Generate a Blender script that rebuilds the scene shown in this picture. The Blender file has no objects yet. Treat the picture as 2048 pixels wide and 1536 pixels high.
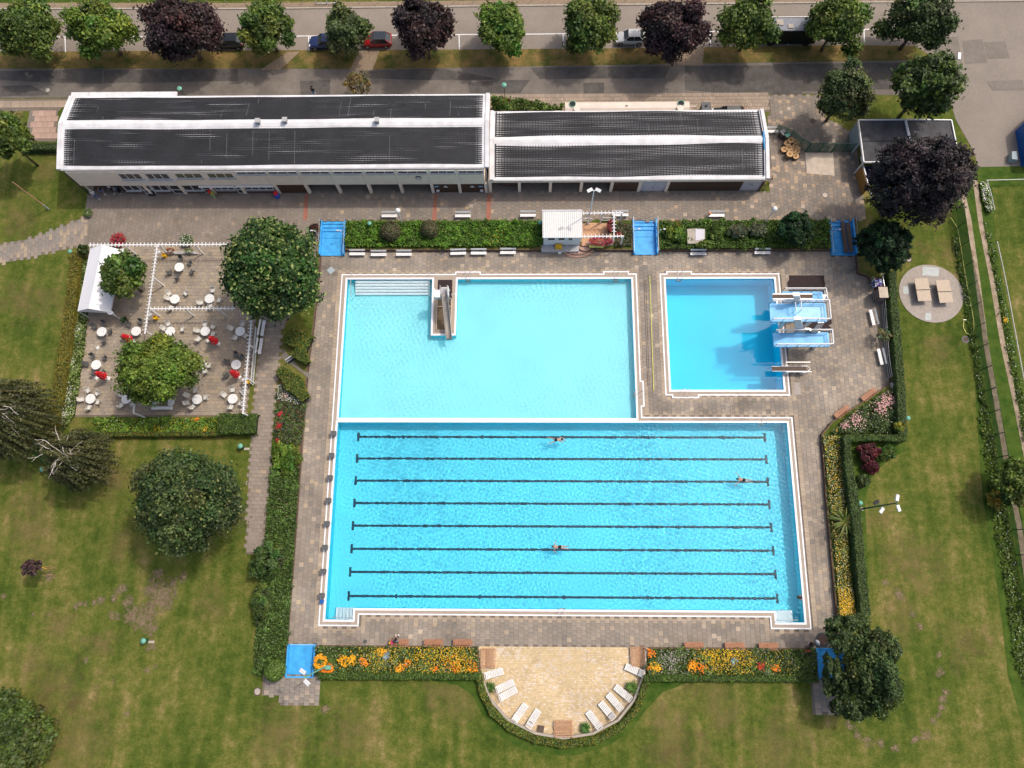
import bpy, math, random
import numpy as np
from mathutils import Vector, Matrix, geometry
random.seed(7); RNG = np.random.RandomState(7)
R = math.radians
S = bpy.context.scene
C = S.collection
# ---------------------------------------------------------------- camera, world, sun, exposure
FPX = 1450.0
CAMZ = 79.05
_y, _p, _r = 0.0754722, 0.2467988, -0.0726942
RM = Matrix.Rotation(_y, 3, 'Z') @ Matrix.Rotation(_p, 3, 'X') @ Matrix.Rotation(_r, 3, 'Z')
CAM = Vector((0, 0, CAMZ))
cd = bpy.data.cameras.new('camera'); cam = bpy.data.objects.new('camera', cd); C.objects.link(cam)
cd.sensor_width = 36; cd.lens = FPX / 2048 * 36; cd.clip_end = 3000; cd.clip_start = 1
cam.matrix_world = Matrix.Translation(CAM) @ RM.to_4x4()
S.camera = cam
SUN_EL, SUN_AZ = R(56), R(34)          # azimuth counted from +x towards +y
w = bpy.data.worlds.new('World'); S.world = w; w.use_nodes = True
nt = w.node_tree
sk = nt.nodes.new('ShaderNodeTexSky'); sk.sky_type = 'NISHITA'; sk.sun_disc = False
sk.sun_elevation = SUN_EL; sk.sun_rotation = R(90) - SUN_AZ; sk.air_density = 1.0; sk.dust_density = 6.0; sk.ozone_density = 1.0
nt.links.new(sk.outputs[0], nt.nodes['Background'].inputs[0])
nt.nodes['Background'].inputs[1].default_value = 0.15
sl = bpy.data.lights.new('sun', 'SUN'); sl.energy = 2.0; sl.angle = R(2.0); sl.color = (1.0, 0.92, 0.82)
so = bpy.data.objects.new('sun', sl); C.objects.link(so)
SD = Vector((math.cos(SUN_EL) * math.cos(SUN_AZ), math.cos(SUN_EL) * math.sin(SUN_AZ), math.sin(SUN_EL)))
so.rotation_euler = SD.to_track_quat('Z', 'Y').to_euler(); so.location = (0, 0, 60)
sl.cycles.is_caustics_light = True
S.view_settings.view_transform = 'Standard'; S.view_settings.look = 'None'
S.view_settings.exposure = 0.22; S.view_settings.gamma = 1; S.view_settings.use_curve_mapping = False
S.cycles.use_denoising = True; S.cycles.max_bounces = 8; S.cycles.transparent_max_bounces = 12
S.cycles.sample_clamp_indirect = 6

def ray(px, py): return RM @ Vector(((px - 1024) / FPX, -(py - 768) / FPX, -1))
def P(px, py, z=0.0):
    d = ray(px, py); t = (z - CAM.z) / d.z
    return (d.x * t, d.y * t)
def PP(pts, z=0.0): return [P(a, b, z) for a, b in pts]
def PW(px, py, Y):
    d = ray(px, py); t = Y / d.y
    return (d.x * t, CAM.z + d.z * t)
def P3(px, py, z): a = P(px, py, z); return Vector((a[0], a[1], z))
DK = -0.45   # pool deck level
WZ = -0.62   # water level

# ---------------------------------------------------------------- materials
def principled(name):
    m = bpy.data.materials.new(name); m.use_nodes = True
    return m, m.node_tree, m.node_tree.nodes['Principled BSDF']
def vary(nt, src, scale, amt, detail=3):
    tc = nt.nodes.new('ShaderNodeTexCoord'); n = nt.nodes.new('ShaderNodeTexNoise')
    n.inputs['Scale'].default_value = scale; n.inputs['Detail'].default_value = detail
    nt.links.new(tc.outputs['Object'], n.inputs['Vector'])
    mr = nt.nodes.new('ShaderNodeMapRange'); mr.inputs[1].default_value = .3; mr.inputs[2].default_value = .7
    mr.inputs[3].default_value = 1 - amt; mr.inputs[4].default_value = 1 + amt
    nt.links.new(n.outputs[0], mr.inputs[0])
    mx = nt.nodes.new('ShaderNodeMixRGB'); mx.blend_type = 'MULTIPLY'; mx.inputs[0].default_value = 1
    nt.links.new(src, mx.inputs[1]); nt.links.new(mr.outputs[0], mx.inputs[2])
    return mx.outputs[0]
def mat(name, col, rough=.7, metal=0, amt=.12, scale=3.0, spec=.3):
    m, t, b = principled(name)
    rgb = t.nodes.new('ShaderNodeRGB'); rgb.outputs[0].default_value = (*col, 1)
    t.links.new(vary(t, rgb.outputs[0], scale, amt), b.inputs['Base Color'])
    b.inputs['Roughness'].default_value = rough; b.inputs['Metallic'].default_value = metal
    b.inputs['Specular IOR Level'].default_value = spec
    return m
def vcmat(name, rough=.8, scale=2.0, amt=.12, leaf=False, spec=.2, scale2=None):
    m, t, b = principled(name)
    a = t.nodes.new('ShaderNodeAttribute'); a.attribute_name = 'col'
    c = vary(t, a.outputs['Color'], scale, amt)
    if scale2: c = vary(t, c, scale2, .13)
    t.links.new(c, b.inputs['Base Color'])
    b.inputs['Roughness'].default_value = rough; b.inputs['Specular IOR Level'].default_value = spec
    if leaf:
        tr = t.nodes.new('ShaderNodeBsdfTranslucent'); t.links.new(c, tr.inputs[0])
        mx = t.nodes.new('ShaderNodeMixShader'); mx.inputs[0].default_value = .28
        o = t.nodes['Material Output']
        t.links.new(b.outputs[0], mx.inputs[1]); t.links.new(tr.outputs[0], mx.inputs[2]); t.links.new(mx.outputs[0], o.inputs[0])
    return m
M = {}
M['slab'] = vcmat('paving_slab', .85, 9.0, .10, scale2=.35)
M['leaf'] = vcmat('leaf', .55, .9, .14, leaf=True, spec=.35)
M['brick'] = vcmat('brick_colour', .85, 12, .12)
M['white'] = mat('white_paint', (.68, .68, .68), .45, amt=.05)
M['white_pl'] = mat('white_plastic', (.66, .66, .64), .35, amt=.04)
M['cream'] = mat('cream_render', (.84, .72, .59), .85, amt=.05, scale=1.2)
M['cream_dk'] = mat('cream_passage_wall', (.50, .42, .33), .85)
M['roofwhite'] = mat('white_roof_sheet', (.60, .60, .61), .5, amt=.14, scale=.8)
M['gutter'] = mat('grey_gutter', (.35, .35, .35), .5)
M['brown'] = mat('brown_cladding', (.085, .050, .035), .7, amt=.2, scale=6)
M['brownbrick'] = mat('brown_brick_wall', (.11, .065, .05), .8, amt=.2, scale=8)
M['glass'] = mat('window_glass', (.02, .025, .03), .08, spec=.8)
M['greenglass'] = mat('window_glass_curtained', (.06, .07, .02), .2, spec=.8)
M['greywhite'] = mat('pale_grey_door', (.5, .5, .54), .6, amt=.04)
M['dark'] = mat('dark_metal', (.03, .03, .035), .5)
M['steel'] = mat('brushed_steel', (.36, .32, .28), .38, metal=.35, amt=.12, scale=2)
M['rail'] = mat('rail_steel', (.55, .54, .53), .35, metal=.5, amt=.05)
M['green'] = mat('green_lamp_cap', (.14, .36, .27), .5, amt=.06)
M['dkgreen'] = mat('dark_green_paint', (.008, .075, .05), .5)
M['blue'] = mat('blue_pool_paint', (.05, .33, .68), .45, amt=.18, scale=1.4)
M['ltblue'] = mat('pale_blue_platform', (.17, .47, .78), .5, amt=.18, scale=.8)
M['bluepl'] = mat('blue_container_paint', (.01, .10, .36), .5)
M['soil'] = mat('bare_soil', (.12, .085, .05), .95, amt=.3, scale=5)
M['drysoil'] = mat('trodden_soil', (.24, .18, .125), .95, amt=.2, scale=4)
M['bark'] = mat('bark', (.10, .08, .06), .9, amt=.3, scale=5)
M['birch'] = mat('birch_bark', (.55, .50, .45), .8, amt=.25, scale=4)
M['wood'] = mat('orange_brown_timber', (.33, .155, .085), .6, amt=.2, scale=6)
M['palewood'] = mat('weathered_timber', (.45, .26, .15), .7, amt=.25, scale=6)
M['ochre'] = mat('ochre_timber', (.25, .13, .035), .7, amt=.15)
M['concrete'] = mat('concrete', (.36, .32, .27), .85, amt=.12, scale=2)
M['concrete2'] = mat('pale_concrete', (.48, .40, .32), .85, amt=.15, scale=1.5)
M['flat'] = mat('bitumen_roof', (.055, .055, .06), .8, amt=.35, scale=.8)
M['rubber'] = mat('dark_rubber', (.028, .015, .016), .8, amt=.1)
M['board'] = mat('brown_board_surface', (.10, .07, .055), .8)
M['grey'] = mat('grey_plastic', (.075, .08, .085), .5)
M['black'] = mat('black_fabric', (.012, .012, .015), .7)
M['red'] = mat('red_fabric', (.60, .02, .03), .6)
M['yellow'] = mat('yellow_plastic', (.72, .42, .015), .5)
M['paleyel'] = mat('pale_yellow', (.62, .60, .16), .5)
M['skin'] = mat('skin', (.42, .235, .17), .6, amt=.05)
M['hair'] = mat('brown_hair', (.035, .02, .012), .6)
M['jeans'] = mat('blue_jeans', (.09, .15, .27), .8)
M['shirtw'] = mat('white_shirt', (.6, .6, .6), .8)
M['shirtk'] = mat('black_shirt', (.015, .015, .018), .8)
M['shirtg'] = mat('grey_blue_shirt', (.13, .17, .22), .8)
M['pink'] = mat('pink_fabric', (.65, .04, .18), .7)
M['pinkslab'] = mat('pinkish_paving', (.42, .27, .21), .85)
M['lane'] = mat('dark_lane_tile', (.006, .05, .085), .5, amt=.05)
M['poolwhite'] = mat('white_pool_tile', (.74, .74, .78), .4, amt=.04)
M['gut'] = mat('beige_gutter_tile', (.34, .28, .225), .7, amt=.08, scale=3)
M['terra'] = mat('terracotta', (.29, .12, .08), .8)
M['canvas'] = mat('white_canvas', (.70, .70, .72), .6, amt=.02)
M['tank'] = mat('cream_tank_paint', (.62, .53, .45), .5, amt=.08, scale=.7)

def pool_floor_mat(name, col, line, bw, bh):
    m, t, b = principled(name)
    tc = t.nodes.new('ShaderNodeTexCoord'); br = t.nodes.new('ShaderNodeTexBrick')
    br.offset = 0; br.inputs['Color1'].default_value = (*col, 1); br.inputs['Color2'].default_value = (*[c * .985 for c in col], 1)
    br.inputs['Mortar'].default_value = (*line, 1); br.inputs['Scale'].default_value = 1
    br.inputs['Mortar Size'].default_value = .012; br.inputs['Brick Width'].default_value = bw; br.inputs['Row Height'].default_value = bh
    t.links.new(tc.outputs['Object'], br.inputs['Vector'])
    t.links.new(vary(t, br.outputs[0], .25, .05), b.inputs['Base Color']); b.inputs['Roughness'].default_value = .6
    return m
M['kidfloor'] = pool_floor_mat('shallow_pool_lining', (.32, .76, .83), (.28, .69, .77), 8.5, 2.2)
M['lapfloor'] = pool_floor_mat('lap_pool_lining', (.105, .68, .85), (.095, .61, .77), 12, 2.5)
M['divefloor'] = pool_floor_mat('diving_pool_lining', (.002, .70, .94), (.002, .65, .89), 30, 30)
M['wallblue'] = mat('pool_wall_lining', (.06, .66, .80), .6, amt=.04)
def water_mat(name, tint):
    m = bpy.data.materials.new(name); m.use_nodes = True; t = m.node_tree; t.nodes.clear()
    o = t.nodes.new('ShaderNodeOutputMaterial'); g = t.nodes.new('ShaderNodeBsdfGlass')
    g.inputs['IOR'].default_value = 1.33; g.inputs['Roughness'].default_value = 0; g.inputs['Color'].default_value = (*tint, 1)
    t.links.new(g.outputs[0], o.inputs[0]); return m
M['water'] = water_mat('pool_water', (.93, 1, 1))

def grass_mat():
    m, t, b = principled('mown_grass')
    L = t.links.new; tc = t.nodes.new('ShaderNodeTexCoord')
    def noise(s, d=4, rough=.6, vec=None):
        n = t.nodes.new('ShaderNodeTexNoise'); n.inputs['Scale'].default_value = s; n.inputs['Detail'].default_value = d
        n.inputs['Roughness'].default_value = rough; L(vec or tc.outputs['Object'], n.inputs['Vector']); return n.outputs[0]
    big = noise(.09, 6, .68); mid = noise(.9, 6, .75); fine = noise(7, 4, .75)
    mp = t.nodes.new('ShaderNodeMapping'); mp.inputs['Scale'].default_value = (1.0, .12, 1); mp.inputs['Rotation'].default_value = (0, 0, R(-4)); L(tc.outputs['Object'], mp.inputs['Vector'])
    streak = noise(.75, 2, .5, mp.outputs[0])
    def math_(op, a, bb):
        n = t.nodes.new('ShaderNodeMath'); n.operation = op
        for i, v in enumerate((a, bb)):
            if isinstance(v, (int, float)): n.inputs[i].default_value = v
            else: L(v, n.inputs[i])
        return n.outputs[0]
    s = math_('ADD', math_('MULTIPLY', big, 1.15), math_('MULTIPLY', mid, 1.0))
    s = math_('ADD', s, math_('MULTIPLY', streak, .62))
    s = math_('ADD', s, math_('MULTIPLY', fine, .50))
    cr = t.nodes.new('ShaderNodeValToRGB'); e = cr.color_ramp.elements
    mr = t.nodes.new('ShaderNodeMapRange'); mr.inputs[1].default_value = 1.38; mr.inputs[2].default_value = 2.00; L(s, mr.inputs[0]); L(mr.outputs[0], cr.inputs[0])
    e[0].position = 0; e[0].color = (.040, .066, .009, 1); e[1].position = 1; e[1].color = (.27, .20, .092, 1)
    for p_, c_ in ((.28, (.070, .096, .015)), (.55, (.114, .120, .026)), (.80, (.180, .152, .052))):
        q = cr.color_ramp.elements.new(p_); q.color = (*c_, 1)
    hs = vary(t, cr.outputs[0], 14, .34, 6)
    hs = vary(t, hs, 3.0, .14, 5)
    L(hs, b.inputs['Base Color']); b.inputs['Roughness'].default_value = .95; b.inputs['Specular IOR Level'].default_value = .1
    bp = t.nodes.new('ShaderNodeBump'); bp.inputs['Strength'].default_value = .35; bp.inputs['Distance'].default_value = .08
    L(noise(11, 4, .8), bp.inputs['Height']); L(bp.outputs[0], b.inputs['Normal'])
    return m
M['grass'] = grass_mat()
def lush_mat(name, c1, c2, sc=1.2):
    m, t, b = principled(name); L = t.links.new; tc = t.nodes.new('ShaderNodeTexCoord')
    n = t.nodes.new('ShaderNodeTexNoise'); n.inputs['Scale'].default_value = sc; n.inputs['Detail'].default_value = 6; n.inputs['Roughness'].default_value = .7
    L(tc.outputs['Object'], n.inputs['Vector']); cr = t.nodes.new('ShaderNodeValToRGB'); L(n.outputs[0], cr.inputs[0])
    cr.color_ramp.elements[0].position = .36; cr.color_ramp.elements[1].position = .66
    cr.color_ramp.elements[0].color = (*c1, 1); cr.color_ramp.elements[1].color = (*c2, 1)
    L(vary(t, cr.outputs[0], 18, .25, 4), b.inputs['Base Color']); b.inputs['Roughness'].default_value = .95
    b.inputs['Specular IOR Level'].default_value = .1
    return m
M['verge'] = lush_mat('rough_verge_grass', (.055, .075, .016), (.24, .15, .06), .5)
M['lush'] = lush_mat('long_green_grass', (.028, .065, .008), (.075, .11, .018), .8)
M['asphalt'] = lush_mat('worn_asphalt', (.125, .11, .096), (.19, .165, .142), .35)
M['asphalt2'] = lush_mat('pale_asphalt', (.215, .185, .158), (.250, .215, .183), .25)
M['patch'] = lush_mat('asphalt_patch', (.072, .066, .060), (.115, .104, .095), .8)
M['patch2'] = lush_mat('asphalt_patch_pale', (.165, .145, .125), (.20, .175, .15), .8)
M['gravel'] = lush_mat('exposed_aggregate', (.29, .255, .225), (.37, .325, .285), 3)
M['track'] = lush_mat('dusty_track', (.22, .17, .11), (.40, .32, .24), 1.2)
M['under'] = lush_mat('dark_undergrowth', (.020, .034, .008), (.045, .06, .015), 2)
M['mortar'] = mat('sand_joint', (.16, .128, .10), .95, amt=.15)

def net_mat(name, col, alpha):
    m, t, b = principled(name)
    tc = t.nodes.new('ShaderNodeTexCoord'); L = t.links.new
    n = t.nodes.new('ShaderNodeTexBrick'); n.offset = 0; n.inputs['Scale'].default_value = 1; n.inputs['Brick Width'].default_value = .12; n.inputs['Row Height'].default_value = .12
    n.inputs['Mortar Size'].default_value = .03; n.inputs['Color1'].default_value = (alpha * .4,) * 3 + (1,); n.inputs['Color2'].default_value = (alpha * .4,) * 3 + (1,); n.inputs['Mortar'].default_value = (min(1, alpha * 1.5),) * 3 + (1,)
    L(tc.outputs['Object'], n.inputs['Vector']); L(n.outputs[0], b.inputs['Alpha'])
    b.inputs['Base Color'].default_value = (*col, 1)
    return m
M['net'] = net_mat('green_wire_mesh', (.02, .13, .08), .45)

# ---------------------------------------------------------------- mesh helpers
def link(o, parent=None):
    C.objects.link(o)
    if parent is not None: o.parent = parent
    return o
def tag(o, label=None, cat=None, group=None, kind=None):
    if label: o['label'] = label
    if cat: o['category'] = cat
    if group: o['group'] = group
    if kind: o['kind'] = kind
    return o
def thing(name, label, cat, loc=(0, 0, 0), rz=0, group=None):
    o = bpy.data.objects.new(name, None); C.objects.link(o); o.empty_display_size = .3
    o.location = loc; o.rotation_euler = (0, 0, rz); return tag(o, label, cat, group)
class MB:
    def __init__(s): s.v = []; s.f = []
    def add(s, vs, fs):
        b = len(s.v); s.v += [tuple(q) for q in vs]; s.f += [tuple(b + i for i in f) for f in fs]; return s
    def box(s, x0, x1, y0, y1, z0, z1):
        return s.add([(x0, y0, z0), (x1, y0, z0), (x1, y1, z0), (x0, y1, z0), (x0, y0, z1), (x1, y0, z1), (x1, y1, z1), (x0, y1, z1)],
                     [(0, 3, 2, 1), (4, 5, 6, 7), (0, 1, 5, 4), (1, 2, 6, 5), (2, 3, 7, 6), (3, 0, 4, 7)])
    def obb(s, c, d, m=None, rz=0, rx=0, ry=0):
        q = Matrix.Rotation(rz, 3, 'Z') @ Matrix.Rotation(ry, 3, 'Y') @ Matrix.Rotation(rx, 3, 'X'); c = Vector(c); x, y, z = [e / 2 for e in d]
        vs = [c + q @ Vector(p) for p in ((-x, -y, -z), (x, -y, -z), (x, y, -z), (-x, y, -z), (-x, -y, z), (x, -y, z), (x, y, z), (-x, y, z))]
        return s.add(vs, [(0, 3, 2, 1), (4, 5, 6, 7), (0, 1, 5, 4), (1, 2, 6, 5), (2, 3, 7, 6), (3, 0, 4, 7)])
    def beam(s, a, b, w, h):
        a = Vector(a); b = Vector(b); d = (b - a); L = d.length; d.normalize()
        up = Vector((0, 0, 1)) if abs(d.z) < .95 else Vector((1, 0, 0)); sd = d.cross(up).normalized(); u = sd.cross(d)
        vs = []
        for p in (a, b):
            for i, j in ((-1, -1), (1, -1), (1, 1), (-1, 1)): vs.append(p + sd * (i * w / 2) + u * (j * h / 2))
        return s.add(vs, [(0, 3, 2, 1), (4, 5, 6, 7), (0, 1, 5, 4), (1, 2, 6, 5), (2, 3, 7, 6), (3, 0, 4, 7)])
    def tube(s, pts, r, n=6, r2=None, caps=True):
        pts = [Vector(p) for p in pts]; K = len(pts); base = len(s.v)
        for k, p in enumerate(pts):
            d = (pts[min(k + 1, K - 1)] - pts[max(k - 1, 0)]).normalized()
            up = Vector((0, 0, 1)) if abs(d.z) < .9 else Vector((1, 0, 0)); a = d.cross(up).normalized(); b = a.cross(d)
            rr = r if r2 is None else r + (r2 - r) * k / (K - 1)
            for i in range(n):
                t = 2 * math.pi * i / n; s.v.append(tuple(p + a * (rr * math.cos(t)) + b * (rr * math.sin(t))))
        for k in range(K - 1):
            for i in range(n):
                j = (i + 1) % n; s.f.append((base + k * n + i, base + k * n + j, base + (k + 1) * n + j, base + (k + 1) * n + i))
        if caps:
            s.f.append(tuple(base + i for i in range(n))[::-1]); s.f.append(tuple(base + (K - 1) * n + i for i in range(n)))
        return s
    def lathe(s, prof, n=16, c=(0, 0, 0), sx=1, sy=1):
        base = len(s.v); K = len(prof)
        for r, z in prof:
            for i in range(n):
                t = 2 * math.pi * i / n; s.v.append((c[0] + r * sx * math.cos(t), c[1] + r * sy * math.sin(t), c[2] + z))
        for k in range(K - 1):
            for i in range(n):
                j = (i + 1) % n; s.f.append((base + k * n + i, base + k * n + j, base + (k + 1) * n + j, base + (k + 1) * n + i))
        s.f.append(tuple(base + i for i in range(n))[::-1]); s.f.append(tuple(base + (K - 1) * n + i for i in range(n)))
        return s
    def prism(s, poly, z0, z1):
        n = len(poly); a = sum(poly[i][0] * poly[(i + 1) % n][1] - poly[(i + 1) % n][0] * poly[i][1] for i in range(n))
        if a < 0: poly = poly[::-1]
        b = len(s.v); s.v += [(p[0], p[1], z0) for p in poly] + [(p[0], p[1], z1) for p in poly]
        tri = geometry.tessellate_polygon([[Vector((p[0], p[1], 0)) for p in poly]])
        for t in tri:
            q = [Vector((*poly[i][:2], 0)) for i in t]
            if (q[1] - q[0]).cross(q[2] - q[0]).z < 0: t = t[::-1]
            s.f.append(tuple(b + n + i for i in t)); s.f.append(tuple(b + i for i in t[::-1]))
        for i in range(n):
            j = (i + 1) % n; s.f.append((b + i, b + j, b + n + j, b + n + i))
        return s
    def sheet(s, poly, z, holes=()):
        loops = [[Vector((p[0], p[1], 0)) for p in q] for q in (poly, *holes)]
        fl = [p for q in loops for p in q]; b = len(s.v); s.v += [(p.x, p.y, z) for p in fl]
        for t in geometry.tessellate_polygon(loops):
            q = [fl[i] for i in t]
            cr = (q[1] - q[0]).cross(q[2] - q[0]).z
            if abs(cr) < 1e-9: continue
            s.f.append(tuple(b + i for i in (t if cr > 0 else t[::-1])))
        return s
    def build(s, name, m, parent=None, origin=(0, 0, 0), smooth=False, bevel=0):
        me = bpy.data.meshes.new(name); ox, oy, oz = origin
        me.from_pydata([(a - ox, b - oy, c - oz) for a, b, c in s.v], [], s.f); me.materials.append(M[m] if isinstance(m, str) else m); me.update()
        if smooth: me.polygons.foreach_set('use_smooth', [True] * len(me.polygons))
        o = bpy.data.objects.new(name, me); link(o, parent)
        if parent is None: o.location = origin
        return o
def struct(name, mb, m, parent=None, **k):
    o = mb.build(name, m, parent, **k)
    if parent is None: o['kind'] = 'structure'
    return o
def dup(root, loc, rz, label=None, group=None):
    r = root.copy(); C.objects.link(r); r.location = loc; r.rotation_euler = (0, 0, rz)
    if label: r['label'] = label
    if group: r['group'] = group
    for ch in list(root.children):
        c = ch.copy(); C.objects.link(c); c.parent = r
        for g in list(ch.children):
            d = g.copy(); C.objects.link(d); d.parent = c
    return r
class Kind:
    """first placing moves the built one, later ones copy it"""
    def __init__(s, root): s.root = root; s.used = False
    def put(s, loc, rz, label, group=None):
        if not s.used:
            s.used = True; s.root.location = loc; s.root.rotation_euler = (0, 0, rz); s.root['label'] = label
            if group: s.root['group'] = group
            return s.root
        return dup(s.root, loc, rz, label, group)
LEAFGAIN = 1.22
def npmesh(name, V, F, col, m, parent=None, origin=None):
    V = np.asarray(V, np.float32)
    if origin is not None: V = V - np.asarray(origin, np.float32)
    if m == 'leaf': col = np.clip(np.asarray(col) * LEAFGAIN, 0, 1)
    me = bpy.data.meshes.new(name); me.vertices.add(len(V)); me.vertices.foreach_set('co', V.ravel())
    k = F.shape[1]; me.loops.add(F.size); me.loops.foreach_set('vertex_index', F.ravel().astype(np.int32))
    me.polygons.add(len(F)); me.polygons.foreach_set('loop_start', np.arange(0, F.size, k, dtype=np.int32))
    me.polygons.foreach_set('loop_total', np.full(len(F), k, np.int32))
    if col is not None:
        a = me.attributes.new('col', 'FLOAT_COLOR', 'FACE'); c4 = np.ones((len(F), 4), np.float32); c4[:, :3] = col; a.data.foreach_set('color', c4.ravel())
    me.update(calc_edges=True); me.shade_flat(); me.materials.append(M[m]); o = bpy.data.objects.new(name, me); link(o, parent)
    if parent is None and origin is not None: o.location = origin
    return o
def inpoly(x, y, poly):
    r = np.zeros(len(x), bool); n = len(poly)
    for i in range(n):
        x0, y0 = poly[i]; x1, y1 = poly[(i + 1) % n]
        if y0 == y1: continue
        c = ((y0 > y) != (y1 > y)) & (x < (x1 - x0) * (y - y0) / (y1 - y0) + x0); r ^= c
    return r
def samp_poly(poly, n):
    xs = [p[0] for p in poly]; ys = [p[1] for p in poly]; out = np.zeros((0, 2))
    while len(out) < n:
        x = RNG.uniform(min(xs), max(xs), n * 2); y = RNG.uniform(min(ys), max(ys), n * 2); k = inpoly(x, y, poly)
        out = np.concatenate([out, np.stack([x[k], y[k]], 1)])
    return out[:n]
def area(poly):
    n = len(poly); return abs(sum(poly[i][0] * poly[(i + 1) % n][1] - poly[(i + 1) % n][0] * poly[i][1] for i in range(n))) / 2
def leaf_quads(c, nrm, size, col, elong=1.5):
    n = len(c); nrm = nrm / (np.linalg.norm(nrm, axis=1, keepdims=True) + 1e-9)
    t = RNG.normal(size=(n, 3)); t -= nrm * (t * nrm).sum(1, keepdims=True); t /= np.linalg.norm(t, axis=1, keepdims=True) + 1e-9
    b = np.cross(nrm, t); s = (size * RNG.uniform(.7, 1.3, n))[:, None]
    V = np.stack([c - t * s * elong * .5, c + b * s * .5, c + t * s * elong * .5, c - b * s * .5], 1).reshape(-1, 3)
    F = np.arange(4 * n).reshape(n, 4); return V, F, col
def colvar(base, n, v=.25, hue=.12):
    k = 1 + RNG.normal(0, v, n)[:, None]; h = 1 + RNG.normal(0, hue, (n, 3)) * np.array([1, .25, 1]); return np.clip(np.array(base)[None] * k * h, .002, 1)
def pick(cols, wts, n):
    wts = (list(wts) + [1] * 9)[:len(cols)]
    return np.array(cols)[RNG.choice(len(cols), n, p=np.array(wts) / sum(wts))]

# ---------------------------------------------------------------- paving
PAL_DECK = [(.238, .205, .172), (.226, .195, .165), (.262, .222, .182), (.196, .175, .154), (.345, .275, .195), (.40, .33, .26), (.212, .185, .158)]
W_DECK = [30, 25, 16, 9, 4, 1.5, 12]
def boxes(cx, cy, z0, z1, sx, sy):
    n = len(cx); hx = sx / 2; hy = sy / 2
    V = np.zeros((n, 8, 3), np.float32)
    for i, (a, b) in enumerate(((-1, -1), (1, -1), (1, 1), (-1, 1))):
        V[:, i, 0] = V[:, i + 4, 0] = cx + a * hx; V[:, i, 1] = V[:, i + 4, 1] = cy + b * hy
        V[:, i, 2] = z0; V[:, i + 4, 2] = z1
    q = np.array([(4, 5, 6, 7), (0, 1, 5, 4), (1, 2, 6, 5), (2, 3, 7, 6), (3, 0, 4, 7)])
    F = (np.arange(n)[:, None, None] * 8 + q[None]).reshape(-1, 4)
    return V.reshape(-1, 3), F
def pave(root, poly, z, sx, sy, pal, wts, nparts=0, holes=(), stagger='y', rot=0, name='slab', gap=.018, cen=(0, 0), colfn=None, pts=None):
    """slabs on a grid turned by rot; root is the bed they lie on"""
    cr, sr = math.cos(rot), math.sin(rot)
    loc = [(x * cr + y * sr, -x * sr + y * cr) for x, y in poly]
    x0, x1 = min(p[0] for p in loc), max(p[0] for p in loc); y0, y1 = min(p[1] for p in loc), max(p[1] for p in loc)
    nx = int((x1 - x0) / sx) + 2; ny = int((y1 - y0) / sy) + 2
    I, J = np.meshgrid(np.arange(nx), np.arange(ny), indexing='ij'); I = I.ravel(); J = J.ravel()
    X = x0 + (I + (.5 * (J % 2) if stagger == 'x' else 0)) * sx; Y = y0 + (J + (.5 * (I % 2) if stagger == 'y' else 0)) * sy
    k = inpoly(X, Y, loc); X = X[k]; Y = Y[k]
    wx = X * cr - Y * sr; wy = X * sr + Y * cr
    for h in holes:
        k = ~inpoly(wx, wy, h); wx = wx[k]; wy = wy[k]; X = X[k]; Y = Y[k]
    n = len(wx); col = pick(pal, wts, n); col = (col * .82 + col.mean(0) * .18) * (1 + RNG.normal(0, .035, (n, 1))) * np.array([1.05, 1.045, 1.03])
    if colfn is not None: col = colfn(wx, wy, col)
    top = z + .03 + RNG.uniform(-.003, .003, n)
    order = np.argsort((wx - cen[0]) ** 2 + (wy - cen[1]) ** 2); near = order[:nparts]; rest = order[nparts:]
    if len(rest):
        V, F = boxes(np.zeros(len(rest)), np.zeros(len(rest)), z - .01, top[rest], sx - gap, sy - gap)
        V = V.reshape(-1, 8, 3); vx = V[..., 0] * cr - V[..., 1] * sr + wx[rest][:, None]; vy = V[..., 0] * sr + V[..., 1] * cr + wy[rest][:, None]
        V[..., 0] = vx; V[..., 1] = vy
        o = npmesh(name, V.reshape(-1, 3), F, np.repeat(col[rest], 5, 0), 'slab', root, origin=tuple(root.location)); o['kind'] = 'stuff'
    if nparts:
        var = []
        for c in range(14):
            V, F = boxes(np.zeros(1), np.zeros(1), -.02, .02, sx - gap, sy - gap)
            cc = col[near[int(c * len(near) / 14)]]
            me = bpy.data.meshes.new(name); me.from_pydata(V.tolist(), [], F.tolist()); me.materials.append(M['slab'])
            a = me.attributes.new('col', 'FLOAT_COLOR', 'FACE'); a.data.foreach_set('color', [q for _ in range(5) for q in (*cc, 1)]); var.append((me, cc))
        vc = np.array([v[1] for v in var])
        for i in near:
            j = int(np.argmin(((vc - col[i]) ** 2).sum(1) + RNG.uniform(0, .0006, len(vc))))
            o = bpy.data.objects.new(name, var[j][0]); link(o, root)
            o.location = (wx[i] - root.location.x, wy[i] - root.location.y, top[i] - .02 - root.location.z); o.rotation_euler = (0, 0, rot)

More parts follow.
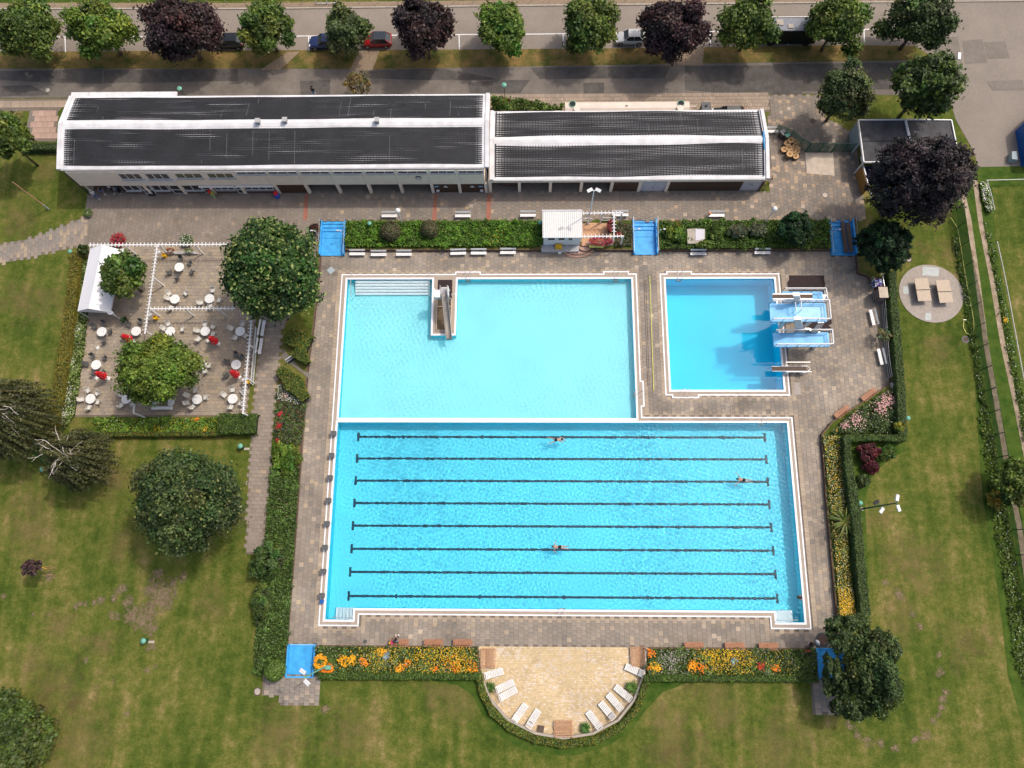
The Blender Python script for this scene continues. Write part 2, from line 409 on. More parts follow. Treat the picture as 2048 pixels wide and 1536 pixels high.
# ---------------------------------------------------------------- ground and basins
def rect(x0, x1, y0, y1): return [(x0, y0), (x1, y0), (x1, y1), (x0, y1)]
LAPX = (-21.03, 28.97); LAPY = (-4.38, 15.54)
KX = (-20.97, 12.376); KY = (16.04, 32.664)
DX = (16.37, 28.956); DY = (19.30, 32.646)
def wz(px, py): return P(px, py, WZ)
nl = wz(707, 1225)[0]; nr = wz(1551, 1230)[0]; nb = wz(1000, 1241)[1]
lap_poly = [(LAPX[0], nb), (nl, nb), (nl, LAPY[0]), (nr, LAPY[0]), (nr, nb), (LAPX[1], nb), (LAPX[1], LAPY[1]), (LAPX[0], LAPY[1])]
px0, px1, pyb = wz(862, 672)[0], wz(912, 672)[0], wz(880, 672)[1]
kid_poly = [(KX[0], KY[0]), (KX[1], KY[0]), (KX[1], KY[1]), (px1 + .05, KY[1]), (px1, pyb), (px0, pyb), (px0 - .05, KY[1]), (KX[0], KY[1])]
dive_poly = rect(*DX, *DY)
deck_px = [(640, 500), (640, 441), (690, 441), (690, 500), (1118, 500), (1118, 491), (1192, 491), (1192, 500), (1266, 500), (1266, 438), (1315, 438), (1315, 500),
           (1660, 500), (1660, 438), (1709, 438), (1713, 512), (1716, 545), (1737, 552), (1775, 610), (1783, 765), (1665, 842), (1643, 868), (1652, 1000), (1664, 1130), (1675, 1250), (1678, 1292), (1690, 1297), (1690, 1356), (1634, 1356), (1634, 1297),
           (1293, 1295), (1288, 1350), (1268, 1400), (1236, 1440), (1185, 1467), (1127, 1476), (1070, 1466), (1015, 1438), (980, 1398), (962, 1350), (956, 1293),
           (630, 1291), (630, 1350), (573, 1350), (573, 1289), (576, 1235), (588, 1100), (597, 970), (604, 860), (611, 790), (616, 730), (628, 650), (640, 520)]
deck_poly = PP(deck_px, 0)
struct('ground', MB().sheet(rect(-420, 420, -320, 520), -.004, [deck_poly]), 'grass')
# retaining wall round the sunken deck
mb = MB(); n = len(deck_poly)
for i in range(n):
    a, b = deck_poly[i], deck_poly[(i + 1) % n]; mb.add([(a[0], a[1], DK - .1), (b[0], b[1], DK - .1), (b[0], b[1], .0), (a[0], a[1], .0)], [(0, 1, 2, 3)])
struct('deck_retaining_wall', mb, 'brownbrick')
mb = MB()
def offpoly(poly, d):
    """offset a simple polygon outward by d"""
    n = len(poly); sgn = 1 if sum(poly[i][0] * poly[(i + 1) % n][1] - poly[(i + 1) % n][0] * poly[i][1] for i in range(n)) > 0 else -1
    out = []
    for i in range(n):
        p0, p1, p2 = Vector(poly[i - 1]), Vector(poly[i]), Vector(poly[(i + 1) % n]); e1 = (p1 - p0).normalized(); e2 = (p2 - p1).normalized()
        n1 = Vector((e1.y, -e1.x)) * sgn; n2 = Vector((e2.y, -e2.x)) * sgn; k = n1 + n2
        k = k / max(k.dot(n1), .35) if k.length > 1e-6 else n1
        out.append((p1.x + k.x * d, p1.y + k.y * d))
    return out
def bump(side, c, hw, out, x=None):
    return c, hw, out
struct('soil_strip', MB().sheet(offpoly(deck_poly, .16), .0005, [deck_poly]), 'soil')
# combined rim outline of lap pool and shallow pool, with the bumps at the ladders
lx, rx = LAPX[0], LAPX[1]
l1, l2 = wz(936, 557)[0], wz(1232, 557)[0]; l3 = wz(1277, 788)[1]
B1, B2 = .55, .30
comb = [(lx, nb), (nl, nb), (nl, LAPY[0]), (nr, LAPY[0]), (nr, nb), (rx, nb), (rx, LAPY[1]), (KX[1], LAPY[1]),
        (KX[1], l3 - .85), (KX[1] + B2, l3 - .85), (KX[1] + B2, l3 + .85), (KX[1], l3 + .85), (KX[1], KY[1]),
        (l2 + .85, KY[1]), (l2 + .85, KY[1] + B2), (l2 - .85, KY[1] + B2), (l2 - .85, KY[1]), (l1 + .85, KY[1]), (l1 + .85, KY[1] + B2), (l1 - .85, KY[1] + B2), (l1 - .85, KY[1]), (lx, KY[1])]
d1, d2 = wz(1358, 557)[0], wz(1370, 786)[0]
dcomb = [(DX[0], DY[0]), (d2 - .85, DY[0]), (d2 - .85, DY[0] - B2), (d2 + .85, DY[0] - B2), (d2 + .85, DY[0]), (DX[1], DY[0]), (DX[1], DY[1]),
         (d1 + .85, DY[1]), (d1 + .85, DY[1] + B2), (d1 - .85, DY[1] + B2), (d1 - .85, DY[1]), (DX[0], DY[1])]
oc, od = offpoly(comb, .66), offpoly(dcomb, .66)
deck = struct('pool_deck', MB().sheet(deck_poly, DK, [oc, od]), 'mortar')
rim = MB().sheet(oc, DK + .034, [lap_poly, kid_poly]).sheet(od, DK + .034, [dive_poly])
for q in (oc, od):
    for i in range(len(q)):
        a, b = q[i], q[(i + 1) % len(q)]; rim.add([(*a, DK - .05), (*b, DK - .05), (*b, DK + .034), (*a, DK + .034)], [(0, 1, 2, 3)])
struct('pool_gutter', rim, 'gut')
ln = MB().sheet(oc, DK + .040, [offpoly(comb, .52)]).sheet(od, DK + .040, [offpoly(dcomb, .52)])
struct('white_rim_line', ln, 'poolwhite')
ed = MB()
for q in (lap_poly, kid_poly, dive_poly): ed.sheet(offpoly(q, .21), DK + .046, [q])
ed.sheet(rect(KX[0], KX[1], LAPY[1] + .2, KY[0] - .2), DK + .046)
for q in (lap_poly, kid_poly, dive_poly):     # inner lip down to the water
    for i in range(len(q)):
        a, b = q[i], q[(i + 1) % len(q)]; ed.add([(*a, DK - .12), (*b, DK - .12), (*b, DK + .046), (*a, DK + .046)], [(0, 1, 2, 3)])
struct('white_pool_edge', ed, 'poolwhite')
def recv(o): o.cycles.is_caustics_receiver = True; return o
def basin(name, poly, zf, wallm, floorm):
    mb = MB()
    for i in range(len(poly)):
        a, b = poly[i], poly[(i + 1) % len(poly)]; mb.add([(*a, zf), (*b, zf), (*b, DK - .12), (*a, DK - .12)], [(0, 1, 2, 3)])
    t = struct(name, mb, wallm); recv(t)
    return t, recv(MB().sheet(poly, zf).build('basin_floor', floorm, t))
lap, _ = basin('lap_pool_basin', lap_poly, -2.35, 'wallblue', 'lapfloor')
kid, _ = basin('shallow_pool_basin', kid_poly, -1.55, 'wallblue', 'kidfloor')
dive, _ = basin('diving_pool_basin', dive_poly, -3.7, 'divefloor', 'divefloor')
def waves(poly, step, amp, name, lmin=.7, lmax=2.2, wakes=()):
    xs = [p[0] for p in poly]; ys = [p[1] for p in poly]; x0, x1, y0, y1 = min(xs) - .02, max(xs) + .02, min(ys) - .02, max(ys) + .02
    nx, ny = int((x1 - x0) / step), int((y1 - y0) / step); X, Y = np.meshgrid(np.linspace(x0, x1, nx + 1), np.linspace(y0, y1, ny + 1))
    Z = np.zeros_like(X); mod = np.ones_like(X)
    for i in range(4): a = RNG.uniform(0, 6.28); k = 2 * math.pi / RNG.uniform(12, 30); mod += .22 * np.sin(k * (X * math.cos(a) + Y * math.sin(a)) + RNG.uniform(0, 6.28))
    for i in range(56):
        lam = RNG.uniform(lmin, lmax); k = 2 * math.pi / lam; a = RNG.uniform(0, 6.28)
        Z += amp * lam ** 1.5 * .16 * np.sin(k * (X * math.cos(a) + Y * math.sin(a)) + RNG.uniform(0, 6.28) + .6 * np.sin(.35 * X + i) + .5 * np.sin(.5 * Y + 2 * i))
    Z *= np.clip(mod, .35, 2)
    for wx, wy, dr in wakes:      # expanding rings behind a swimmer
        d = np.hypot(X - wx, Y - wy); Z += .0035 * np.sin(d * 6.5) * np.exp(-((d - dr) / 2.6) ** 2)
    cx = (X[:-1, :-1] + X[1:, 1:]).ravel() / 2; cy = (Y[:-1, :-1] + Y[1:, 1:]).ravel() / 2
    I, J = np.meshgrid(np.arange(ny), np.arange(nx), indexing='ij'); a = (I * (nx + 1) + J).ravel()
    F = np.stack([a, a + 1, a + nx + 2, a + nx + 1], 1); F = F[inpoly(cx, cy, poly)]
    V = np.stack([X.ravel(), Y.ravel(), WZ + Z.ravel()], 1); used = np.unique(F); mp = np.zeros(len(V), int); mp[used] = np.arange(len(used))
    o = npmesh(name, V[used], mp[F], None, 'water'); o['kind'] = 'structure'; o.data.polygons.foreach_set('use_smooth', [True] * len(F))
    o.cycles.is_caustics_caster = True; return o
sw_px = [(1112, 880), (1487, 960), (1119, 1094)]
sw = [P(a, b, WZ) for a, b in sw_px]
waves(lap_poly, .062, .021, 'lap_pool_water', .22, .52, wakes=[(sw[2][0], sw[2][1], 8), (sw[1][0], sw[1][1], 5), (sw[0][0], sw[0][1], 3.5), (sw[2][0] + 6, sw[2][1] + 2, 10)])
waves(kid_poly, .10, .017, 'shallow_pool_water', .32, .6)
waves(dive_poly, .13, .003, 'diving_pool_water', .4, .7)
# lane lines on the lap pool floor: apparent depth makes them look shallower
zap = WZ - (2.35 + WZ) * .76
for i, (y_, xa, xb) in enumerate([(873, 717, 1529), (916.5, 714.5, 1532), (961, 711.5, 1535), (1006, 709, 1538), (1051.5, 706, 1542), (1098, 703.5, 1546), (1144.5, 700.5, 1550), (1193, 697.5, 1554)]):
    a = P(xa, y_, zap); b = P(xb, y_, zap); c = P(1125, y_, zap)[1]; c = a[1] * .5 + P(xb, y_ + 3, zap)[1] * .5
    mb = MB(); mb.box(a[0], b[0], c - .125, c + .125, -2.34, -2.335); recv(mb.build('lane_line', 'lane', lap))
    for e in (a[0], b[0]): recv(MB().box(e - .13, e + .13, c - .5, c + .5, -2.33, -2.325).build('lane_line', 'lane', lap))
    if i in (0, 7):
        for q in range(5): xx = a[0] + 5 + q * 9; recv(MB().box(xx, xx + .25, c - .2, c + .2, -2.33, -2.325).build('lane_line', 'lane', lap))
# steps in the corner notches of the lap pool, in the shallow pool
for sgn, x0 in ((-1, nl), (1, nr)):
    for k in range(5):
        a = x0 + sgn * .42 * k; b = x0 + sgn * .42 * (k + 1)
        recv(MB().box(min(a, b), max(a, b) - .02, nb, LAPY[0], -2.3, -.75 - .28 * k).build('step', 'poolwhite', lap))
    mb = MB(); e = x0 + sgn * 2.2
    for yy in (nb + .25,): mb.tube([(x0, yy, -.35), (x0 + sgn * .2, yy, .35), (e, yy, -.3), (e, yy, -1.4)], .03)
    t = thing('handrail', 'handrail over the corner steps of the lap pool, %s end' % ('west' if sgn < 0 else 'east'), 'handrail', (0, 0, 0), 0, 'handrails of the corner steps'); mb.build('rail', 'rail', t)
kx0, kx1 = KX[0], px0 - .05
for k in range(5): recv(MB().box(kx0 + .9, kx1 - .5, KY[1] - .34 * (k + 1), KY[1] - .34 * k - .05, -1.5, WZ - .10 - .13 * k).build('step', 'poolwhite', kid))
# peninsula of the slide: paved top is part of the gutter sheet; frame of flower trough
def thin(name, m, poly, z, parent=None): return struct(name, MB().sheet(poly, z), m, parent)
thin('slide_mat', 'rubber', rect(P(876, 560, DK)[0], P(905, 560, DK)[0], P(890, 596, DK)[1], P(890, 560, DK)[1]), DK + .06)
a = P(875, 598, DK); b = P(901, 661, DK)
tr = struct('slide_trough', MB().sheet(rect(a[0], b[0], b[1], a[1]), DK + .05), 'soil')
for x0_, x1_, y0_, y1_ in ((a[0] - .06, a[0] + .02, b[1], a[1]), (b[0] - .02, b[0] + .06, b[1], a[1]), (a[0], b[0], b[1] - .06, b[1] + .02), (a[0], b[0], a[1] - 1.0, a[1] - .94)):
    MB().box(x0_, x1_, y0_, y1_, DK + .04, DK + .16).build('kerb', 'concrete2', tr)

# paving of the deck
WEST = P(640, 700, DK)[0]
def band(wx, wy, col):
    e = (wx > P(1560, 600, DK)[0]) & (wy > P(1600, 900, DK)[1]) | (wx > LAPX[1]); k = e & (RNG.rand(len(wx)) < .42); col[k] = col[k] * .35 + np.array((.32, .262, .20)) * .65
    wv = 1 + .10 * np.sin(wx * .35 + 1) * np.sin(wy * .42) + .06 * np.sin(wx * 1.1 + wy * .8); col *= wv[:, None]
    m = inpoly(wx, wy, offpoly(comb, 1.16)) | inpoly(wx, wy, offpoly(dcomb, 1.16))
    col[m] = np.array((.335, .272, .205)) * (1 + RNG.normal(0, .07, (m.sum(), 1)))
    return col
sun_px = [(956, 1293), (1293, 1295), (1288, 1350), (1268, 1400), (1236, 1440), (1185, 1467), (1127, 1476), (1070, 1466), (1015, 1438), (980, 1398), (962, 1350)]
sun_poly = PP(sun_px, DK)
fb = [PP([(640, 441), (690, 441), (690, 512), (640, 512)], DK), PP([(1266, 438), (1315, 438), (1315, 510), (1266, 510)], DK), PP([(1660, 438), (1711, 438), (1711, 511), (1660, 511)], DK),
      PP([(573, 1289), (630, 1289), (630, 1352), (573, 1352)], DK), PP([(1634, 1297), (1690, 1297), (1690, 1358), (1634, 1358)], DK)]
pave(deck, offpoly(deck_poly, .1), DK, .5, .48, PAL_DECK, W_DECK, 300, [oc, od, sun_poly] + fb, 'y', colfn=band, cen=(4, -7))
# yellow brick sun terrace
sunt = struct('sun_terrace', MB().sheet(sun_poly, DK + .012), 'mortar')
def suncol(wx, wy, col):
    k = RNG.rand(len(wx)) < .22 * (np.sin(wx * .9) * np.sin(wy * 1.1 + 1) > .0) + .08
    col[k] = np.array((.60, .50, .39)) * (1 + RNG.normal(0, .05, (k.sum(), 1))); return col
pave(sunt, sun_poly, DK + .012, .25, .165, [(.53, .41, .245), (.50, .385, .23), (.55, .43, .27), (.46, .35, .205)], [3, 3, 2, 1], 300, [], 'x', name='brick', gap=.012, cen=(4, -9), colfn=suncol)
# low curved wall
arc = PP(sun_px[1:], 0)
mb = MB()
for i in range(len(arc) - 1): mb.beam((*arc[i], -.1), (*arc[i + 1], -.1), .22, .5)
mb.build('terrace_wall', 'concrete')['label'] = 'low curved wall round the yellow brick sun terrace'
bpy.data.objects['terrace_wall']['category'] = 'wall'

# ---------------------------------------------------------------- roads, verges, plaza
_zc = {}
def _zz(n):
    _zc[n] = _zc.get(n, -1) + 1; return _zc[n] * .0004 if n == 'asphalt_patch' else 0
def road(name, m, px, z): return struct(name, MB().sheet(PP(px, z + _zz(name)), z + _zz(name)), m)
road('road', 'asphalt', [(-400, 140), (0, 137), (500, 137), (760, 138), (1100, 132), (1400, 127), (1850, 120), (1990, 60), (2000, 200), (1900, 192), (1540, 186), (1024, 189), (500, 193), (0, 196), (-400, 198)], .012)
road('parking_road', 'asphalt2', [(-400, 18), (0, 17), (512, 17), (1024, 11), (1536, 6), (2048, 1), (2600, -5), (2600, 420), (2048, 332), (1957, 334), (1946, 300), (1912, 240), (1898, 195), (1880, 122), (1830, 92), (1700, 90), (1300, 96), (900, 99), (400, 101), (100, 103), (-400, 105)], .016)
road('grass_verge', 'verge', [(-400, 105), (100, 103), (400, 101), (900, 99), (1300, 96), (1700, 90), (1830, 92), (1838, 118), (1400, 127), (1100, 132), (760, 138), (500, 137), (0, 137), (-400, 140)], .020)
road('footpath_crossing', 'drysoil', [(718, 101), (760, 100), (745, 140), (700, 140)], .026)
road('footpath_crossing', 'drysoil', [(575, 104), (600, 103), (560, 140), (520, 140)], .026)
road('footpath_crossing', 'drysoil', [(1345, 95), (1408, 95), (1405, 130), (1330, 130)], .026)
road('field', 'lush', [(-400, -40), (0, 5), (1024, -3), (2048, -12), (2600, -200), (-400, -200)], .016)
for px in ([(120, 140), (160, 138), (205, 138), (205, 168), (90, 165), (0, 160), (0, 142)], [(208, 140), (475, 138), (476, 162), (300, 165), (206, 166)], [(600, 162), (660, 160), (660, 192), (602, 192)],
           [(740, 140), (880, 137), (1010, 160), (850, 160), (720, 156)], [(1060, 135), (1340, 132), (1330, 156), (1080, 158)], [(1370, 132), (1600, 130), (1604, 190), (1440, 186), (1370, 180)],
           [(1546, 128), (1810, 125), (1800, 178), (1560, 184)], [(1166, 166), (1208, 165), (1208, 186), (1168, 187)], [(0, 172), (60, 170), (100, 190), (0, 193)], [(936, 166), (1000, 160), (1060, 160), (1040, 186), (940, 187)]):
    road('asphalt_patch', 'patch', px, .018)
for px in ([(1885, 74), (1915, 73), (1926, 135), (1880, 130), (1870, 96)], [(1968, 84), (2010, 83), (2020, 116), (1975, 118)], [(1973, 162), (2046, 160), (2048, 180), (1985, 181)], [(1925, 82), (1965, 78), (1975, 125), (1930, 128)]):
    road('asphalt_patch', 'patch2', px, .021)
# painted parking marks
mb = MB()
def line_px(mb, pts, wd, z):
    q = [Vector(P(a, b, z)) for a, b in pts]
    for i in range(len(q) - 1):
        d = (q[i + 1] - q[i]).normalized(); nrm = Vector((-d.y, d.x)) * wd / 2; mb.add([(*(q[i] - nrm), z), (*(q[i + 1] - nrm), z), (*(q[i + 1] + nrm), z), (*(q[i] + nrm), z)], [(0, 1, 2, 3)])
line_px(mb, [(100, 74), (600, 72), (930, 69), (1080, 68), (1420, 63), (1760, 58)], .13, .022)
for x_, y_ in ((130, 74), (370, 73), (617, 72), (775, 70.5), (918, 69), (1126, 67.5), (1270, 65.5), (1420, 63), (1575, 60.5), (1728, 58.5)): line_px(mb, [(x_, y_ + .5), (x_ + 1, y_ + 30)], .13, .023)
o = mb.build('road_marking', 'white'); o['kind'] = 'structure'
mb = MB(); q = PP([(-400, 19), (0, 18), (512, 18), (1024, 12), (1536, 7), (2048, 2), (2500, -3)], 0)
for i in range(len(q) - 1): mb.beam((*q[i], .05), (*q[i + 1], .05), .2, .13)
struct('kerb', mb, 'concrete')
road('sidewalk', 'drysoil', [(-400, 19 - 12), (0, 6), (512, 6), (1024, 0), (1536, -4), (2048, -9), (2500, -14), (2500, -4), (2048, 1), (1536, 6), (1024, 11), (512, 17), (0, 17), (-400, 18)], .024)
# plaza
plaza_px = [(178, 386), (1540, 383), (1538, 190), (1640, 190), (1652, 238), (1700, 262), (1712, 300), (1722, 392), (1728, 440), (1709, 440), (1660, 440), (1315, 441), (1266, 441), (1165, 438), (1163, 470), (1160, 490), (1105, 490), (1100, 441), (690, 442), (640, 442), (632, 520), (600, 600), (562, 662), (522, 660), (500, 492), (178, 491), (150, 470), (172, 432)]
plaza_poly = PP(plaza_px)
plaza = struct('plaza', MB().sheet(plaza_poly, .006), 'mortar')
PALP = [(.200, .172, .146), (.186, .162, .140), (.218, .186, .156), (.37, .275, .19), (.41, .33, .26), (.26, .205, .158)]
def pcol(wx, wy, col):
    lt = wy > 100
    e = (wx > P(1330, 400)[0]) | (RNG.rand(len(wx)) < .12)
    k = ~e & (col[:, 0] > .28); col[k] = np.array((.215, .18, .148))
    w_ = wx < P(600, 400)[0]; col[w_ & (RNG.rand(len(wx)) < .8)] = np.array((.205, .172, .143)); col[w_] *= 1 + RNG.normal(0, .04, (w_.sum(), 1)); return col
pave(plaza, plaza_poly, .006, .5, .5, PALP, [30, 22, 18, 7, 2.5, 10], 300, [], 'y', colfn=pcol, cen=P(1150, 415))
for x_ in (611, 869, 977):
    mb = MB(); s_ = thin('brick_strip', 'terra', PP([(x_ - 3 + (2 if x_ < 900 else 0), 388), (x_ + 6, 388), (x_ + 4, 441), (x_ - 5, 441)]), .042)
# cafe terrace
cafe_px = [(178, 490), (500, 491), (512, 655), (492, 833), (149, 834), (160, 745), (176, 640)]
cafe = struct('cafe_terrace', MB().sheet(PP(cafe_px), .008), 'mortar')
pave(cafe, PP(cafe_px), .008, .5, .42, [(.27, .225, .178), (.25, .212, .172), (.31, .25, .18), (.228, .196, .162), (.285, .235, .182)], [3, 3, 2, 1.2, 2], 300, [], 'x', cen=P(380, 650))
path_px = [(522, 655), (563, 660), (553, 760), (545, 860), (540, 930), (527, 1108), (492, 1108), (497, 960), (503, 872), (507, 835), (510, 760)]
path = struct('footpath', MB().sheet(PP(path_px), .007), 'mortar')
pave(path, PP(path_px), .007, .6, .42, [(.235, .20, .165), (.215, .18, .152), (.26, .22, .175), (.34, .265, .19)], [4, 3, 2, .4], 160, [], 'x', rot=-.02, cen=P(520, 900))
wp = [(-200, 505), (0, 488), (60, 478), (120, 455), (172, 432), (178, 490), (130, 498), (60, 515), (0, 527), (-200, 560)]
path = struct('footpath', MB().sheet(PP(wp), .005), 'mortar')
pave(path, PP(wp), .007, .42, .75, [(.24, .20, .165), (.20, .18, .16), (.32, .25, .18), (.19, .17, .165)], [3, 3, 1.2, 1.5], 120, [], 'y', rot=.12, cen=P(90, 480))
for nm, px_, ss in (('footpath', [(526, 1350), (638, 1350), (636, 1411), (560, 1411), (560, 1391), (524, 1391)], (.52, .5)), ('footpath', [(1622, 1362), (1675, 1362), (1678, 1430), (1625, 1430)], (.62, .6)),
                    ('sidewalk', [(975, 190), (1538, 187), (1538, 224), (975, 222)], (.32, .5)), ('sidewalk', [(-300, 199), (142, 197), (118, 222), (-300, 224)], (1.0, 1.0)),
                    ('sidewalk', [(66, 223), (116, 222), (112, 283), (58, 283)], (.75, .8))):
    s_ = struct(nm, MB().sheet(PP(px_), .009), 'mortar')
    pal = [(.30, .235, .18), (.27, .215, .17), (.33, .26, .20)] if nm == 'sidewalk' else [(.20, .18, .16), (.23, .20, .17), (.31, .25, .20)]
    if px_[0][0] == 66: pal = [(.36, .25, .20), (.34, .235, .19), (.38, .27, .215)]
    pave(s_, PP(px_), .009, *ss, pal, [3, 3, 1], 60, [], 'x' if nm == 'sidewalk' else 'y', gap=.03, cen=P(*px_[0]))
thin('concrete_pad', 'concrete2', PP([(1610, 306), (1666, 306), (1669, 352), (1614, 347)]), .046)
thin('asphalt_path', 'patch2', PP([(60, 222), (77, 222), (66, 283), (48, 283)]), .03)
thin('gravel_strip', 'gravel', PP([(1588, 765), (1600, 765), (1602, 790), (1586, 790)], DK), DK + .045)
# round pad of the table tennis tables
cx_, cy_ = P(1862, 587)[0], P(1862, 587)[1]; rr = (P(1925, 590)[0] - P(1797, 590)[0]) / 2
ry_ = (P(1860, 529)[1] - P(1860, 645)[1]) / 2
pad = struct('round_pad', MB().prism([(cx_ + rr * math.cos(t * .1309), cy_ + ry_ * math.sin(t * .1309)) for t in range(48)], .0, .05), 'gravel')
for px_ in ([(1845, 534), (1878, 536), (1877, 553), (1844, 551)], [(1805, 573), (1817, 573), (1817, 588), (1806, 588)], [(1850, 627), (1862, 626), (1862, 641), (1849, 640)]):
    MB().prism(PP(px_), .05, .062).build('steel_plate', mat('galvanised_plate', (.33, .36, .36), .5, amt=.1), pad)
# dusty track and field outside the fence
road('field', 'lush', [(1900, 350), (1957, 334), (2048, 332), (2600, 420), (2600, 1700), (2075, 1536), (2048, 1300), (2010, 1080), (1985, 920), (1960, 800), (1930, 640), (1910, 500)], .006)
road('long_grass', 'lush', [(1900, 440), (1905, 450), (1925, 560), (1945, 690), (1952, 800), (1958, 900), (1966, 1000), (1985, 1100), (1998, 1200), (2006, 1260), (2016, 1350), (2048, 1460), (2100, 1600), (2200, 1600), (2075, 1250), (2045, 1150), (2020, 1020), (1998, 900), (1980, 800), (1958, 680), (1938, 560), (1918, 440)], .010)
road('playing_field', 'grass', [(1985, 375), (2048, 372), (2600, 440), (2600, 1500), (2100, 1000), (2060, 830), (2030, 680), (2005, 560), (1990, 480)], .012)
for pts in ([(1922, 370), (1938, 440), (1955, 560), (1972, 690), (1992, 800), (2014, 930), (2038, 1050), (2060, 1200)], [(1950, 360), (1962, 450), (1984, 560), (2006, 690), (2030, 800), (2050, 900), (2070, 1000)]):
    mb = MB(); q = [Vector(P(a, b)) for a, b in pts]
    for i in range(len(q) - 1):
        d = (q[i + 1] - q[i]); nrm = Vector((-d.y, d.x)).normalized() * .28; mb.add([(*(q[i] - nrm), .016), (*(q[i + 1] - nrm), .016), (*(q[i + 1] + nrm), .016), (*(q[i] + nrm), .016)], [(0, 3, 2, 1)])
    struct('wheel_track', mb, 'track')
def soft_mat(name, c1, c2, dens, nsc=1.6, amp=2.6, lo=.55, hi=.85):
    m, t, b = principled(name); L = t.links.new; tc = t.nodes.new('ShaderNodeTexCoord'); a = t.nodes.new('ShaderNodeAttribute'); a.attribute_name = 'fade'
    g = t.nodes.new('ShaderNodeNewGeometry'); n = t.nodes.new('ShaderNodeTexNoise'); n.inputs['Scale'].default_value = nsc; n.inputs['Detail'].default_value = 8; n.inputs['Roughness'].default_value = .72; L(g.outputs['Position'], n.inputs['Vector'])
    ad = t.nodes.new('ShaderNodeMath'); ad.operation = 'MULTIPLY_ADD'; L(n.outputs[0], ad.inputs[0]); ad.inputs[1].default_value = amp; sb_ = t.nodes.new('ShaderNodeMath'); sb_.operation = 'SUBTRACT'; L(a.outputs['Fac'], sb_.inputs[0]); sb_.inputs[1].default_value = amp * .5; L(sb_.outputs[0], ad.inputs[2])
    mr = t.nodes.new('ShaderNodeMapRange'); mr.inputs[1].default_value = lo; mr.inputs[2].default_value = hi; mr.inputs[4].default_value = dens; L(ad.outputs[0], mr.inputs[0])
    ed_ = t.nodes.new('ShaderNodeMapRange'); ed_.inputs[1].default_value = .0; ed_.inputs[2].default_value = .3; L(a.outputs['Fac'], ed_.inputs[0])
    ml_ = t.nodes.new('ShaderNodeMath'); ml_.operation = 'MULTIPLY'; L(mr.outputs[0], ml_.inputs[0]); L(ed_.outputs[0], ml_.inputs[1]); L(ml_.outputs[0], b.inputs['Alpha'])
    n2 = t.nodes.new('ShaderNodeTexNoise'); n2.inputs['Scale'].default_value = 5; n2.inputs['Detail'].default_value = 5; L(g.outputs['Position'], n2.inputs['Vector'])
    cr = t.nodes.new('ShaderNodeValToRGB'); cr.color_ramp.elements[0].position = .35; cr.color_ramp.elements[1].position = .65; cr.color_ramp.elements[0].color = (*c1, 1); cr.color_ramp.elements[1].color = (*c2, 1)
    L(n2.outputs[0], cr.inputs[0]); L(cr.outputs[0], b.inputs['Base Color']); b.inputs['Roughness'].default_value = .95; b.inputs['Specular IOR Level'].default_value = .1
    return m
M['wornsoil'] = soft_mat('worn_soil', (.19, .135, .085), (.27, .205, .135), .80, 2.1, 3.0, .35, 1.05)
M['drygrass'] = soft_mat('dry_grass', (.20, .145, .06), (.25, .185, .085), .5, .7, 3.4, .3, 1.5)
M['darkpatch'] = soft_mat('dark_patch', (.10, .09, .08), (.13, .115, .10), .28, .9, 3, .3, 1.3)
def patch(pxy, r0, m, z, name, sx=1.0, zb=0):
    c0 = P(pxy[0], pxy[1], zb); k = 18; a0 = random.random() * 3; v = [(c0[0], c0[1], zb + z)]; f = []; fade = [1.0]
    for rg, fd in ((.5, .62), (1.0, .0)):
        for t_ in range(k):
            rr_ = r0 * rg * random.uniform(.8, 1.2); x = rr_ * sx * math.cos(6.2832 * t_ / k); y = rr_ * math.sin(6.2832 * t_ / k)
            v.append((c0[0] + x * math.cos(a0) - y * math.sin(a0), c0[1] + x * math.sin(a0) + y * math.cos(a0), zb + z)); fade.append(fd)
    for t_ in range(k): u = (t_ + 1) % k; f += [(0, 1 + t_, 1 + u), (1 + t_, 1 + k + t_, 1 + k + u), (1 + t_, 1 + k + u, 1 + u)]
    mb = MB(); mb.v = v; mb.f = f; o = struct(name, mb, m); a = o.data.attributes.new('fade', 'FLOAT', 'POINT'); a.data.foreach_set('value', fade); return o
for (x_, y_, r_) in [(110, 1380, 70), (150, 1470, 90), (60, 1330, 40), (200, 1290, 36), (120, 1250, 40), (230, 960, 40), (60, 1060, 60), (420, 1210, 40), (60, 600, 60), (40, 440, 50), (90, 345, 34), (1880, 700, 40), (1830, 1130, 60), (1920, 1290, 40), (1800, 1240, 40), (1560, 1490, 60), (700, 1460, 60), (900, 1400, 50), (1340, 1470, 60), (1760, 1040, 30), (1900, 500, 30), (1850, 500, 20), (250, 1080, 40), (480, 1040, 24), (1440, 1420, 50), (1965, 1280, 30), (1380, 1520, 60), (560, 1470, 60)]:
    patch((x_, y_), r_ / 19.0 * 1.3, 'drygrass', .0012, 'dry_grass_patch', random.uniform(1, 1.7))
for (x_, y_, r_) in [(660, 540, 22), (700, 1270, 26), (620, 1275, 18), (1600, 712, 22), (1330, 830, 30), (1420, 826, 36), (1250, 520, 20), (1480, 818, 28), (1690, 530, 30), (1600, 745, 20), (1130, 520, 26), (900, 1262, 30), (1610, 640, 26)]:
    patch((x_, y_), r_ / 19.0 * 1.3, 'darkpatch', .041, 'dark_patch', random.uniform(1, 2), DK)  # soft-edged patches that darken the deck slabs
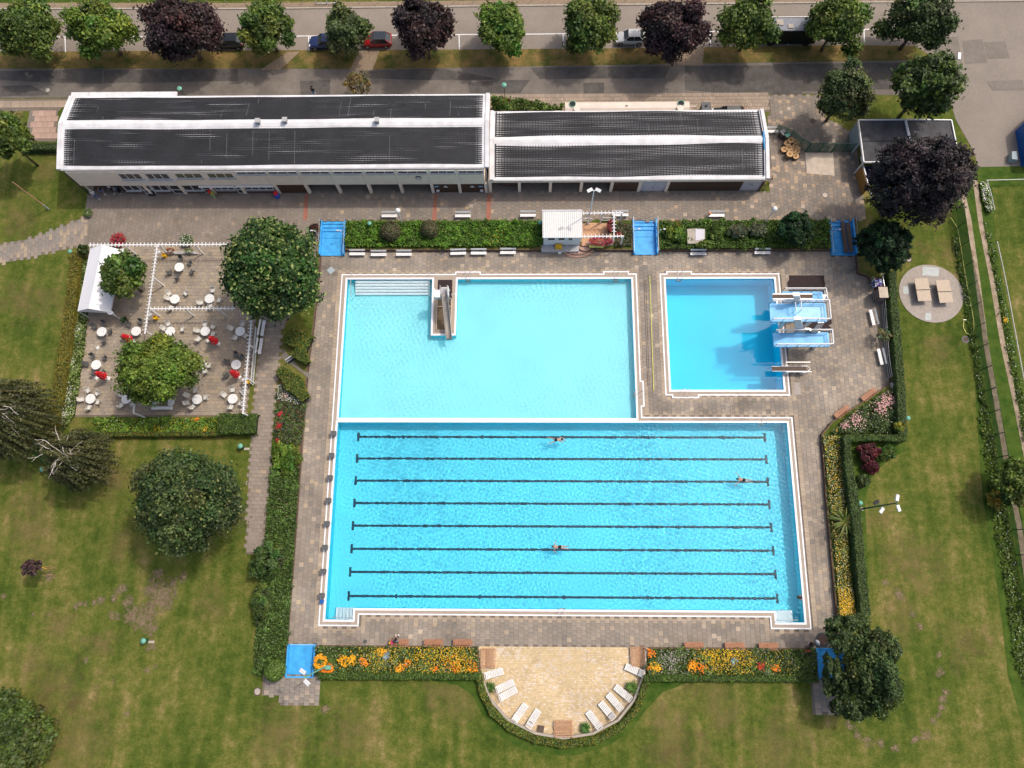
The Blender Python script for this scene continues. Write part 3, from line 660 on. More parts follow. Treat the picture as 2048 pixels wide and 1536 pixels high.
# bare soil patches in the lawn
for (x_, y_, r_) in [(318, 1187, 26), (300, 1178, 12), (335, 1196, 18), (282, 1236, 24), (262, 1232, 15), (300, 1222, 12), (305, 1205, 12), (241, 1180, 11), (256, 1202, 12), (228, 1197, 7), (200, 1201, 8), (190, 1204, 6), (160, 1207, 6), (151, 1212, 5), (172, 1208, 4), (305, 1255, 9), (302, 1272, 6), (228, 1232, 9), (302, 1294, 9), (100, 1153, 10), (8, 1193, 6), (67, 1228, 4), (98, 1230, 4), (348, 1167, 10), (292, 1340, 5), (310, 1333, 4), (255, 1428, 5), (172, 1321, 5), (228, 1362, 4), (315, 1148, 12), (366, 1155, 8), (650, 1420, 8), (1700, 1452, 8),
                     (1892, 1385, 7), (1885, 1400, 9), (1882, 1415, 7), (1876, 1430, 6), (1866, 1442, 6), (1852, 1470, 10), (1830, 1480, 8), (1790, 1495, 8), (1760, 1486, 9), (1735, 1484, 9), (1715, 1470, 8), (1880, 1345, 8), (1878, 1310, 6), (1798, 1190, 9), (1772, 1165, 6), (1825, 1228, 6), (1840, 1252, 6)]:
    patch((x_, y_), r_ / 19.0 * 1.5, 'wornsoil', .002 + random.random() * .003, 'bare_soil', random.uniform(1.0, 1.6))
# ---------------------------------------------------------------- club building
def part(mb, name, m, t, **k): return mb.build(name, m, t, origin=tuple(t.location), **k)
def gable(name, label, xw, xe, ys, yr, yn, ze, zr, ns, nn, wavy):
    """roof with white sheet, ridge band, verge boards and black absorber strips"""
    t = thing(name, label, 'building', (xw, ys, 0))
    rf = MB(); q = [(ys, ze), (yr, zr), (yn, ze)]
    for x in (xw, xe): rf.v += [(x, a, b) for a, b in q] + [(x, a, b - .22) for a, b in q]
    rf.f += [(0, 6, 7, 1), (1, 7, 8, 2), (3, 4, 10, 9), (4, 5, 11, 10), (0, 1, 4, 3), (1, 2, 5, 4), (6, 9, 10, 7), (7, 10, 11, 8), (0, 3, 9, 6), (2, 8, 11, 5)]
    roof = part(rf, 'roof', 'roofwhite', t)
    o3 = tuple(t.location)
    for x in (xw, xe - .5):
        mb = MB(); mb.beam((x + .25, ys - .02, ze + .07), (x + .25, yr, zr + .07), .40, .14); mb.beam((x + .25, yr, zr + .07), (x + .25, yn + .02, ze + .07), .40, .14)
        mb.build('verge_board', 'roofwhite', roof, origin=o3)
    mb = MB(); mb.box(xw + .5, xe - .5, ys - .14, ys - .01, ze - .16, ze - .02); mb.build('gutter', 'gutter', roof, origin=o3)
    mb = MB()
    zk = zr - (zr - ze) * .45 / (yr - ys); zk2 = zr - (zr - ze) * .45 / (yn - yr)
    mb.add([(x, a, b) for x in (xw + .5, xe - .5) for a, b in ((yr - .45, zk + .03), (yr, zr + .05), (yr + .45, zk2 + .03))], [(0, 3, 4, 1), (1, 4, 5, 2)])
    mb.build('ridge_cap', 'roofwhite', roof, origin=o3)
    rr = random.Random(int(xe))
    for (y0, y1, N) in ((yr - .62, ys + .38, ns), (yr + .55, yn - .25, nn)):
        def zz(y): return ze + (zr - ze) * (1 - abs(y - yr) / (abs((ys if y < yr else yn) - yr)))
        pt = (y1 - y0) / N; nseg = int((xe - xw - 1.6) / .9)
        ph = [rr.uniform(0, 6.28) for _ in range(12)]
        def edge(i, x):      # strip boundary line i, wavering along the roof
            a = wavy * (math.sin(x * .16 + ph[0]) * .5 + .3 * math.sin(x * .43 + ph[1] + i * .5))
            return y0 + pt * (i + a * min(1, 1.0))
        for i in range(N):
            f1 = rr.uniform(.1, .35); p1 = rr.uniform(0, 6.28); p2 = rr.uniform(0, 6.28); amp = .22 + .38 * wavy * wavy
            mb = MB(); prev = None
            for s_ in range(nseg + 1):
                x = xw + .8 + (xe - xw - 1.6) * s_ / nseg
                en = min(s_, nseg - s_)
                u_ = math.sin(x * f1 + p1) + .7 * math.sin(x * f1 * 2.3 + p2) + .9 * wavy - .55
                g = (max(0, min(1, (u_ - .25) * 2.2)) * .20 if wavy < .5 else .07 + .15 * max(0, min(1, u_))) + {0: .34, 1: .04}.get(en, 0)
                g = min(g, .5)
                ya, yb = edge(i, x) + pt * g * .5, edge(i + 1, x) - pt * g * .5
                cur = [(x, ya, zz(ya) + .018 + .004 * (i % 2)), (x, yb, zz(yb) + .018 + .004 * (i % 2)), ]
                b = len(mb.v); mb.v += cur + [(x, cur[0][1], cur[0][2] - .02), (x, cur[1][1], cur[1][2] - .02)]
                if prev is not None:
                    p_ = prev; mb.f += [(p_, b, b + 1, p_ + 1), (p_ + 2, b + 2, b, p_), (p_ + 1, b + 1, b + 3, p_ + 3)]
                prev = b
            mb.build('absorber_strip', 'absorber', roof, origin=o3)
        mb = MB(); n = int((xe - xw - 2) / .33)
        for k in range(n):
            x = xw + 1.1 + k * .33; yy = sorted((y0, y1)); e = .02
            mb.add([(x, yy[0], zz(yy[0]) + .030), (x + .07, yy[0], zz(yy[0]) + .030), (x + .07, yy[1], zz(yy[1]) + .030), (x, yy[1], zz(yy[1]) + .030)], [(0, 1, 2, 3)])
        o = mb.build('spacer_web', 'absorber', roof, origin=o3); o['kind'] = 'stuff'
        mb = MB()
        for k in range(int((xe - xw - 2) / .98)):
            x = xw + 1.0 + k * .98 + rr.uniform(-.05, .05); yy = sorted((y0, y1)); a_, b_ = sorted((rr.uniform(0, 1), rr.uniform(0, 1)))
            if rr.random() < .8: continue
            u, v_ = yy[0] + (yy[1] - yy[0]) * a_, yy[0] + (yy[1] - yy[0]) * b_
            mb.add([(x, u, zz(u) + .034), (x + .014, u, zz(u) + .034), (x + .014, v_, zz(v_) + .034), (x, v_, zz(v_) + .034)], [(0, 1, 2, 3)])
        o = mb.build('strip_seam', 'gutter', roof, origin=o3); o['kind'] = 'stuff'
    return t, roof
def absorber_mat():
    m, t, b = principled('black_absorber_mat'); L = t.links.new; tc = t.nodes.new('ShaderNodeTexCoord')
    rgb = t.nodes.new('ShaderNodeRGB'); rgb.outputs[0].default_value = (.017, .018, .021, 1)
    L(vary(t, vary(t, rgb.outputs[0], .5, .3), 9, .25), b.inputs['Base Color']); b.inputs['Roughness'].default_value = .62; b.inputs['Specular IOR Level'].default_value = .3
    wv = t.nodes.new('ShaderNodeTexWave'); wv.bands_direction = 'Y'; wv.inputs['Scale'].default_value = 14; L(tc.outputs['Object'], wv.inputs['Vector'])
    bp = t.nodes.new('ShaderNodeBump'); bp.inputs['Strength'].default_value = .4; bp.inputs['Distance'].default_value = .01; L(wv.outputs[0], bp.inputs['Height']); L(bp.outputs[0], b.inputs['Normal'])
    return m
M['absorber'] = absorber_mat()
def window(parent, x0, x1, z0, z1, Y, n, fw=.09, sill=True, gm='glass', depth=.06, name='window'):
    """window in a south-facing wall at plane Y; frame is the part, panes are sub-parts"""
    o3 = tuple(parent.location); mb = MB(); ye = Y - .045
    w_ = (x1 - x0) / n
    mb.box(x0, x1, ye, Y + .03, z0, z0 + fw); mb.box(x0, x1, ye, Y + .03, z1 - fw, z1)
    for k in range(n + 1):
        a = x0 + k * w_ - (fw / 2 if 0 < k < n else (0 if k == 0 else fw)); mb.box(a, a + fw, ye, Y + .03, z0 + fw, z1 - fw)
    f = mb.build(name, 'white', parent, origin=o3)
    for k in range(n):
        MB().box(x0 + k * w_ + fw * .5, x0 + (k + 1) * w_ - fw * .5, Y - .02, Y + .01, z0 + fw * .9, z1 - fw * .9).build('pane', gm if k or gm != 'mix' else 'glass', f, origin=o3)
    if sill: MB().box(x0 - .05, x1 + .05, Y - .2, Y, z0 - .07, z0 - .003).build('sill', 'gutter', f, origin=o3)
    return f
# left, two-storey
Yw = P(560, 387.5, 0)[1]; XW = P(184, 387.5, 0)[0]; XE = P(972, 387, 0)[0]
ZE = 5.4
xw, xe = P(113, 339, ZE)[0], P(978, 336, ZE)[0]
ys = P(560, 336.5, ZE)[1]; yn = P(560, 190.5, ZE)[1]; yr = P(560, 245.5, ZE + 1.0)[1]
club, croof = gable('club_building', 'long two-storey cream building with black solar mats on its white gabled roof', xw, xe, ys, yr, yn, ZE, ZE + 1.0, 19, 13, .35)
yb = yn - .4; LZ = 2.1
mb = MB(); mb.box(XW - .12, XE, Yw, Yw + .3, LZ, ZE - .25)                       # upper facade
mb.box(XW - .12, XW + .13, Yw + .3, yb, 0, ZE - .25); mb.box(XE - .25, XE, Yw + .3, yb, 0, ZE - .25); mb.box(XW + .13, XE - .25, yb - .3, yb, 0, ZE - .25)
for xg in (XW - .12, XE - .25): mb.add([(xg, Yw, ZE - .25), (xg, yb, ZE - .25), (xg, yr, ZE + .72), (xg + .25, Yw, ZE - .25), (xg + .25, yb, ZE - .25), (xg + .25, yr, ZE + .72)], [(0, 2, 1), (3, 4, 5), (0, 1, 4, 3), (1, 2, 5, 4), (0, 3, 5, 2)])
part(mb, 'wall', 'cream', club)
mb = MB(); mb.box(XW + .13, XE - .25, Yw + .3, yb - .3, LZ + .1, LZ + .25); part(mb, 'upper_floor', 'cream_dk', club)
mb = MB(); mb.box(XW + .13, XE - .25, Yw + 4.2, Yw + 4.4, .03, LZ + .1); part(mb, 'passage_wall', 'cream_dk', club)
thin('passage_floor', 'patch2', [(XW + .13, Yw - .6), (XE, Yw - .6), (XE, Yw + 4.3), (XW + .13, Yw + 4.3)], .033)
# ground floor front
def gx(px, z=1.0): return PW(px, P(px, 387.5, 0)[1] and 387.5 - 9.3 * z, Yw)[0]
def gxx(px): return P(px, 387.5, 0)[0]
o3 = tuple(club.location)
cols = [240 + 20, 304, 373, 431, 492, 560, 620, 682, 743, 805.5, 867, 921, 973]
for cpx in cols[0:1] + cols[1:]:
    if cpx in (260,): continue
    x = gxx(cpx); MB().box(x - .17, x + .17, Yw - .02, Yw + .32, 0, LZ).build('column', 'cream', club, origin=o3)
# brick infill with windows and doors (px ranges on the ground line), set .12 back
def infill(a, b, m, yoff=.12): MB().box(gxx(a) , gxx(b), Yw + yoff, Yw + yoff + .15, .03, LZ).build('infill_panel', m, club, origin=o3)
infill(258, 557, 'brownbrick')
MB().box(gxx(256), gxx(258), Yw + .12, Yw + 4.2, .03, LZ).build('infill_panel', 'brownbrick', club, origin=o3)
for a, b in ((260, 290), (316, 347), (376, 412)): window(club, gxx(a), gxx(b), .75, 1.98, Yw + .12, 2)
for a, b in ((437, 476), (496, 553)): window(club, gxx(a), gxx(b), .85, 1.7, Yw + .12, 3 if a < 480 else 4)
for a, b, m in ((293, 314, 'white'), (350, 371, 'white'), (413, 430, 'greywhite'), (478, 491, 'white')):
    d_ = MB().box(gxx(a), gxx(b), Yw + .07, Yw + .118, .03, 2.0).build('door', m, club, origin=o3)
    MB().box(gxx(a) + .14, gxx(b) - .14, Yw + .05, Yw + .068, 1.05, 1.88).build('door_glass', 'glass', d_, origin=o3); MB().box(gxx(a) + .14, gxx(b) - .14, Yw + .05, Yw + .068, .2, .85).build('door_glass', 'glass', d_, origin=o3)
for a, b in ((412, 482), (484, 558)):      # awning cassettes
    MB().box(gxx(a), gxx(b), Yw - .25, Yw - .03, 1.92, 2.08).build('awning_box', 'white', club, origin=o3)
infill(562, 618, 'brown'); 
k = int((gxx(618) - gxx(562)) / .16)
o = MB()
for i in range(k): o.box(gxx(562) + .2 + i * .16, gxx(562) + .32 + i * .16, Yw + .08, Yw + .118, .05, LZ - .05)
o = o.build('batten', 'brown', club, origin=o3); o['kind'] = 'stuff'
infill(867, 973, 'brown')
for a, b in ((872, 916), (926, 968)):
    for i in range(12):
        x = gxx(a) + (gxx(b) - gxx(a)) * i / 12; MB().box(x, x + .15, Yw + .08, Yw + .118, .05, 1.95).build('board', 'brown', club, origin=o3)
# toilet signs: blue plate with white bar, and a pale triangle
M['signblue'] = mat('sign_blue', (.10, .38, .65), .5, amt=.02)
for px_, kind in ((874, 0), (892, 1), (945, 1), (962, 0)):
    x = PW(px_, 377, Yw)[0]; mb = MB()
    if kind == 0:
        s_ = mb.box(x - .28, x + .28, Yw - .03, Yw - .01, 1.45, 1.68).build('sign', 'signblue', club, origin=o3); MB().box(x - .2, x + .2, Yw - .045, Yw - .032, 1.53, 1.60).build('lettering', 'white', s_, origin=o3)
        MB().tube([(x + .05, Yw - .12, .62), (x + .05, Yw + .02, .62)], .2, 12).build('round_lamp', 'white', club, origin=o3)
    else:
        mb.v = [(x - .3, Yw - .02, 1.36), (x + .3, Yw - .02, 1.36), (x, Yw - .02, 1.75), (x - .3, Yw, 1.36), (x + .3, Yw, 1.36), (x, Yw, 1.75)]; mb.f = [(0, 1, 2), (3, 5, 4), (0, 3, 4, 1), (1, 4, 5, 2), (2, 5, 3, 0)]
        mb.build('sign', 'white', club, origin=o3)
# upper windows
def zof(py, px=500): return PW(px, py, Yw)[1]
for i, (a, b) in enumerate(((236, 281), (290, 337), (350, 404), (414, 467))):
    x0 = PW(a, 350, Yw)[0]; x1 = PW(b, 350, Yw)[0]; window(club, x0, x1, zof(357 if i < 2 else 355.5), zof(345.5), Yw, 3, .1, True, 'glass' if i < 2 else 'greenglass')
    if i < 2: MB().box(x0 + .25, x1 + .3, Yw - .12, Yw - .005, zof(362.5), zof(359)).build('awning_box', 'white', club, origin=o3)
for a, b in ((473, 532), (537, 595), (602, 660), (666.5, 725), (731, 789), (796, 854), (861, 910), (917, 967)):
    x0 = PW(a, 346, Yw)[0]; x1 = PW(b, 346, Yw)[0]; window(club, x0, x1, zof(348), zof(343), Yw, 3, .07)
for px_ in range(473, 975, 64):       # facade panel joints
    x = PW(px_, 360, Yw)[0]; MB().box(x - .012, x + .012, Yw - .006, Yw, LZ + .02, zof(350)).build('panel_joint', 'gutter', club, origin=o3)
# clock
cp = PW(837, 355, Yw); ck = thing('wall_clock', 'round wall clock on the cream facade above the open arcade', 'clock', (cp[0], Yw - .03, cp[1]))
mb = MB(); mb.tube([(0, 0, 0), (0, -.08, 0)], .34, 24); mb.build('rim', 'dark', ck)
mb = MB(); mb.tube([(0, -.081, 0), (0, -.09, 0)], .28, 24); mb.build('dial', 'white', ck)
for k in range(12):
    t_ = k * math.pi / 6; MB().beam((.21 * math.sin(t_), -.095, .21 * math.cos(t_)), (.26 * math.sin(t_), -.095, .26 * math.cos(t_)), .02, .02).build('hour_mark', 'black', ck)
MB().beam((0, -.10, 0), (.10, -.10, -.09), .035, .012).build('hand', 'black', ck); MB().beam((0, -.105, 0), (-.14, -.105, .13), .025, .012).build('hand', 'black', ck)
# downpipes, chimneys, vestibule roof behind
for x in (xe - .35, ):
    MB().tube([(x, ys - .1, ZE - .2), (x, Yw - .08, ZE - .8), (x, Yw - .08, .05)], .06).build('downpipe', 'gutter', club, origin=o3)
MB().tube([(XW - .2, ys - .05, ZE - .2), (XW - .2, Yw - .06, ZE - .7), (XW - .2, Yw - .06, .05)], .07).build('downpipe', 'dark', club, origin=o3)
for px_, py_ in ((516, 243), (570, 241), (754, 241)):
    c = P(px_, py_, ZE + 1.3); MB().box(c[0] - .22, c[0] + .22, c[1] - .22, c[1] + .22, ZE + .9, ZE + 1.5).box(c[0] - .29, c[0] + .29, c[1] - .29, c[1] + .29, ZE + 1.5, ZE + 1.56).build('chimney', 'gutter', croof, origin=o3)
a = P(142, 184, 5.0); b = P(352, 196, 5.0)
v = thing('porch_roof', 'white panelled porch roof sticking out behind the club building', 'roof', (a[0], b[1], 0))
for i in range(6):
    x0 = a[0] + (b[0] - a[0]) * i / 6; MB().box(x0 + .02, x0 + (b[0] - a[0]) / 6 - .02, b[1], a[1], 4.7, 4.95).build('roof_panel', 'roofwhite', v, origin=tuple(v.location))
MB().box(a[0] + .2, b[0] - .2, b[1] + .05, a[1] - .2, 0, 4.69).build('wall', 'cream', v, origin=tuple(v.location))
# right, single storey
ZE2 = 2.95
xw2, xe2 = P(978, 360, ZE2)[0] + .02, P(1540, 357, ZE2)[0]
ys2 = P(1250, 358.5, ZE2)[1]; yn2 = P(1250, 221, ZE2)[1]; yr2 = P(1250, 279, ZE2 + .85)[1]
Yv = P(1250, 383.5, 0)[1]
annex, aroof = gable('changing_building', 'low cream building with wavy black solar mats, right of the two-storey one', xw2, xe2, ys2, yr2, yn2, ZE2, ZE2 + .85, 17, 14, .9)
o3 = tuple(annex.location)
def hx(px): return P(px, 383.5, 0)[0]
XW2, XE2 = hx(979), hx(1519)
TZ = 2.25
thin('passage_floor', 'patch2', [(XW2, Yv - .6), (XE2, Yv - .6), (XE2, Yv + 3.7), (XW2, Yv + 3.7)], .034)
mb = MB(); mb.box(XW2, XE2, Yv, Yv + .3, TZ, ZE2 - .2); mb.box(XE2 - .3, XE2, Yv + .3, yn2 - .4, 0, ZE2 - .2); mb.box(XW2, XW2 + .3, Yv + .3, yn2 - .4, 0, ZE2 - .2); mb.box(XW2 + .3, XE2 - .3, yn2 - .7, yn2 - .4, 0, ZE2 - .2)
mb.add([(XE2 - .3, Yv, ZE2 - .2), (XE2 - .3, yn2 - .4, ZE2 - .2), (XE2 - .3, yr2, ZE2 + .6), (XE2, Yv, ZE2 - .2), (XE2, yn2 - .4, ZE2 - .2), (XE2, yr2, ZE2 + .6)], [(0, 2, 1), (3, 4, 5), (1, 2, 5, 4), (0, 3, 5, 2)])
part(mb, 'wall', 'cream', annex)
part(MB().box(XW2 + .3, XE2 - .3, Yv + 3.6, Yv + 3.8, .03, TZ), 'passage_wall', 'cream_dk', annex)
for px_ in (981, 1039, 1100, 1161, 1221, 1276, 1331): x = hx(px_); MB().box(x - .17, x + .17, Yv - .02, Yv + .32, .0, TZ).build('column', 'cream', annex, origin=o3)
def rbox(a, b, z0, z1, m, nm, y0=.1, y1=.25): return MB().box(hx(a), hx(b), Yv + y0, Yv + y1, z0, z1).build(nm, m, annex, origin=o3)
rbox(1225, 1273, .05, TZ, 'brown', 'wall_cladding'); rbox(1334, 1478, .03, TZ, 'brown', 'wall_cladding'); rbox(1478, 1515, .03, TZ, 'greywhite', 'gate'); rbox(1515, 1519, 0, TZ, 'brownbrick', 'wall_end', -.01, .3)
rbox(1279, 1328, .03, TZ, 'greywhite', 'wall_end', .12, .25)
for a, b in ((1286, 1305), (1306, 1324)): d_ = rbox(a, b, .05, 2.0, 'greywhite', 'door', .05, .118)
MB().box(hx(1304) - .1, hx(1304) - .04, Yv - .0, Yv + .045, .95, 1.1).build('handle', 'dark', annex, origin=o3)
for k in range(34):
    x = hx(1334) + .05 + (hx(1478) - hx(1334)) * k / 34; MB().box(x, x + .19, Yv + .06, Yv + .098, .06, TZ - .04).build('board', 'brown', annex, origin=o3)
for k in range(11):
    x = hx(1225) + .2 + (hx(1271) - hx(1227)) * k / 11; MB().box(x, x + .19, Yv + .06, Yv + .098, .06, TZ - .04).build('board', 'brown', annex, origin=o3)
for dx_, dz_ in ((-.15, 1.5), (.12, 1.5), (0, 1.3), (.3, 1.1)): x = hx(1495); MB().box(x + dx_ - .05, x + dx_ + .05, Yv + .07, Yv + .098, dz_, dz_ + .09).build('vent_hole', 'dark', annex, origin=o3)
window(annex, hx(1003), hx(1034), 1.0, 2.1, Yv + .8, 2, .14, False); rbox(1000, 1037, .03, 1.0, 'brownbrick', 'parapet', .8, 1.0)
# blue hose and black pipes on verge
MB().tube([(xe2 - .62, yr2 + .9, ZE2 + .95), (xe2 - .66, yr2 - .6, ZE2 + .95), (xe2 - .6, yr2 - 1.3, ZE2 + .75)], .09).build('hose', 'blue', aroof, origin=o3)
def zz2(y): return ZE2 + .85 * (1 - abs(y - yr2) / abs((ys2 if y < yr2 else yn2) - yr2))
for y0, y1 in ((ys2 + .3, yr2 - .5), (yr2 + .5, yn2 - .2)):
    MB().tube([(xe2 - .72, y0, zz2(y0) + .12), (xe2 - .72, y1, zz2(y1) + .12)], .07).build('header_pipe', 'absorber', aroof, origin=o3)
    MB().tube([(xw2 + .75, y0, zz2(y0) + .12), (xw2 + .75, y1, zz2(y1) + .12)], .07).build('header_pipe', 'absorber', aroof, origin=o3)
# ---------------------------------------------------------------- cream tank behind the annex
za = P(1130, 199, 2.6); zb = P(1380, 222, 2.6)
tk = thing('storage_tank', 'long cream storage tank with two open hatches lying behind the low building', 'tank', (za[0], zb[1], 0))
L_ = zb[0] - za[0]; W_ = za[1] - zb[1]; prof = []
for k in range(9):
    t_ = math.pi * k / 8; prof.append((W_ / 2 - W_ / 2 * math.cos(t_) * 1.0, 1.9 + .7 * math.sin(t_)))
mb = MB(); base = 0
poly = [(0, 0.1)] + prof + [(W_, .1)]
mb.v = [(0, a, b) for a, b in poly] + [(L_, a, b) for a, b in poly]; nn = len(poly)
mb.f = [(i, i + 1, nn + i + 1, nn + i) for i in range(nn - 1)] + [tuple(range(nn))[::-1], tuple(range(nn, 2 * nn))]
mb.build('shell', 'tank', tk)
for xx in (P(1145, 210, 2.6)[0] - za[0], P(1362, 208, 2.6)[0] - za[0]):
    MB().lathe([(.42, 2.5), (.42, 2.68), (.36, 2.68), (.34, 2.55)], 18, (xx, W_ * .62, 0)).build('hatch', 'green', tk); MB().lathe([(.34, 2.56), (.34, 2.64)], 18, (xx, W_ * .62, 0)).build('opening', 'black', tk)
    MB().lathe([(.40, 2.66), (.40, 2.75)], 18, (xx + (.55 if xx < 5 else -.12), W_ * .2, 0)).build('lid', 'tank', tk)
MB().tube([(-1.2, W_ * .4, .2), (-1.2, W_ * .4, 1.7), (0, W_ * .4, 1.7)], .11).build('pipe', 'tank', tk); MB().lathe([(.1, 0), (.14, .2)], 10, (L_ / 2, W_ / 2, 2.58)).build('vent_pipe', 'tank', tk)
MB().tube([(L_, W_ * .5, 2.3), (L_ + .8, W_ * .5, 2.3), (L_ + .8, W_ * .5, .3)], .06).build('pipe', 'tank', tk)

# ---------------------------------------------------------------- carports, gate, container
def flatroof(name, label, px, zt, leftwall, walls=True):
    poly = PP(px, zt); t = thing(name, label, 'carport', (*poly[0], 0)); o3 = tuple(t.location)
    MB().prism(poly, zt - .12, zt).build('roof', 'flat', t, origin=o3)
    for i in range(len(poly)): MB().beam((*poly[i], zt + .0), (*poly[(i + 1) % len(poly)], zt + .0), .12, .3).build('fascia', 'white', t, origin=o3)
    return t, poly, o3
t, poly, o3 = flatroof('carport', 'flat dark-roofed carport with white edges, pale blue wall on its left', [(1716, 241), (1809, 240), (1818, 283), (1828, 325), (1727, 325)], 2.6, True)
M['paleblue'] = mat('pale_blue_grey_wall', (.30, .36, .38), .7, amt=.05)
MB().prism([(poly[0][0] - .0, poly[0][1]), (poly[0][0] + .12, poly[0][1]), (poly[0][0] + .12, poly[0][1] - 2.9), (poly[0][0], poly[0][1] - 2.9)], 0, 2.44).build('wall', 'paleblue', t, origin=o3)
mx = [(poly[0][0] * .5 + poly[4][0] * .5, poly[0][1] * .5 + poly[4][1] * .5), poly[4], poly[3], poly[1]]
for a, b in mx: MB().box(a - .0, a + .14, b - .0, b + .14, 0, 2.45).build('post', 'white', t, origin=o3)
MB().beam((poly[0][0], (poly[0][1] + poly[4][1]) / 2, 2.61), (poly[1][0], (poly[1][1] + poly[3][1]) / 2, 2.61), .1, .03).build('roof_joint', 'black', t, origin=o3)
t, poly2, o3 = flatroof('carport', 'flat dark-roofed carport half hidden behind the black copper beech', [(1811, 240), (1902, 241), (1912, 290), (1916, 325), (1831, 325)], 2.62, True)
for a, b in poly2[1:4]: MB().box(a - .14, a, b, b + .14, 0, 2.45).build('post', 'white', t, origin=o3)
# ochre fence panel and white rail beside
yd = thing('timber_screen', 'ochre timber screen with white top rail below the carport', 'fence', (*P(1730, 395), 0)); o3 = tuple(yd.location)
q0, q1 = P(1733, 328, 0), P(1743, 400, 0)
q0, q1 = P(1710, 348, 0), P(1722, 390, 0)
MB().beam((*q0, .9), (*q1, .9), .06, 1.8).build('panel', 'ochre', yd, origin=o3); MB().beam((q0[0], q0[1] + 1.2, 1.85), (q1[0] + .3, q1[1] - 1.5, 1.85), .12, .12).build('rail', 'white', yd, origin=o3)
for k in range(3): c = (q0[0] + (q1[0] - q0[0]) * k / 2, q0[1] + (q1[1] - q0[1]) * k / 2); MB().box(c[0] + .04, c[0] + .12, c[1] - .05, c[1] + .05, 0, 1.85).build('post', 'ochre', yd, origin=o3)
def fence_run(name, label, cat, pts, h, postm, rails, pr=.05, net=None, lean=0, z0=0, group=None, rr=.03, posts=True, netname='mesh_panel'):
    t = thing(name, label, cat, (*pts[0], z0), 0, group); o = Vector((*pts[0], 0)); q = [Vector((*p, 0)) - o for p in pts]
    if posts:
        for p in q: MB().tube([p, p + Vector((0, 0, h))], pr, 6).build('post', postm, t)
    for zr_ in rails:
        for i in range(len(q) - 1): MB().tube([q[i] + Vector((0, 0, zr_)), q[i + 1] + Vector((0, 0, zr_))], rr, 5).build('rail', postm, t)
    if net:
        for i in range(len(q) - 1):
            a, b = q[i], q[i + 1]; d = b - a; L = d.length
            me = bpy.data.meshes.new(netname); me.from_pydata([(0, 0, .05), (L, 0, .05), (L, 0, h - .05), (0, 0, h - .05), (0, .012, .05), (L, .012, .05), (L, .012, h - .05), (0, .012, h - .05)], [], [(0, 1, 2, 3), (4, 7, 6, 5)]); me.materials.append(M[net])
            o_ = bpy.data.objects.new(netname, me); link(o_, t); o_.location = a; o_.rotation_euler = (0, 0, math.atan2(d.y, d.x))
    return t
def net2():
    m, t, b = principled('green_mesh'); L = t.links.new; tc = t.nodes.new('ShaderNodeTexCoord'); sx = t.nodes.new('ShaderNodeSeparateXYZ'); L(tc.outputs['Object'], sx.inputs[0])
    outs = []
    for ax in (0, 2):
        f = t.nodes.new('ShaderNodeMath'); f.operation = 'PINGPONG'; f.inputs[1].default_value = .05; L(sx.outputs[ax], f.inputs[0])
        g = t.nodes.new('ShaderNodeMath'); g.operation = 'LESS_THAN'; g.inputs[1].default_value = .011; L(f.outputs[0], g.inputs[0]); outs.append(g.outputs[0])
    mx = t.nodes.new('ShaderNodeMath'); mx.operation = 'MAXIMUM'; L(outs[0], mx.inputs[0]); L(outs[1], mx.inputs[1]); L(mx.outputs[0], b.inputs['Alpha'])
    b.inputs['Base Color'].default_value = (.01, .10, .06, 1); b.inputs['Roughness'].default_value = .6; return m
M['net'] = net2()
fence_run('mesh_fence', 'dark green wire mesh fence running between lawn and dusty track', 'fence', PP([(1911, 420), (1914, 456), (1920, 494), (1928, 534), (1936, 573), (1944, 613), (1950, 655), (1956, 697), (1964, 739), (1972, 782), (1980, 825), (1988, 870), (1996, 915), (2006, 962), (2015, 1010), (2024, 1060), (2034, 1110), (2046, 1180), (2060, 1250)]), 1.9, 'dkgreen', [], .05, 'net')
fence_run('mesh_fence', 'short green wire mesh fence between log pile and low building', 'fence', PP([(1547, 268), (1577, 279), (1595, 296), (1611, 304)]), 1.9, 'dkgreen', [1.85], .045, 'net')
fence_run('mesh_fence', 'green wire mesh fence between the yard gate and the carport', 'fence', PP([(1663, 305), (1684, 305), (1706, 305)]), 1.9, 'dkgreen', [1.85], .045, 'net')
gt = fence_run('yard_gate', 'green two-leaf yard gate in front of the pale concrete pad', 'gate', PP([(1611, 304), (1637, 304), (1662, 305)]), 1.9, 'dkgreen', [.15, 1.85], .09, 'net')
rail_px = [(1970, 350), (1972, 365), (1985, 424)]
fence_run('pitch_rail', 'thin white rail at the corner of the playing field, upper piece', 'rail', PP([(2150, 358), (2040, 366), (1965, 368), (1973, 395), (1980, 426)], 0), .9, 'rail', [.88], .03, rr=.045)
fence_run('pitch_rail', 'long thin white rail along the playing field, right of the dusty track', 'rail', PP([(1985, 490), (1995, 535), (2006, 590), (2016, 645), (2026, 700), (2036, 755), (2047, 812), (2060, 880)], 0), .9, 'rail', [.88], .03, rr=.05)
# container at the right edge
q = PP([(2030, 262), (2060, 232), (2120, 250), (2120, 335), (2042, 333)], 0)
ct = thing('blue_container', 'blue steel container cut off by the right edge of the photo', 'container', (*q[0], 0)); o3 = tuple(ct.location)
MB().prism(q, 0, 2.4).build('body', 'bluepl', ct, origin=o3)
for k in range(7): a_ = P(2034 + k * 1.5, 268 + k * 9, 0); MB().box(a_[0] + .1, a_[0] + 3, a_[1] - .04, a_[1] + .04, 2.4, 2.45).build('roof_rib', 'bluepl', ct, origin=o3)
MB().prism(PP([(2024, 303), (2034, 302), (2036, 319), (2024, 318)], .8), 0, .8).build('side_box', 'paleblue', ct, origin=o3)
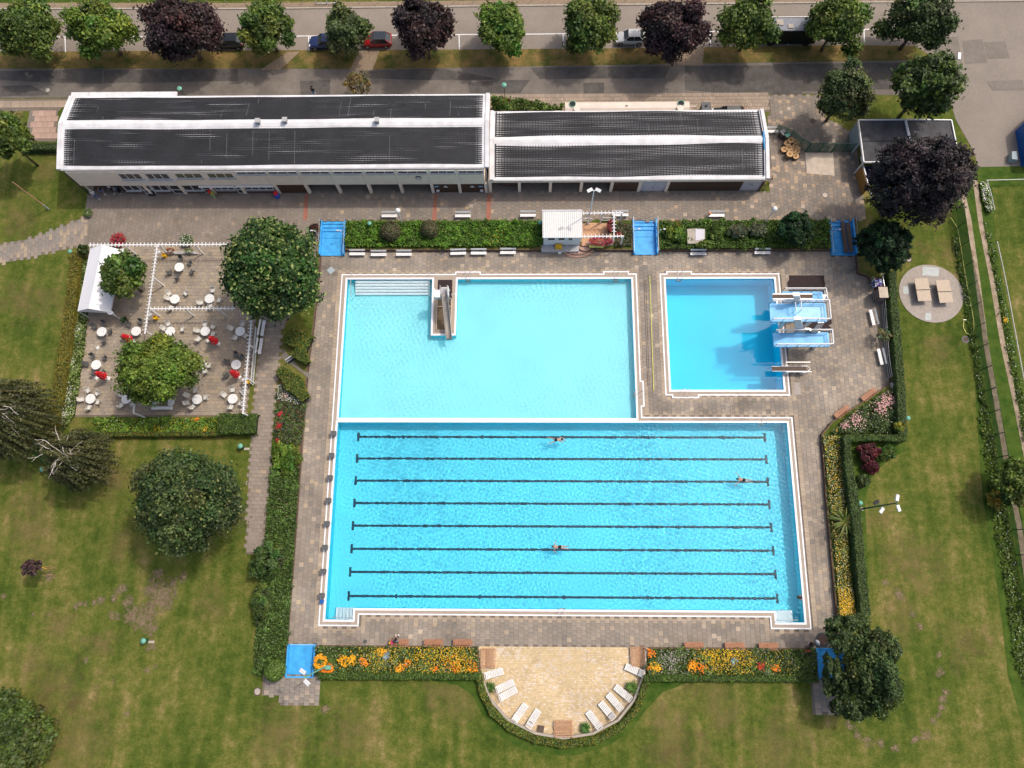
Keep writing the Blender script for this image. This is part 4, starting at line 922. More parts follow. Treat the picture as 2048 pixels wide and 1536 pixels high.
# top edge fence
mb = fence_run('mesh_fence', 'wire fence with light posts beyond the parking road at the top edge', 'fence', PP([(x, 12 - x * .008) for x in range(-40, 2100, 38)]), 1.3, 'rail', [1.25], .03)
gl = fence_run('white_gate', 'small white gate frame in the top edge fence above the road', 'gate', PP([(634, 8), (655, 8), (674, 7)]), 1.0, 'white', [.1, .95], .06, rr=.05)

# ---------------------------------------------------------------- foot baths
def footbath(px, label, steps=True, north=True, zdeck=DK, z0=0):
    x0, x1 = P(px[0], (px[1] + px[3]) / 2, 0)[0], P(px[2], (px[1] + px[3]) / 2, 0)[0]; y1, y0 = P((px[0] + px[2]) / 2, px[1], 0)[1], P((px[0] + px[2]) / 2, px[3], DK)[1]
    t = thing('foot_bath', label, 'foot bath', (x0, y0, DK)); W = x1 - x0; L = y1 - y0
    MB().box(.12, W - .12, .0, L, -.08, .03).build('floor', 'blue', t)
    for a, b in ((0, .16), (W - .16, W)): MB().box(a, b, 0, L, -.08, -DK + .14).build('side_wall', 'blue', t)
    if steps:
        for k in range(3): MB().box(.16, W - .16, L - .42 * (k + 1), L - .42 * k, .03, -DK - .06 - .12 * k).build('step', 'blue', t)
        MB().box(.16, W - .16, L * .52, L * .52 + .06, .03, .09).build('ridge', 'blue', t)
    MB().box(.16, W - .16, -.02, .14, .03, .14).build('sill', 'blue', t)
    return t, W, L
fbs = [((640, 441, 690, 512), 'blue foot bath with steps beside the big linden tree'), ((1266, 438, 1315, 510), 'blue foot bath with steps right of the lifeguard hut'), ((1660, 438, 1711, 511), 'blue foot bath with long dark boards lying in it')]
for px, lb in fbs:
    t, W, L = footbath(px, lb)
    for xx in (.02, W - .02):
        MB().tube([(xx, .1, .2), (xx, .1, 1.0), (xx, L * .5, 1.05), (xx, L - .1, 1.35), (xx, L - .1, .5)], .03).build('handrail', 'rail', t)
    for xx, ss in ((W - .1 if px[0] == 640 else .05, -1 if px[0] == 640 else 1), (W + .1, 1)):
        if px[0] == 1660 and ss == 1 and xx > 1: continue
        if px[0] == 640 and xx > W: xx = -.15; ss = -1
        MB().tube([(xx, L * .52, .4), (xx, L * .52, 1.95), (xx + ss * .35, L * .52, 2.1)], .035).tube([(xx + ss * .3, L * .52, 2.1), (xx + ss * .55, L * .52, 2.08)], .09).build('shower', 'white', t)
    if px[0] == 1660:
        for k in range(2): b_ = tag(MB().box(-.24, .24, -1.9, 1.9, 0, .08).build('diving_board', 'board', None), ['dark diving board lying in the foot bath, left one of the pair', 'dark diving board lying in the foot bath, right one of the pair'][k], 'board', 'boards lying in the foot bath'); b_.location = (t.location.x + W * .56 + k * .6, t.location.y + L * .47, DK + .42)
b1, W, L = footbath((573, 1289, 630, 1351), 'plain blue foot bath beside the round green shrub', False); MB().box(.0, W, -.16, 0, -.1, .5).build('end_wall', 'blue', b1); MB().box(.0, W, L - .12, L, -.1, .12).build('sill', 'ltblue', b1)
b2, W, L = footbath((1634, 1297, 1690, 1357), 'plain blue foot bath shaded by the dark tree at the bottom', False); MB().box(.0, W, L - .12, L, -.1, .15).build('sill', 'blue', b2)

# ---------------------------------------------------------------- lifeguard hut
a = P(1085, 421, 2.6); b = P(1165, 475, 2.6)
hut = thing('lifeguard_hut', 'white hut with ribbed white roof between the benches', 'hut', (a[0], b[1], 0)); HW = b[0] - a[0]; HL = a[1] - b[1]
rf = MB().box(0, HW, 0, HL, 2.45, 2.58).build('roof', 'white_pl', hut)
for k in range(19): x = HW * (k + .5) / 19; MB().box(x - .018, x + .018, 0.02, HL - .08, 2.58, 2.61).build('roof_rib', 'gutter', rf)
MB().box(-.05, HW + .05, HL - .06, HL + .04, 2.4, 2.68).build('fascia', 'white', rf)
MB().box(.15, HW - .15, .3, HL - .2, 0, 2.45).build('wall', 'canvas', hut)
for x0, x1 in ((.55, 1.5), (1.75, 2.65), (2.95, 3.55)):
    f = MB().box(x0, x1, .26, .31, 1.35, 2.1).build('window', 'white', hut); MB().box(x0 + .09, x1 - .09, .24, .262, 1.43, 2.02).build('pane', 'glass', f)
MB().box(2.85, 3.65, .27, .31, .05, 1.2).build('door', 'white', hut)
MB().box(-.1, HW * .95, -.55, .3, DK, .02).build('base', 'gutter', hut)
# curved steps
c0 = P(1155, 491, 0)
st = thing('curved_steps', 'curved pinkish steps edged with dark bricks below the hut', 'steps', (c0[0], c0[1], DK))
for k, (hw, dp, zt, xo) in enumerate(((2.05, 1.25, .10, 0), (1.8, .9, .21, 0), (.85, .55, .33, -.8), (.85, .55, .335, .95))):
    pl = [(xo + hw * math.cos(-math.pi * i / 18), -dp + .55 - .0 + (dp * .42) * math.sin(-math.pi * i / 18)) for i in range(19)]
    pl = [(xo + hw * math.cos(-math.pi * i / 18) if 1 else 0, -.15 + dp * math.sin(-math.pi * i / 18) ** 1) for i in range(19)] + [(xo - hw, .45), (xo + hw, .45)]
    s_ = MB().prism(pl, 0 if k < 3 else .0, zt).build('step', 'pinkslab', st)
    for i in range(18):
        for u in (0, .5):
            f = i + u; q0 = (xo + hw * math.cos(-math.pi * f / 18) * .97, -.15 + dp * math.sin(-math.pi * f / 18) * .96)
            MB().obb((q0[0], q0[1], zt + .01), (.05, .16, .03), rz=-math.pi * f / 18 + (math.pi / 2 if 0 else 0) + math.pi / 2).build('edge_brick', 'brownbrick', s_)
thin('hut_floor', 'palewood', PP([(1165, 446), (1224, 446), (1224, 492), (1163, 492)]), .05)
def pergola(label, pts, z, posts, tick=.42, over=.25, w=.12, group='white pergola beams over the terraces'):
    t = thing('pergola', label, 'pergola', (*pts[0], 0), 0, group); o = Vector((*pts[0], 0)); q = [Vector((*p, z)) - o for p in pts]
    for i in range(len(q) - 1):
        bm_ = MB().beam(q[i], q[i + 1], w, .16).build('beam', 'white', t); d = q[i + 1] - q[i]; L = d.length; d.normalize(); n = Vector((-d.y, d.x, 0)); k = int(L / tick)
        for j in range(k):
            c = q[i] + d * (tick * (j + .5)) + Vector((0, 0, .11)); MB().beam(c - n * over, c + n * over, .06, .09).build('rafter', 'white', bm_)
    for p in posts:
        p = Vector((*p, 0)) - o; MB().beam(p, p + Vector((0, 0, z - .08)), .14, .14).build('post', 'white', t)
    return t
ZP = 2.45
pergola('white pergola beam running right from the hut roof along its top', [P(1163, 427, ZP), P(1246, 426, ZP)], ZP, [P(1244, 427, ZP), P(1205, 427, ZP)])
pergola('short white pergola beam joining the two beams right of the hut', [P(1228, 427, ZP), P(1228, 472, ZP)], ZP, [P(1228, 470, ZP)])
pergola('white pergola beam above the flower trough of the hut', [P(1165, 473.5, ZP), P(1248, 472.5, ZP)], ZP, [P(1246, 473, ZP)])
# ---------------------------------------------------------------- cafe pergolas, tent
pa = pergola('longest white pergola beam along the top of the cafe terrace', [P(178, 490.5, ZP), P(500, 489, ZP)], ZP, [P(180, 491, ZP), P(250, 491, ZP), P(318, 491, ZP), P(389, 490, ZP), P(452, 490, ZP)])
pergola('slanting white pergola beam down the middle of the cafe terrace', [P(315, 491, ZP), P(290, 668, ZP)], ZP, [P(308, 556, ZP), P(299, 618, ZP), P(291, 662, ZP)])
pergola('white pergola beam crossing from the middle beam to the big tree', [P(299, 618, ZP), P(470, 617, ZP)], ZP, [P(370, 618, ZP), P(436, 618, ZP)])
pergola('white pergola beam along the right edge of the cafe terrace', [P(503, 640, ZP), P(486, 828, ZP)], ZP, [P(500, 690, ZP), P(492, 755, ZP), P(486, 826, ZP)])
pergola('short white beam on a post at the bottom hedge of the terrace', [P(271, 790, ZP), P(267, 826, ZP)], ZP, [P(267, 826, ZP)], tick=9)
zt_ = 2.15; zr_ = 2.95
e = {k: P3(*v) for k, v in dict(nw=(181, 497, zt_), ne=(244, 500, zt_), sw=(155.5, 622, zt_), se=(220, 625, zt_), nr=(205, 490, zr_), sr=(177, 617, zr_)).items()}
tt = thing('marquee', 'white gabled canvas marquee on the left of the cafe terrace', 'marquee', (e['sw'].x, e['sw'].y, 0)); o3 = tuple(tt.location)
mb = MB(); mb.v = [tuple(e[k]) for k in ('sw', 'se', 'ne', 'nw', 'sr', 'nr')]; mb.f = [(0, 4, 5, 3), (4, 1, 2, 5), (0, 1, 4), (2, 3, 5)]
cv = mb.build('canopy', 'canvas', tt, origin=o3); sm = cv.modifiers.new('s', 'SOLIDIFY'); sm.thickness = .04
for a_, b_ in (('sw', 'se'), ('se', 'ne'), ('nw', 'sw'), ('ne', 'nw')): MB().beam(e[a_] - Vector((0, 0, .1)), e[b_] - Vector((0, 0, .1)), .03, .22).build('valance', 'canvas', tt, origin=o3)
for k in ('sw', 'se', 'ne', 'nw'): MB().beam((e[k].x, e[k].y, 0), (e[k].x, e[k].y, zt_ - .1), .09, .09).build('pole', 'white', tt, origin=o3)
m2 = (e['se'] + e['ne']) / 2
for b_, sgn in ((e['se'], 1), (m2, 1), (e['ne'], -1)):   # gathered side curtains
    mb = MB(); mb.lathe([(.06, .3), (.10, .9), (.2, 1.6), (.34, zt_ - .05)], 10, (b_.x, b_.y, 0), 1, .7); mb.build('curtain', 'canvas', tt, origin=o3)
# ---------------------------------------------------------------- vegetation
G1 = [(.066, .108, .018), (.096, .145, .024), (.044, .075, .014), (.130, .175, .032)]
GD = [(.044, .072, .021), (.064, .100, .027), (.030, .052, .016), (.092, .128, .036)]
GB = [(.088, .150, .020), (.125, .195, .026), (.055, .10, .014), (.16, .215, .036)]
GP = [(.034, .020, .022), (.050, .028, .030), (.018, .012, .014), (.070, .036, .034)]
GP2 = [(.028, .023, .026), (.042, .035, .039), (.017, .014, .017), (.058, .049, .051)]
GG = [(.062, .085, .026), (.085, .11, .034), (.036, .056, .018), (.11, .135, .045)]
def crown_pts(rx, ry, rz, n, nl, clump=.13, low=-.45):
    """leaf places gathered into clumps on lobes"""
    i = np.arange(nl) + .5; ph = np.arccos(1 - (1 - low) * i / nl * 1.0); th = i * 2.39996 + RNG.uniform(0, 6)
    L = np.stack([np.sin(ph) * np.cos(th), np.sin(ph) * np.sin(th), np.cos(ph)], 1)
    w1, w2, w3 = RNG.uniform(0, 6.28, 3); mod = 1 + .06 * np.sin(2 * th + w1) + .07 * np.sin(3 * th + w2) + .08 * np.sin(5 * th + w3)
    rad = (RNG.uniform(.40, .80, nl) * mod)[:, None]; lc = L * rad; lr = RNG.uniform(.17, .36, nl)
    nc = nl * 30; k = RNG.randint(0, nl, nc); d = RNG.normal(size=(nc, 3)) + L[k] * .9 + np.array([0, 0, .35]); d /= np.linalg.norm(d, axis=1, keepdims=True)
    cc = lc[k] + d * (lr[k] * RNG.uniform(.6, 1.15, nc))[:, None]; sp_ = RNG.rand(nc) < .05; cc[sp_] *= RNG.uniform(1.04, 1.16, (sp_.sum(), 1))
    j = RNG.randint(0, nc, n); off = RNG.normal(0, clump, (n, 3)) * np.array([1, 1, .7]); p = cc[j] + off * .55
    nrm = d[j] * .8 + RNG.normal(0, .55, (n, 3)) + np.array([0, 0, .25]); depth = np.linalg.norm(p, axis=1)
    return p * np.array([rx, ry, rz]), nrm, j, k[j], lc * np.array([rx, ry, rz])
def tree(name, label, px, py, rx, ry, zc, rz, cols, cat='tree', n=9000, leaf=.30, nl=26, bark='bark', clump=.13, group=None, trunk_r=None, wts=(4, 3, 3, 1), elong=1.5, tips=None, base=None, shift=(0, 0)):
    c = P(px, py, zc); sc = FPX / (CAMZ - zc) * 1.02; rx /= sc; ry /= sc; rx *= .96; ry *= .96
    bx, by = (c[0] + shift[0], c[1] + shift[1]); t = thing(name, label, cat, (bx, by, 0), 0, group)
    p, nrm, j, lb, lobes = crown_pts(rx, ry, rz, n, nl, clump)
    cl = pick(cols, wts, nl * 30)[j] * (1 + RNG.normal(0, .16, (n, 1))); lobek = (1 + RNG.normal(0, .16, nl))[lb][:, None] * (1 + RNG.normal(0, .10, (nl, 3)) * np.array([1.3, .3, .6]))[lb]
    cl = np.clip(cl * lobek * (1 + RNG.normal(0, .08, (n, 3)) * np.array([1, .3, 1])), .003, 1)
    if tips is not None: m = RNG.rand(n) < tips[1]; cl[m] = np.array(tips[0]) * RNG.uniform(.7, 1.2, (m.sum(), 1)); nrm[m] = nrm[m] * .3 + np.array([0, 0, 1.2])
    V, F, cc = leaf_quads(p, nrm, leaf, cl, elong); V = V + np.array([c[0] - bx, c[1] - by, zc]); V[:, 2] = np.maximum(V[:, 2], .05)
    npmesh('crown', V, F, cc, 'leaf', t)
    tr_ = trunk_r or max(.09, min(.32, rx * .06)); top = zc + rz * .15; mb = MB()
    mb.tube([(0, 0, -.05), (random.uniform(-.1, .1), random.uniform(-.1, .1), max(.4, (zc - rz) * .8)), (c[0] - bx, c[1] - by, top)], tr_ * 1.15, 8, tr_ * .45)
    tk_ = mb.build('trunk', bark, t, smooth=True); z0 = max(.5, zc - rz * .7)
    mb = MB()
    for q in lobes[::2]:
        e = Vector((c[0] - bx + q[0], c[1] - by + q[1], zc + q[2])); s_ = Vector(((c[0] - bx) * .5, (c[1] - by) * .5, z0 + random.random() * rz * .4)); m_ = (s_ + e) / 2 + Vector((random.uniform(-.3, .3), random.uniform(-.3, .3), .1))
        mb.tube([s_, m_, e], tr_ * .42, 5, tr_ * .12, caps=False)
    o = mb.build('limb', bark, tk_); o['kind'] = 'stuff'
    return t
road_trees = [('round_tree', 'broad green roadside tree in the top left corner', 52, 60, 74, 62, 6.3, 3.6, G1, 9000), ('round_tree', 'bright green roadside tree, second from the left', 203, 56, 72, 64, 6.5, 3.7, GB, 9000),
    ('copper_tree', 'widest dark purple roadside tree, beside the nearly hidden black car', 366, 60, 88, 68, 7, 4, GP, 13000), ('round_tree', 'compact mid green roadside tree between purple tree and dark blue car', 533, 55, 59, 56, 6, 3.4, G1, 8000),
    ('grey_green_tree', 'dull grey-green roadside tree standing over the dark blue car', 692, 58, 52, 52, 5.6, 3.1, GG, 7000), ('copper_tree', 'dark purple roadside tree to the right of the red car', 848, 58, 64, 66, 7, 4, GP, 11000),
    ('round_tree', 'yellowish green roadside tree with empty parking bays to both sides', 1003, 52, 58, 58, 6, 3.5, GB, 8000), ('round_tree', 'tall green roadside tree left of the silver car', 1178, 50, 58, 66, 6.2, 3.6, G1, 9000),
    ('copper_tree', 'dark purple roadside tree standing over the silver car', 1342, 58, 74, 68, 7, 4, GP, 12000), ('round_tree', 'green roadside tree left of the black camper van', 1500, 50, 62, 58, 6.3, 3.6, G1, 9000),
    ('round_tree', 'green roadside tree hiding the right half of the camper van', 1672, 48, 68, 60, 6.4, 3.7, GB[:1] + G1[1:], 9500), ('round_tree', 'dark green roadside tree, last of the row on the right', 1838, 44, 76, 58, 6.5, 3.7, GD, 10000)]
for nm, lb, x, y, rx, ry, zc, rz, cols, n in road_trees: tree(nm, lb, x, y + 2, rx * 1.1, ry * 1.1, zc - 2.0, rz * .9, cols, n=int(n * 1.7), leaf=.26, group='trees in a row between the two roads', clump=.16, nl=20)
tree('willow_tree', 'finely leaved grey-green tree above the carport', 1690, 186, 64, 62, 5.5, 3.4, GG, n=15000, leaf=.19, nl=40, clump=.10)
tree('round_tree', 'deep green tree standing at the right end of the lower road', 1852, 170, 74, 76, 6.5, 4.0, GD[:2] + G1[:2], n=13000, leaf=.30)
tree('copper_beech', 'large blackish copper beech beside the carports', 1838, 360, 104, 98, 8, 5.4, GP2, n=52000, leaf=.17, nl=80, clump=.08, elong=2.0)
tree('linden_tree', 'biggest glossy tree with pale blossom tips beside the cafe terrace', 546, 543, 102, 118, 7.5, 5.0, [(.030, .075, .014), (.045, .10, .018), (.018, .048, .010), (.065, .12, .02)], n=42000, leaf=.25, nl=80, clump=.10, tips=((.22, .26, .08), .10))
tree('maple_tree', 'small loose-leaved tree overhanging the white marquee', 245, 555, 50, 56, 4.2, 2.4, G1, n=5200, leaf=.30, nl=14, clump=.20)
tree('maple_tree', 'wide green tree growing among the cafe tables', 315, 738, 86, 76, 5.0, 3.2, GB[:2] + G1[:2], n=26000, leaf=.21, nl=40, clump=.13)
tree('oak_tree', 'dark dense oak-like tree alone on the left lawn', 380, 1000, 109, 104, 6.5, 5.0, GD, n=46000, leaf=.21, nl=90, clump=.12, tips=((.20, .22, .07), .02))
tree('corner_tree', 'green tree cut by the left edge beside the bicycles', 8, 276, 46, 56, 6, 3.4, G1, n=9000, leaf=.30, nl=20)
tree('corner_bush', 'spreading green bush in the bottom left corner', 8, 1480, 86, 84, 1.8, 1.7, G1[:1] + G1[2:3] + GD[:2], n=17000, leaf=.24, nl=40)
tree('edge_tree', 'small green tree on the track at the right edge', 2034, 968, 40, 48, 3.4, 2.2, G1, n=8000, leaf=.24, nl=20)
t_ = tree('pine_tree', 'dark irregular tree hanging over the bottom right foot bath', 1748, 1345, 48, 84, 4.2, 2.8, GD, n=18000, leaf=.17, nl=40, clump=.09)
c_ = P(1668, 1285, 3.6); c2_ = P(1680, 1360, 3.0)
for (qx, qy, ra, rb, zc) in ((1695, 1268, 56, 44, 3.9), (1668, 1352, 20, 36, 3.0), (1702, 1402, 42, 42, 3.2), (1765, 1296, 34, 42, 3.6)):
    c = P(qx, qy, zc); sc = FPX / (CAMZ - zc); p, nrm, j, lb, lo = crown_pts(ra / sc, rb / sc, 1.7, 6000, 14, .09)
    V, F, cc = leaf_quads(p, nrm, .19, pick(GD, (4, 3, 3, 1), 6000) * (1 + RNG.normal(0, .2, (6000, 1))), 1.5)
    npmesh('crown', V + np.array([c[0] - t_.location.x, c[1] - t_.location.y, zc]), F, cc, 'leaf', t_)
tree('yew_tree', 'almost black yew-like conifer between foot bath and lane rope reel', 1768, 492, 54, 60, 3.6, 3.0, [(.012, .034, .012), (.020, .050, .016), (.008, .022, .008), (.03, .07, .016)], n=20000, leaf=.16, nl=44, clump=.07, elong=3)
tree('yew_tree', 'dark green rounded conifer at the right end of the shrub bed', 1590, 458, 38, 40, 2.4, 1.9, [(.016, .042, .014), (.025, .060, .016), (.010, .028, .010), (.035, .08, .018)], n=10000, leaf=.16, nl=30, clump=.08, elong=2.5)
tree('cypress_bush', 'light green feathery bush leaning on the dark yew', 1762, 455, 20, 16, 4.2, .9, GB, 'bush', n=2200, leaf=.16, nl=10)
tree('thin_tree', 'thin brownish half-bare tree behind the club building', 716, 166, 38, 26, 2.4, 1.5, [(.15, .12, .045), (.20, .16, .06), (.09, .07, .03), (.12, .12, .04)], n=1600, leaf=.16, nl=18, clump=.16)
tree('round_bush', 'round bush at the corner between the two buildings', 1000, 208, 24, 16, 1.3, 1.2, G1[:2] + GB[:1] + [(.12, .07, .03)], 'bush', n=3500, leaf=.2, nl=14)
tree('ball_bush', 'clipped ball bush in the green strip, left of the pair', 781, 462, 23, 23, .9, 1.0, [(.07, .09, .03), (.12, .11, .05), (.16, .11, .07), (.05, .07, .02)], 'bush', n=5200, leaf=.12, nl=30, clump=.05, low=0 if 0 else None) if 0 else None
for x, y, r_, lb in ((781, 463, 22, 'larger clipped ball bush in the green strip, nearer the foot bath'), (860, 459, 19.5, 'smaller clipped ball bush in the green strip'), (550, 1341, 19, 'round light green shrub at the corner of the bottom left foot bath')):
    c = P(x, y, .9); t = thing('ball_bush', lb, 'bush', (c[0], c[1], 0), 0, 'clipped ball bushes' if y < 500 else None); r0 = r_ / 18.7; n = 7000
    d = RNG.normal(size=(n, 3)); d /= np.linalg.norm(d, axis=1, keepdims=True); p = d * r0 * RNG.uniform(.88, 1.03, n)[:, None]
    cs = [(.07, .085, .03), (.11, .10, .05), (.15, .10, .07), (.05, .08, .02)] if y < 500 else [(.10, .17, .03), (.07, .13, .02), (.15, .21, .04), (.05, .09, .02)]
    V, F, cc = leaf_quads(p, d + RNG.normal(0, .5, (n, 3)), .13, pick(cs, (3, 3, 2, 3), n) * (1 + RNG.normal(0, .2, (n, 1))))
    npmesh('foliage', V + np.array([0, 0, .95]), F, cc, 'leaf', t); MB().lathe([(.05, .0), (r0 * .8, .4), (r0 * .85, .95), (r0 * .6, 1.5), (.05, 1.7)], 12).build('branches', 'soil', t)
# birches: drooping sparse crowns with bare white boughs
def birch(label, px, py, r_, zc, rz, n, seed, bx):
    rr = random.Random(seed); c = P(px, py, zc); sc = FPX / (CAMZ - zc); rx = r_ / sc; t = thing('birch_tree', label, 'tree', (bx[0], bx[1], 0), 0, 'birch trees on the left lawn'); off = np.array([c[0] - bx[0], c[1] - bx[1], zc])
    k = 420; d = RNG.normal(size=(k, 3)) * np.array([1, 1, .8]) + np.array([0, 0, .45]); d /= np.linalg.norm(d, axis=1, keepdims=True); st = d * (RNG.uniform(.25, 1.0, k) ** .6)[:, None] * np.array([rx, rx, rz])
    j = RNG.randint(0, k, n); s_ = RNG.rand(n); wind = np.array([.85, -.35, 0]); tw = d[j] * np.array([1, 1, .1]) * 1.0 + wind * .9
    p = st[j] + tw * s_[:, None] * rx * .24 + np.array([0, 0, -1]) * (s_ ** 1.5)[:, None] * rz * .45 + RNG.normal(0, .06, (n, 3))
    cols = pick([(.072, .080, .028), (.098, .102, .036), (.046, .054, .022), (.11, .10, .045)], (4, 3, 4, 1), k)[j] * (1 + RNG.normal(0, .2, (n, 1)))
    V, F, cc = leaf_quads(p, RNG.normal(size=(n, 3)) + np.array([0, 0, .5]), .13, np.clip(cols, .004, 1), 2.2); npmesh('crown', V + off, F, cc, 'leaf', t)
    o = Vector(off); MB().tube([(0, 0, 0), o * .35 + Vector((.1, .2, 0)), o + Vector((0, 0, rz * .4))], .20, 8, .07).build('trunk', 'birch', t, smooth=True)
    mb = MB()
    for q in range(34):
        a = rr.uniform(0, 6.28); s0 = o + Vector((0, 0, rr.uniform(-rz * .4, rz * .35))); L = rx * rr.uniform(.45, .95); pt = [s0]; 
        for u in range(1, 6): a += rr.uniform(-.35, .35); pt.append(pt[-1] + Vector((math.cos(a) * L / 5, math.sin(a) * L / 5, rz * .17 * (1.25 - u * .32))))
        mb.tube(pt, .035, 5, .012, caps=False)
    # thick bare boughs that lie above the leaves
    for q in range(7):
        a = rr.uniform(0, 6.28); b_ = o + Vector((math.cos(a) * rx * rr.uniform(.1, .6), math.sin(a) * rx * rr.uniform(.1, .6), rz * rr.uniform(.65, .95))); pt = [b_]; a = rr.uniform(0, 6.28)
        for u in range(5): a += rr.uniform(-.6, .6); pt.append(pt[-1] + Vector((math.cos(a) * .34, math.sin(a) * .34, rr.uniform(-.12, .06))))
        mb.tube(pt, .035, 5, .012, caps=False); mb.tube([pt[2], pt[2] + Vector((math.cos(a + 1) * .6, math.sin(a + 1) * .6, .05))], .02, 4, .010, caps=False)
    o_ = mb.build('bough', 'birch', t); o_['kind'] = 'stuff'
birch('wind-blown birch with bare white boughs, the smaller one', 146, 914, 54, 5.0, 3.4, 17000, 3, P(196, 912, 0))
birch('large dark birch cut by the left edge, leaning over the hedge end', 14, 830, 74, 6, 3.8, 26000, 5, P(76, 893, 0))
t_ = thing('sapling', 'young purple-leaved sapling tied to stakes on the left lawn', 'tree', (*P(105, 1142), 0))
p, nrm, j, lb, lo = crown_pts(.9, .8, .8, 1100, 10, .2); V, F, cc = leaf_quads(p, nrm, .17, pick(GP, (3, 3, 2, 3), 1100) * (1.2)); q = P(65, 1135, 3.0); npmesh('crown', V + np.array([q[0] - t_.location.x, q[1] - t_.location.y, 3.0]), F, cc, 'leaf', t_)
MB().tube([(0, 0, 0), (q[0] - t_.location.x, q[1] - t_.location.y, 3.0)], .035).build('trunk', 'palewood', t_)
for a_, b_ in ((.4, .3), (-.2, .45), (.1, -.4)): MB().tube([(a_, b_, 0), (a_ - .1, b_, 1.6)], .03).build('stake', 'palewood', t_)
MB().beam((-.3, .4, 1.5), (.3, .25, 1.5), .05, .05).build('crossbar', 'yellow', t_)
# shrubs in the beds
for lb, x, y, rx, ry, zc, rz, cols, n, leaf in (
    ('dark loose shrub where the footpath ends at the bottom', 535, 1122, 34, 36, 1.4, 1.3, GD[:2] + G1[:2], 6000, .18), ('dark low shrub in the left strip below the end of the footpath', 525, 1200, 24, 40, .9, .8, GD[:2] + G1[:2], 4500, .18),
    ('glossy bright green shrub half way down the left strip', 573, 915, 30, 34, .7, .6, GB, 4500, .26), ('yellow-green ball shrub in the rose triangle', 1797, 854, 12, 12, .9, .7, [(.30, .28, .03), (.22, .24, .03), (.15, .18, .02), (.36, .34, .06)], 1800, .12),
    ('dark red maple shrub below the clipped hedge corner', 1735, 905, 26, 20, .8, .6, [(.10, .018, .022), (.06, .012, .018), (.13, .03, .03), (.05, .02, .02)], 3600, .16), ('smaller dark red maple shrub touching the lawn edge', 1742, 932, 17, 17, .7, .5, [(.10, .018, .022), (.06, .012, .018), (.13, .03, .03), (.05, .02, .02)], 2200, .16),
    ('low green shrub between red maples and lawn', 1772, 905, 22, 18, .6, .5, G1, 2400, .15), ('small leafy green shrub at the lower tip of the triangle bed', 1726, 962, 14, 14, .5, .5, GD, 1500, .15),
    ('bright leafy shrub at the left end of the shrub bed', 1350, 466, 28, 24, .8, .6, GB, 4200, .2), ('pale grey-green shrub in the middle of the shrub bed', 1476, 462, 24, 18, 1.0, .7, [(.12, .14, .07), (.09, .11, .05), (.16, .17, .10), (.06, .08, .03)], 3000, .14),
    ('pale grey-green shrub right of its twin in the shrub bed', 1515, 460, 20, 18, 1.0, .7, [(.12, .14, .07), (.09, .11, .05), (.16, .17, .10), (.06, .08, .03)], 2600, .14), ('green mound shrub below the pale square basin', 1410, 490, 26, 12, .8, .6, GB[:2] + G1[:2], 2600, .14),
    ('green mound shrub right of the pale square basin', 1432, 465, 15, 22, .9, .6, G1, 2400, .14), ('dark green bush at the top of the golden hedge', 168, 500, 14, 12, 1.1, .8, GD, 1500, .2), ('dark shrub beside the big linden tree on the plaza side', 628, 458, 12, 14, .8, .6, [(.05, .015, .012), (.07, .02, .015), (.04, .012, .01), (.03, .03, .01)], 1200, .16),
    ('leafy shrub between the two birches', 92, 900, 20, 22, 1.6, 1.3, GB[:1] + GD, 3000, .2), ('sparse pale shrub in a pot by the metal rail', 1766, 670, 17, 18, .9, .8, [(.16, .18, .07), (.12, .13, .05), (.2, .2, .1), (.08, .09, .03)], 500, .15),
    ('yellow-flowering weed clump under the small edge tree', 1990, 998, 22, 20, .5, .5, [(.35, .26, .03), (.15, .16, .03), (.10, .12, .02), (.4, .2, .02)], 1500, .13)):
    tree('shrub', lb, x, y, rx, ry, zc, rz, cols, 'shrub', n=n, leaf=leaf, nl=14, clump=.12, trunk_r=.05)
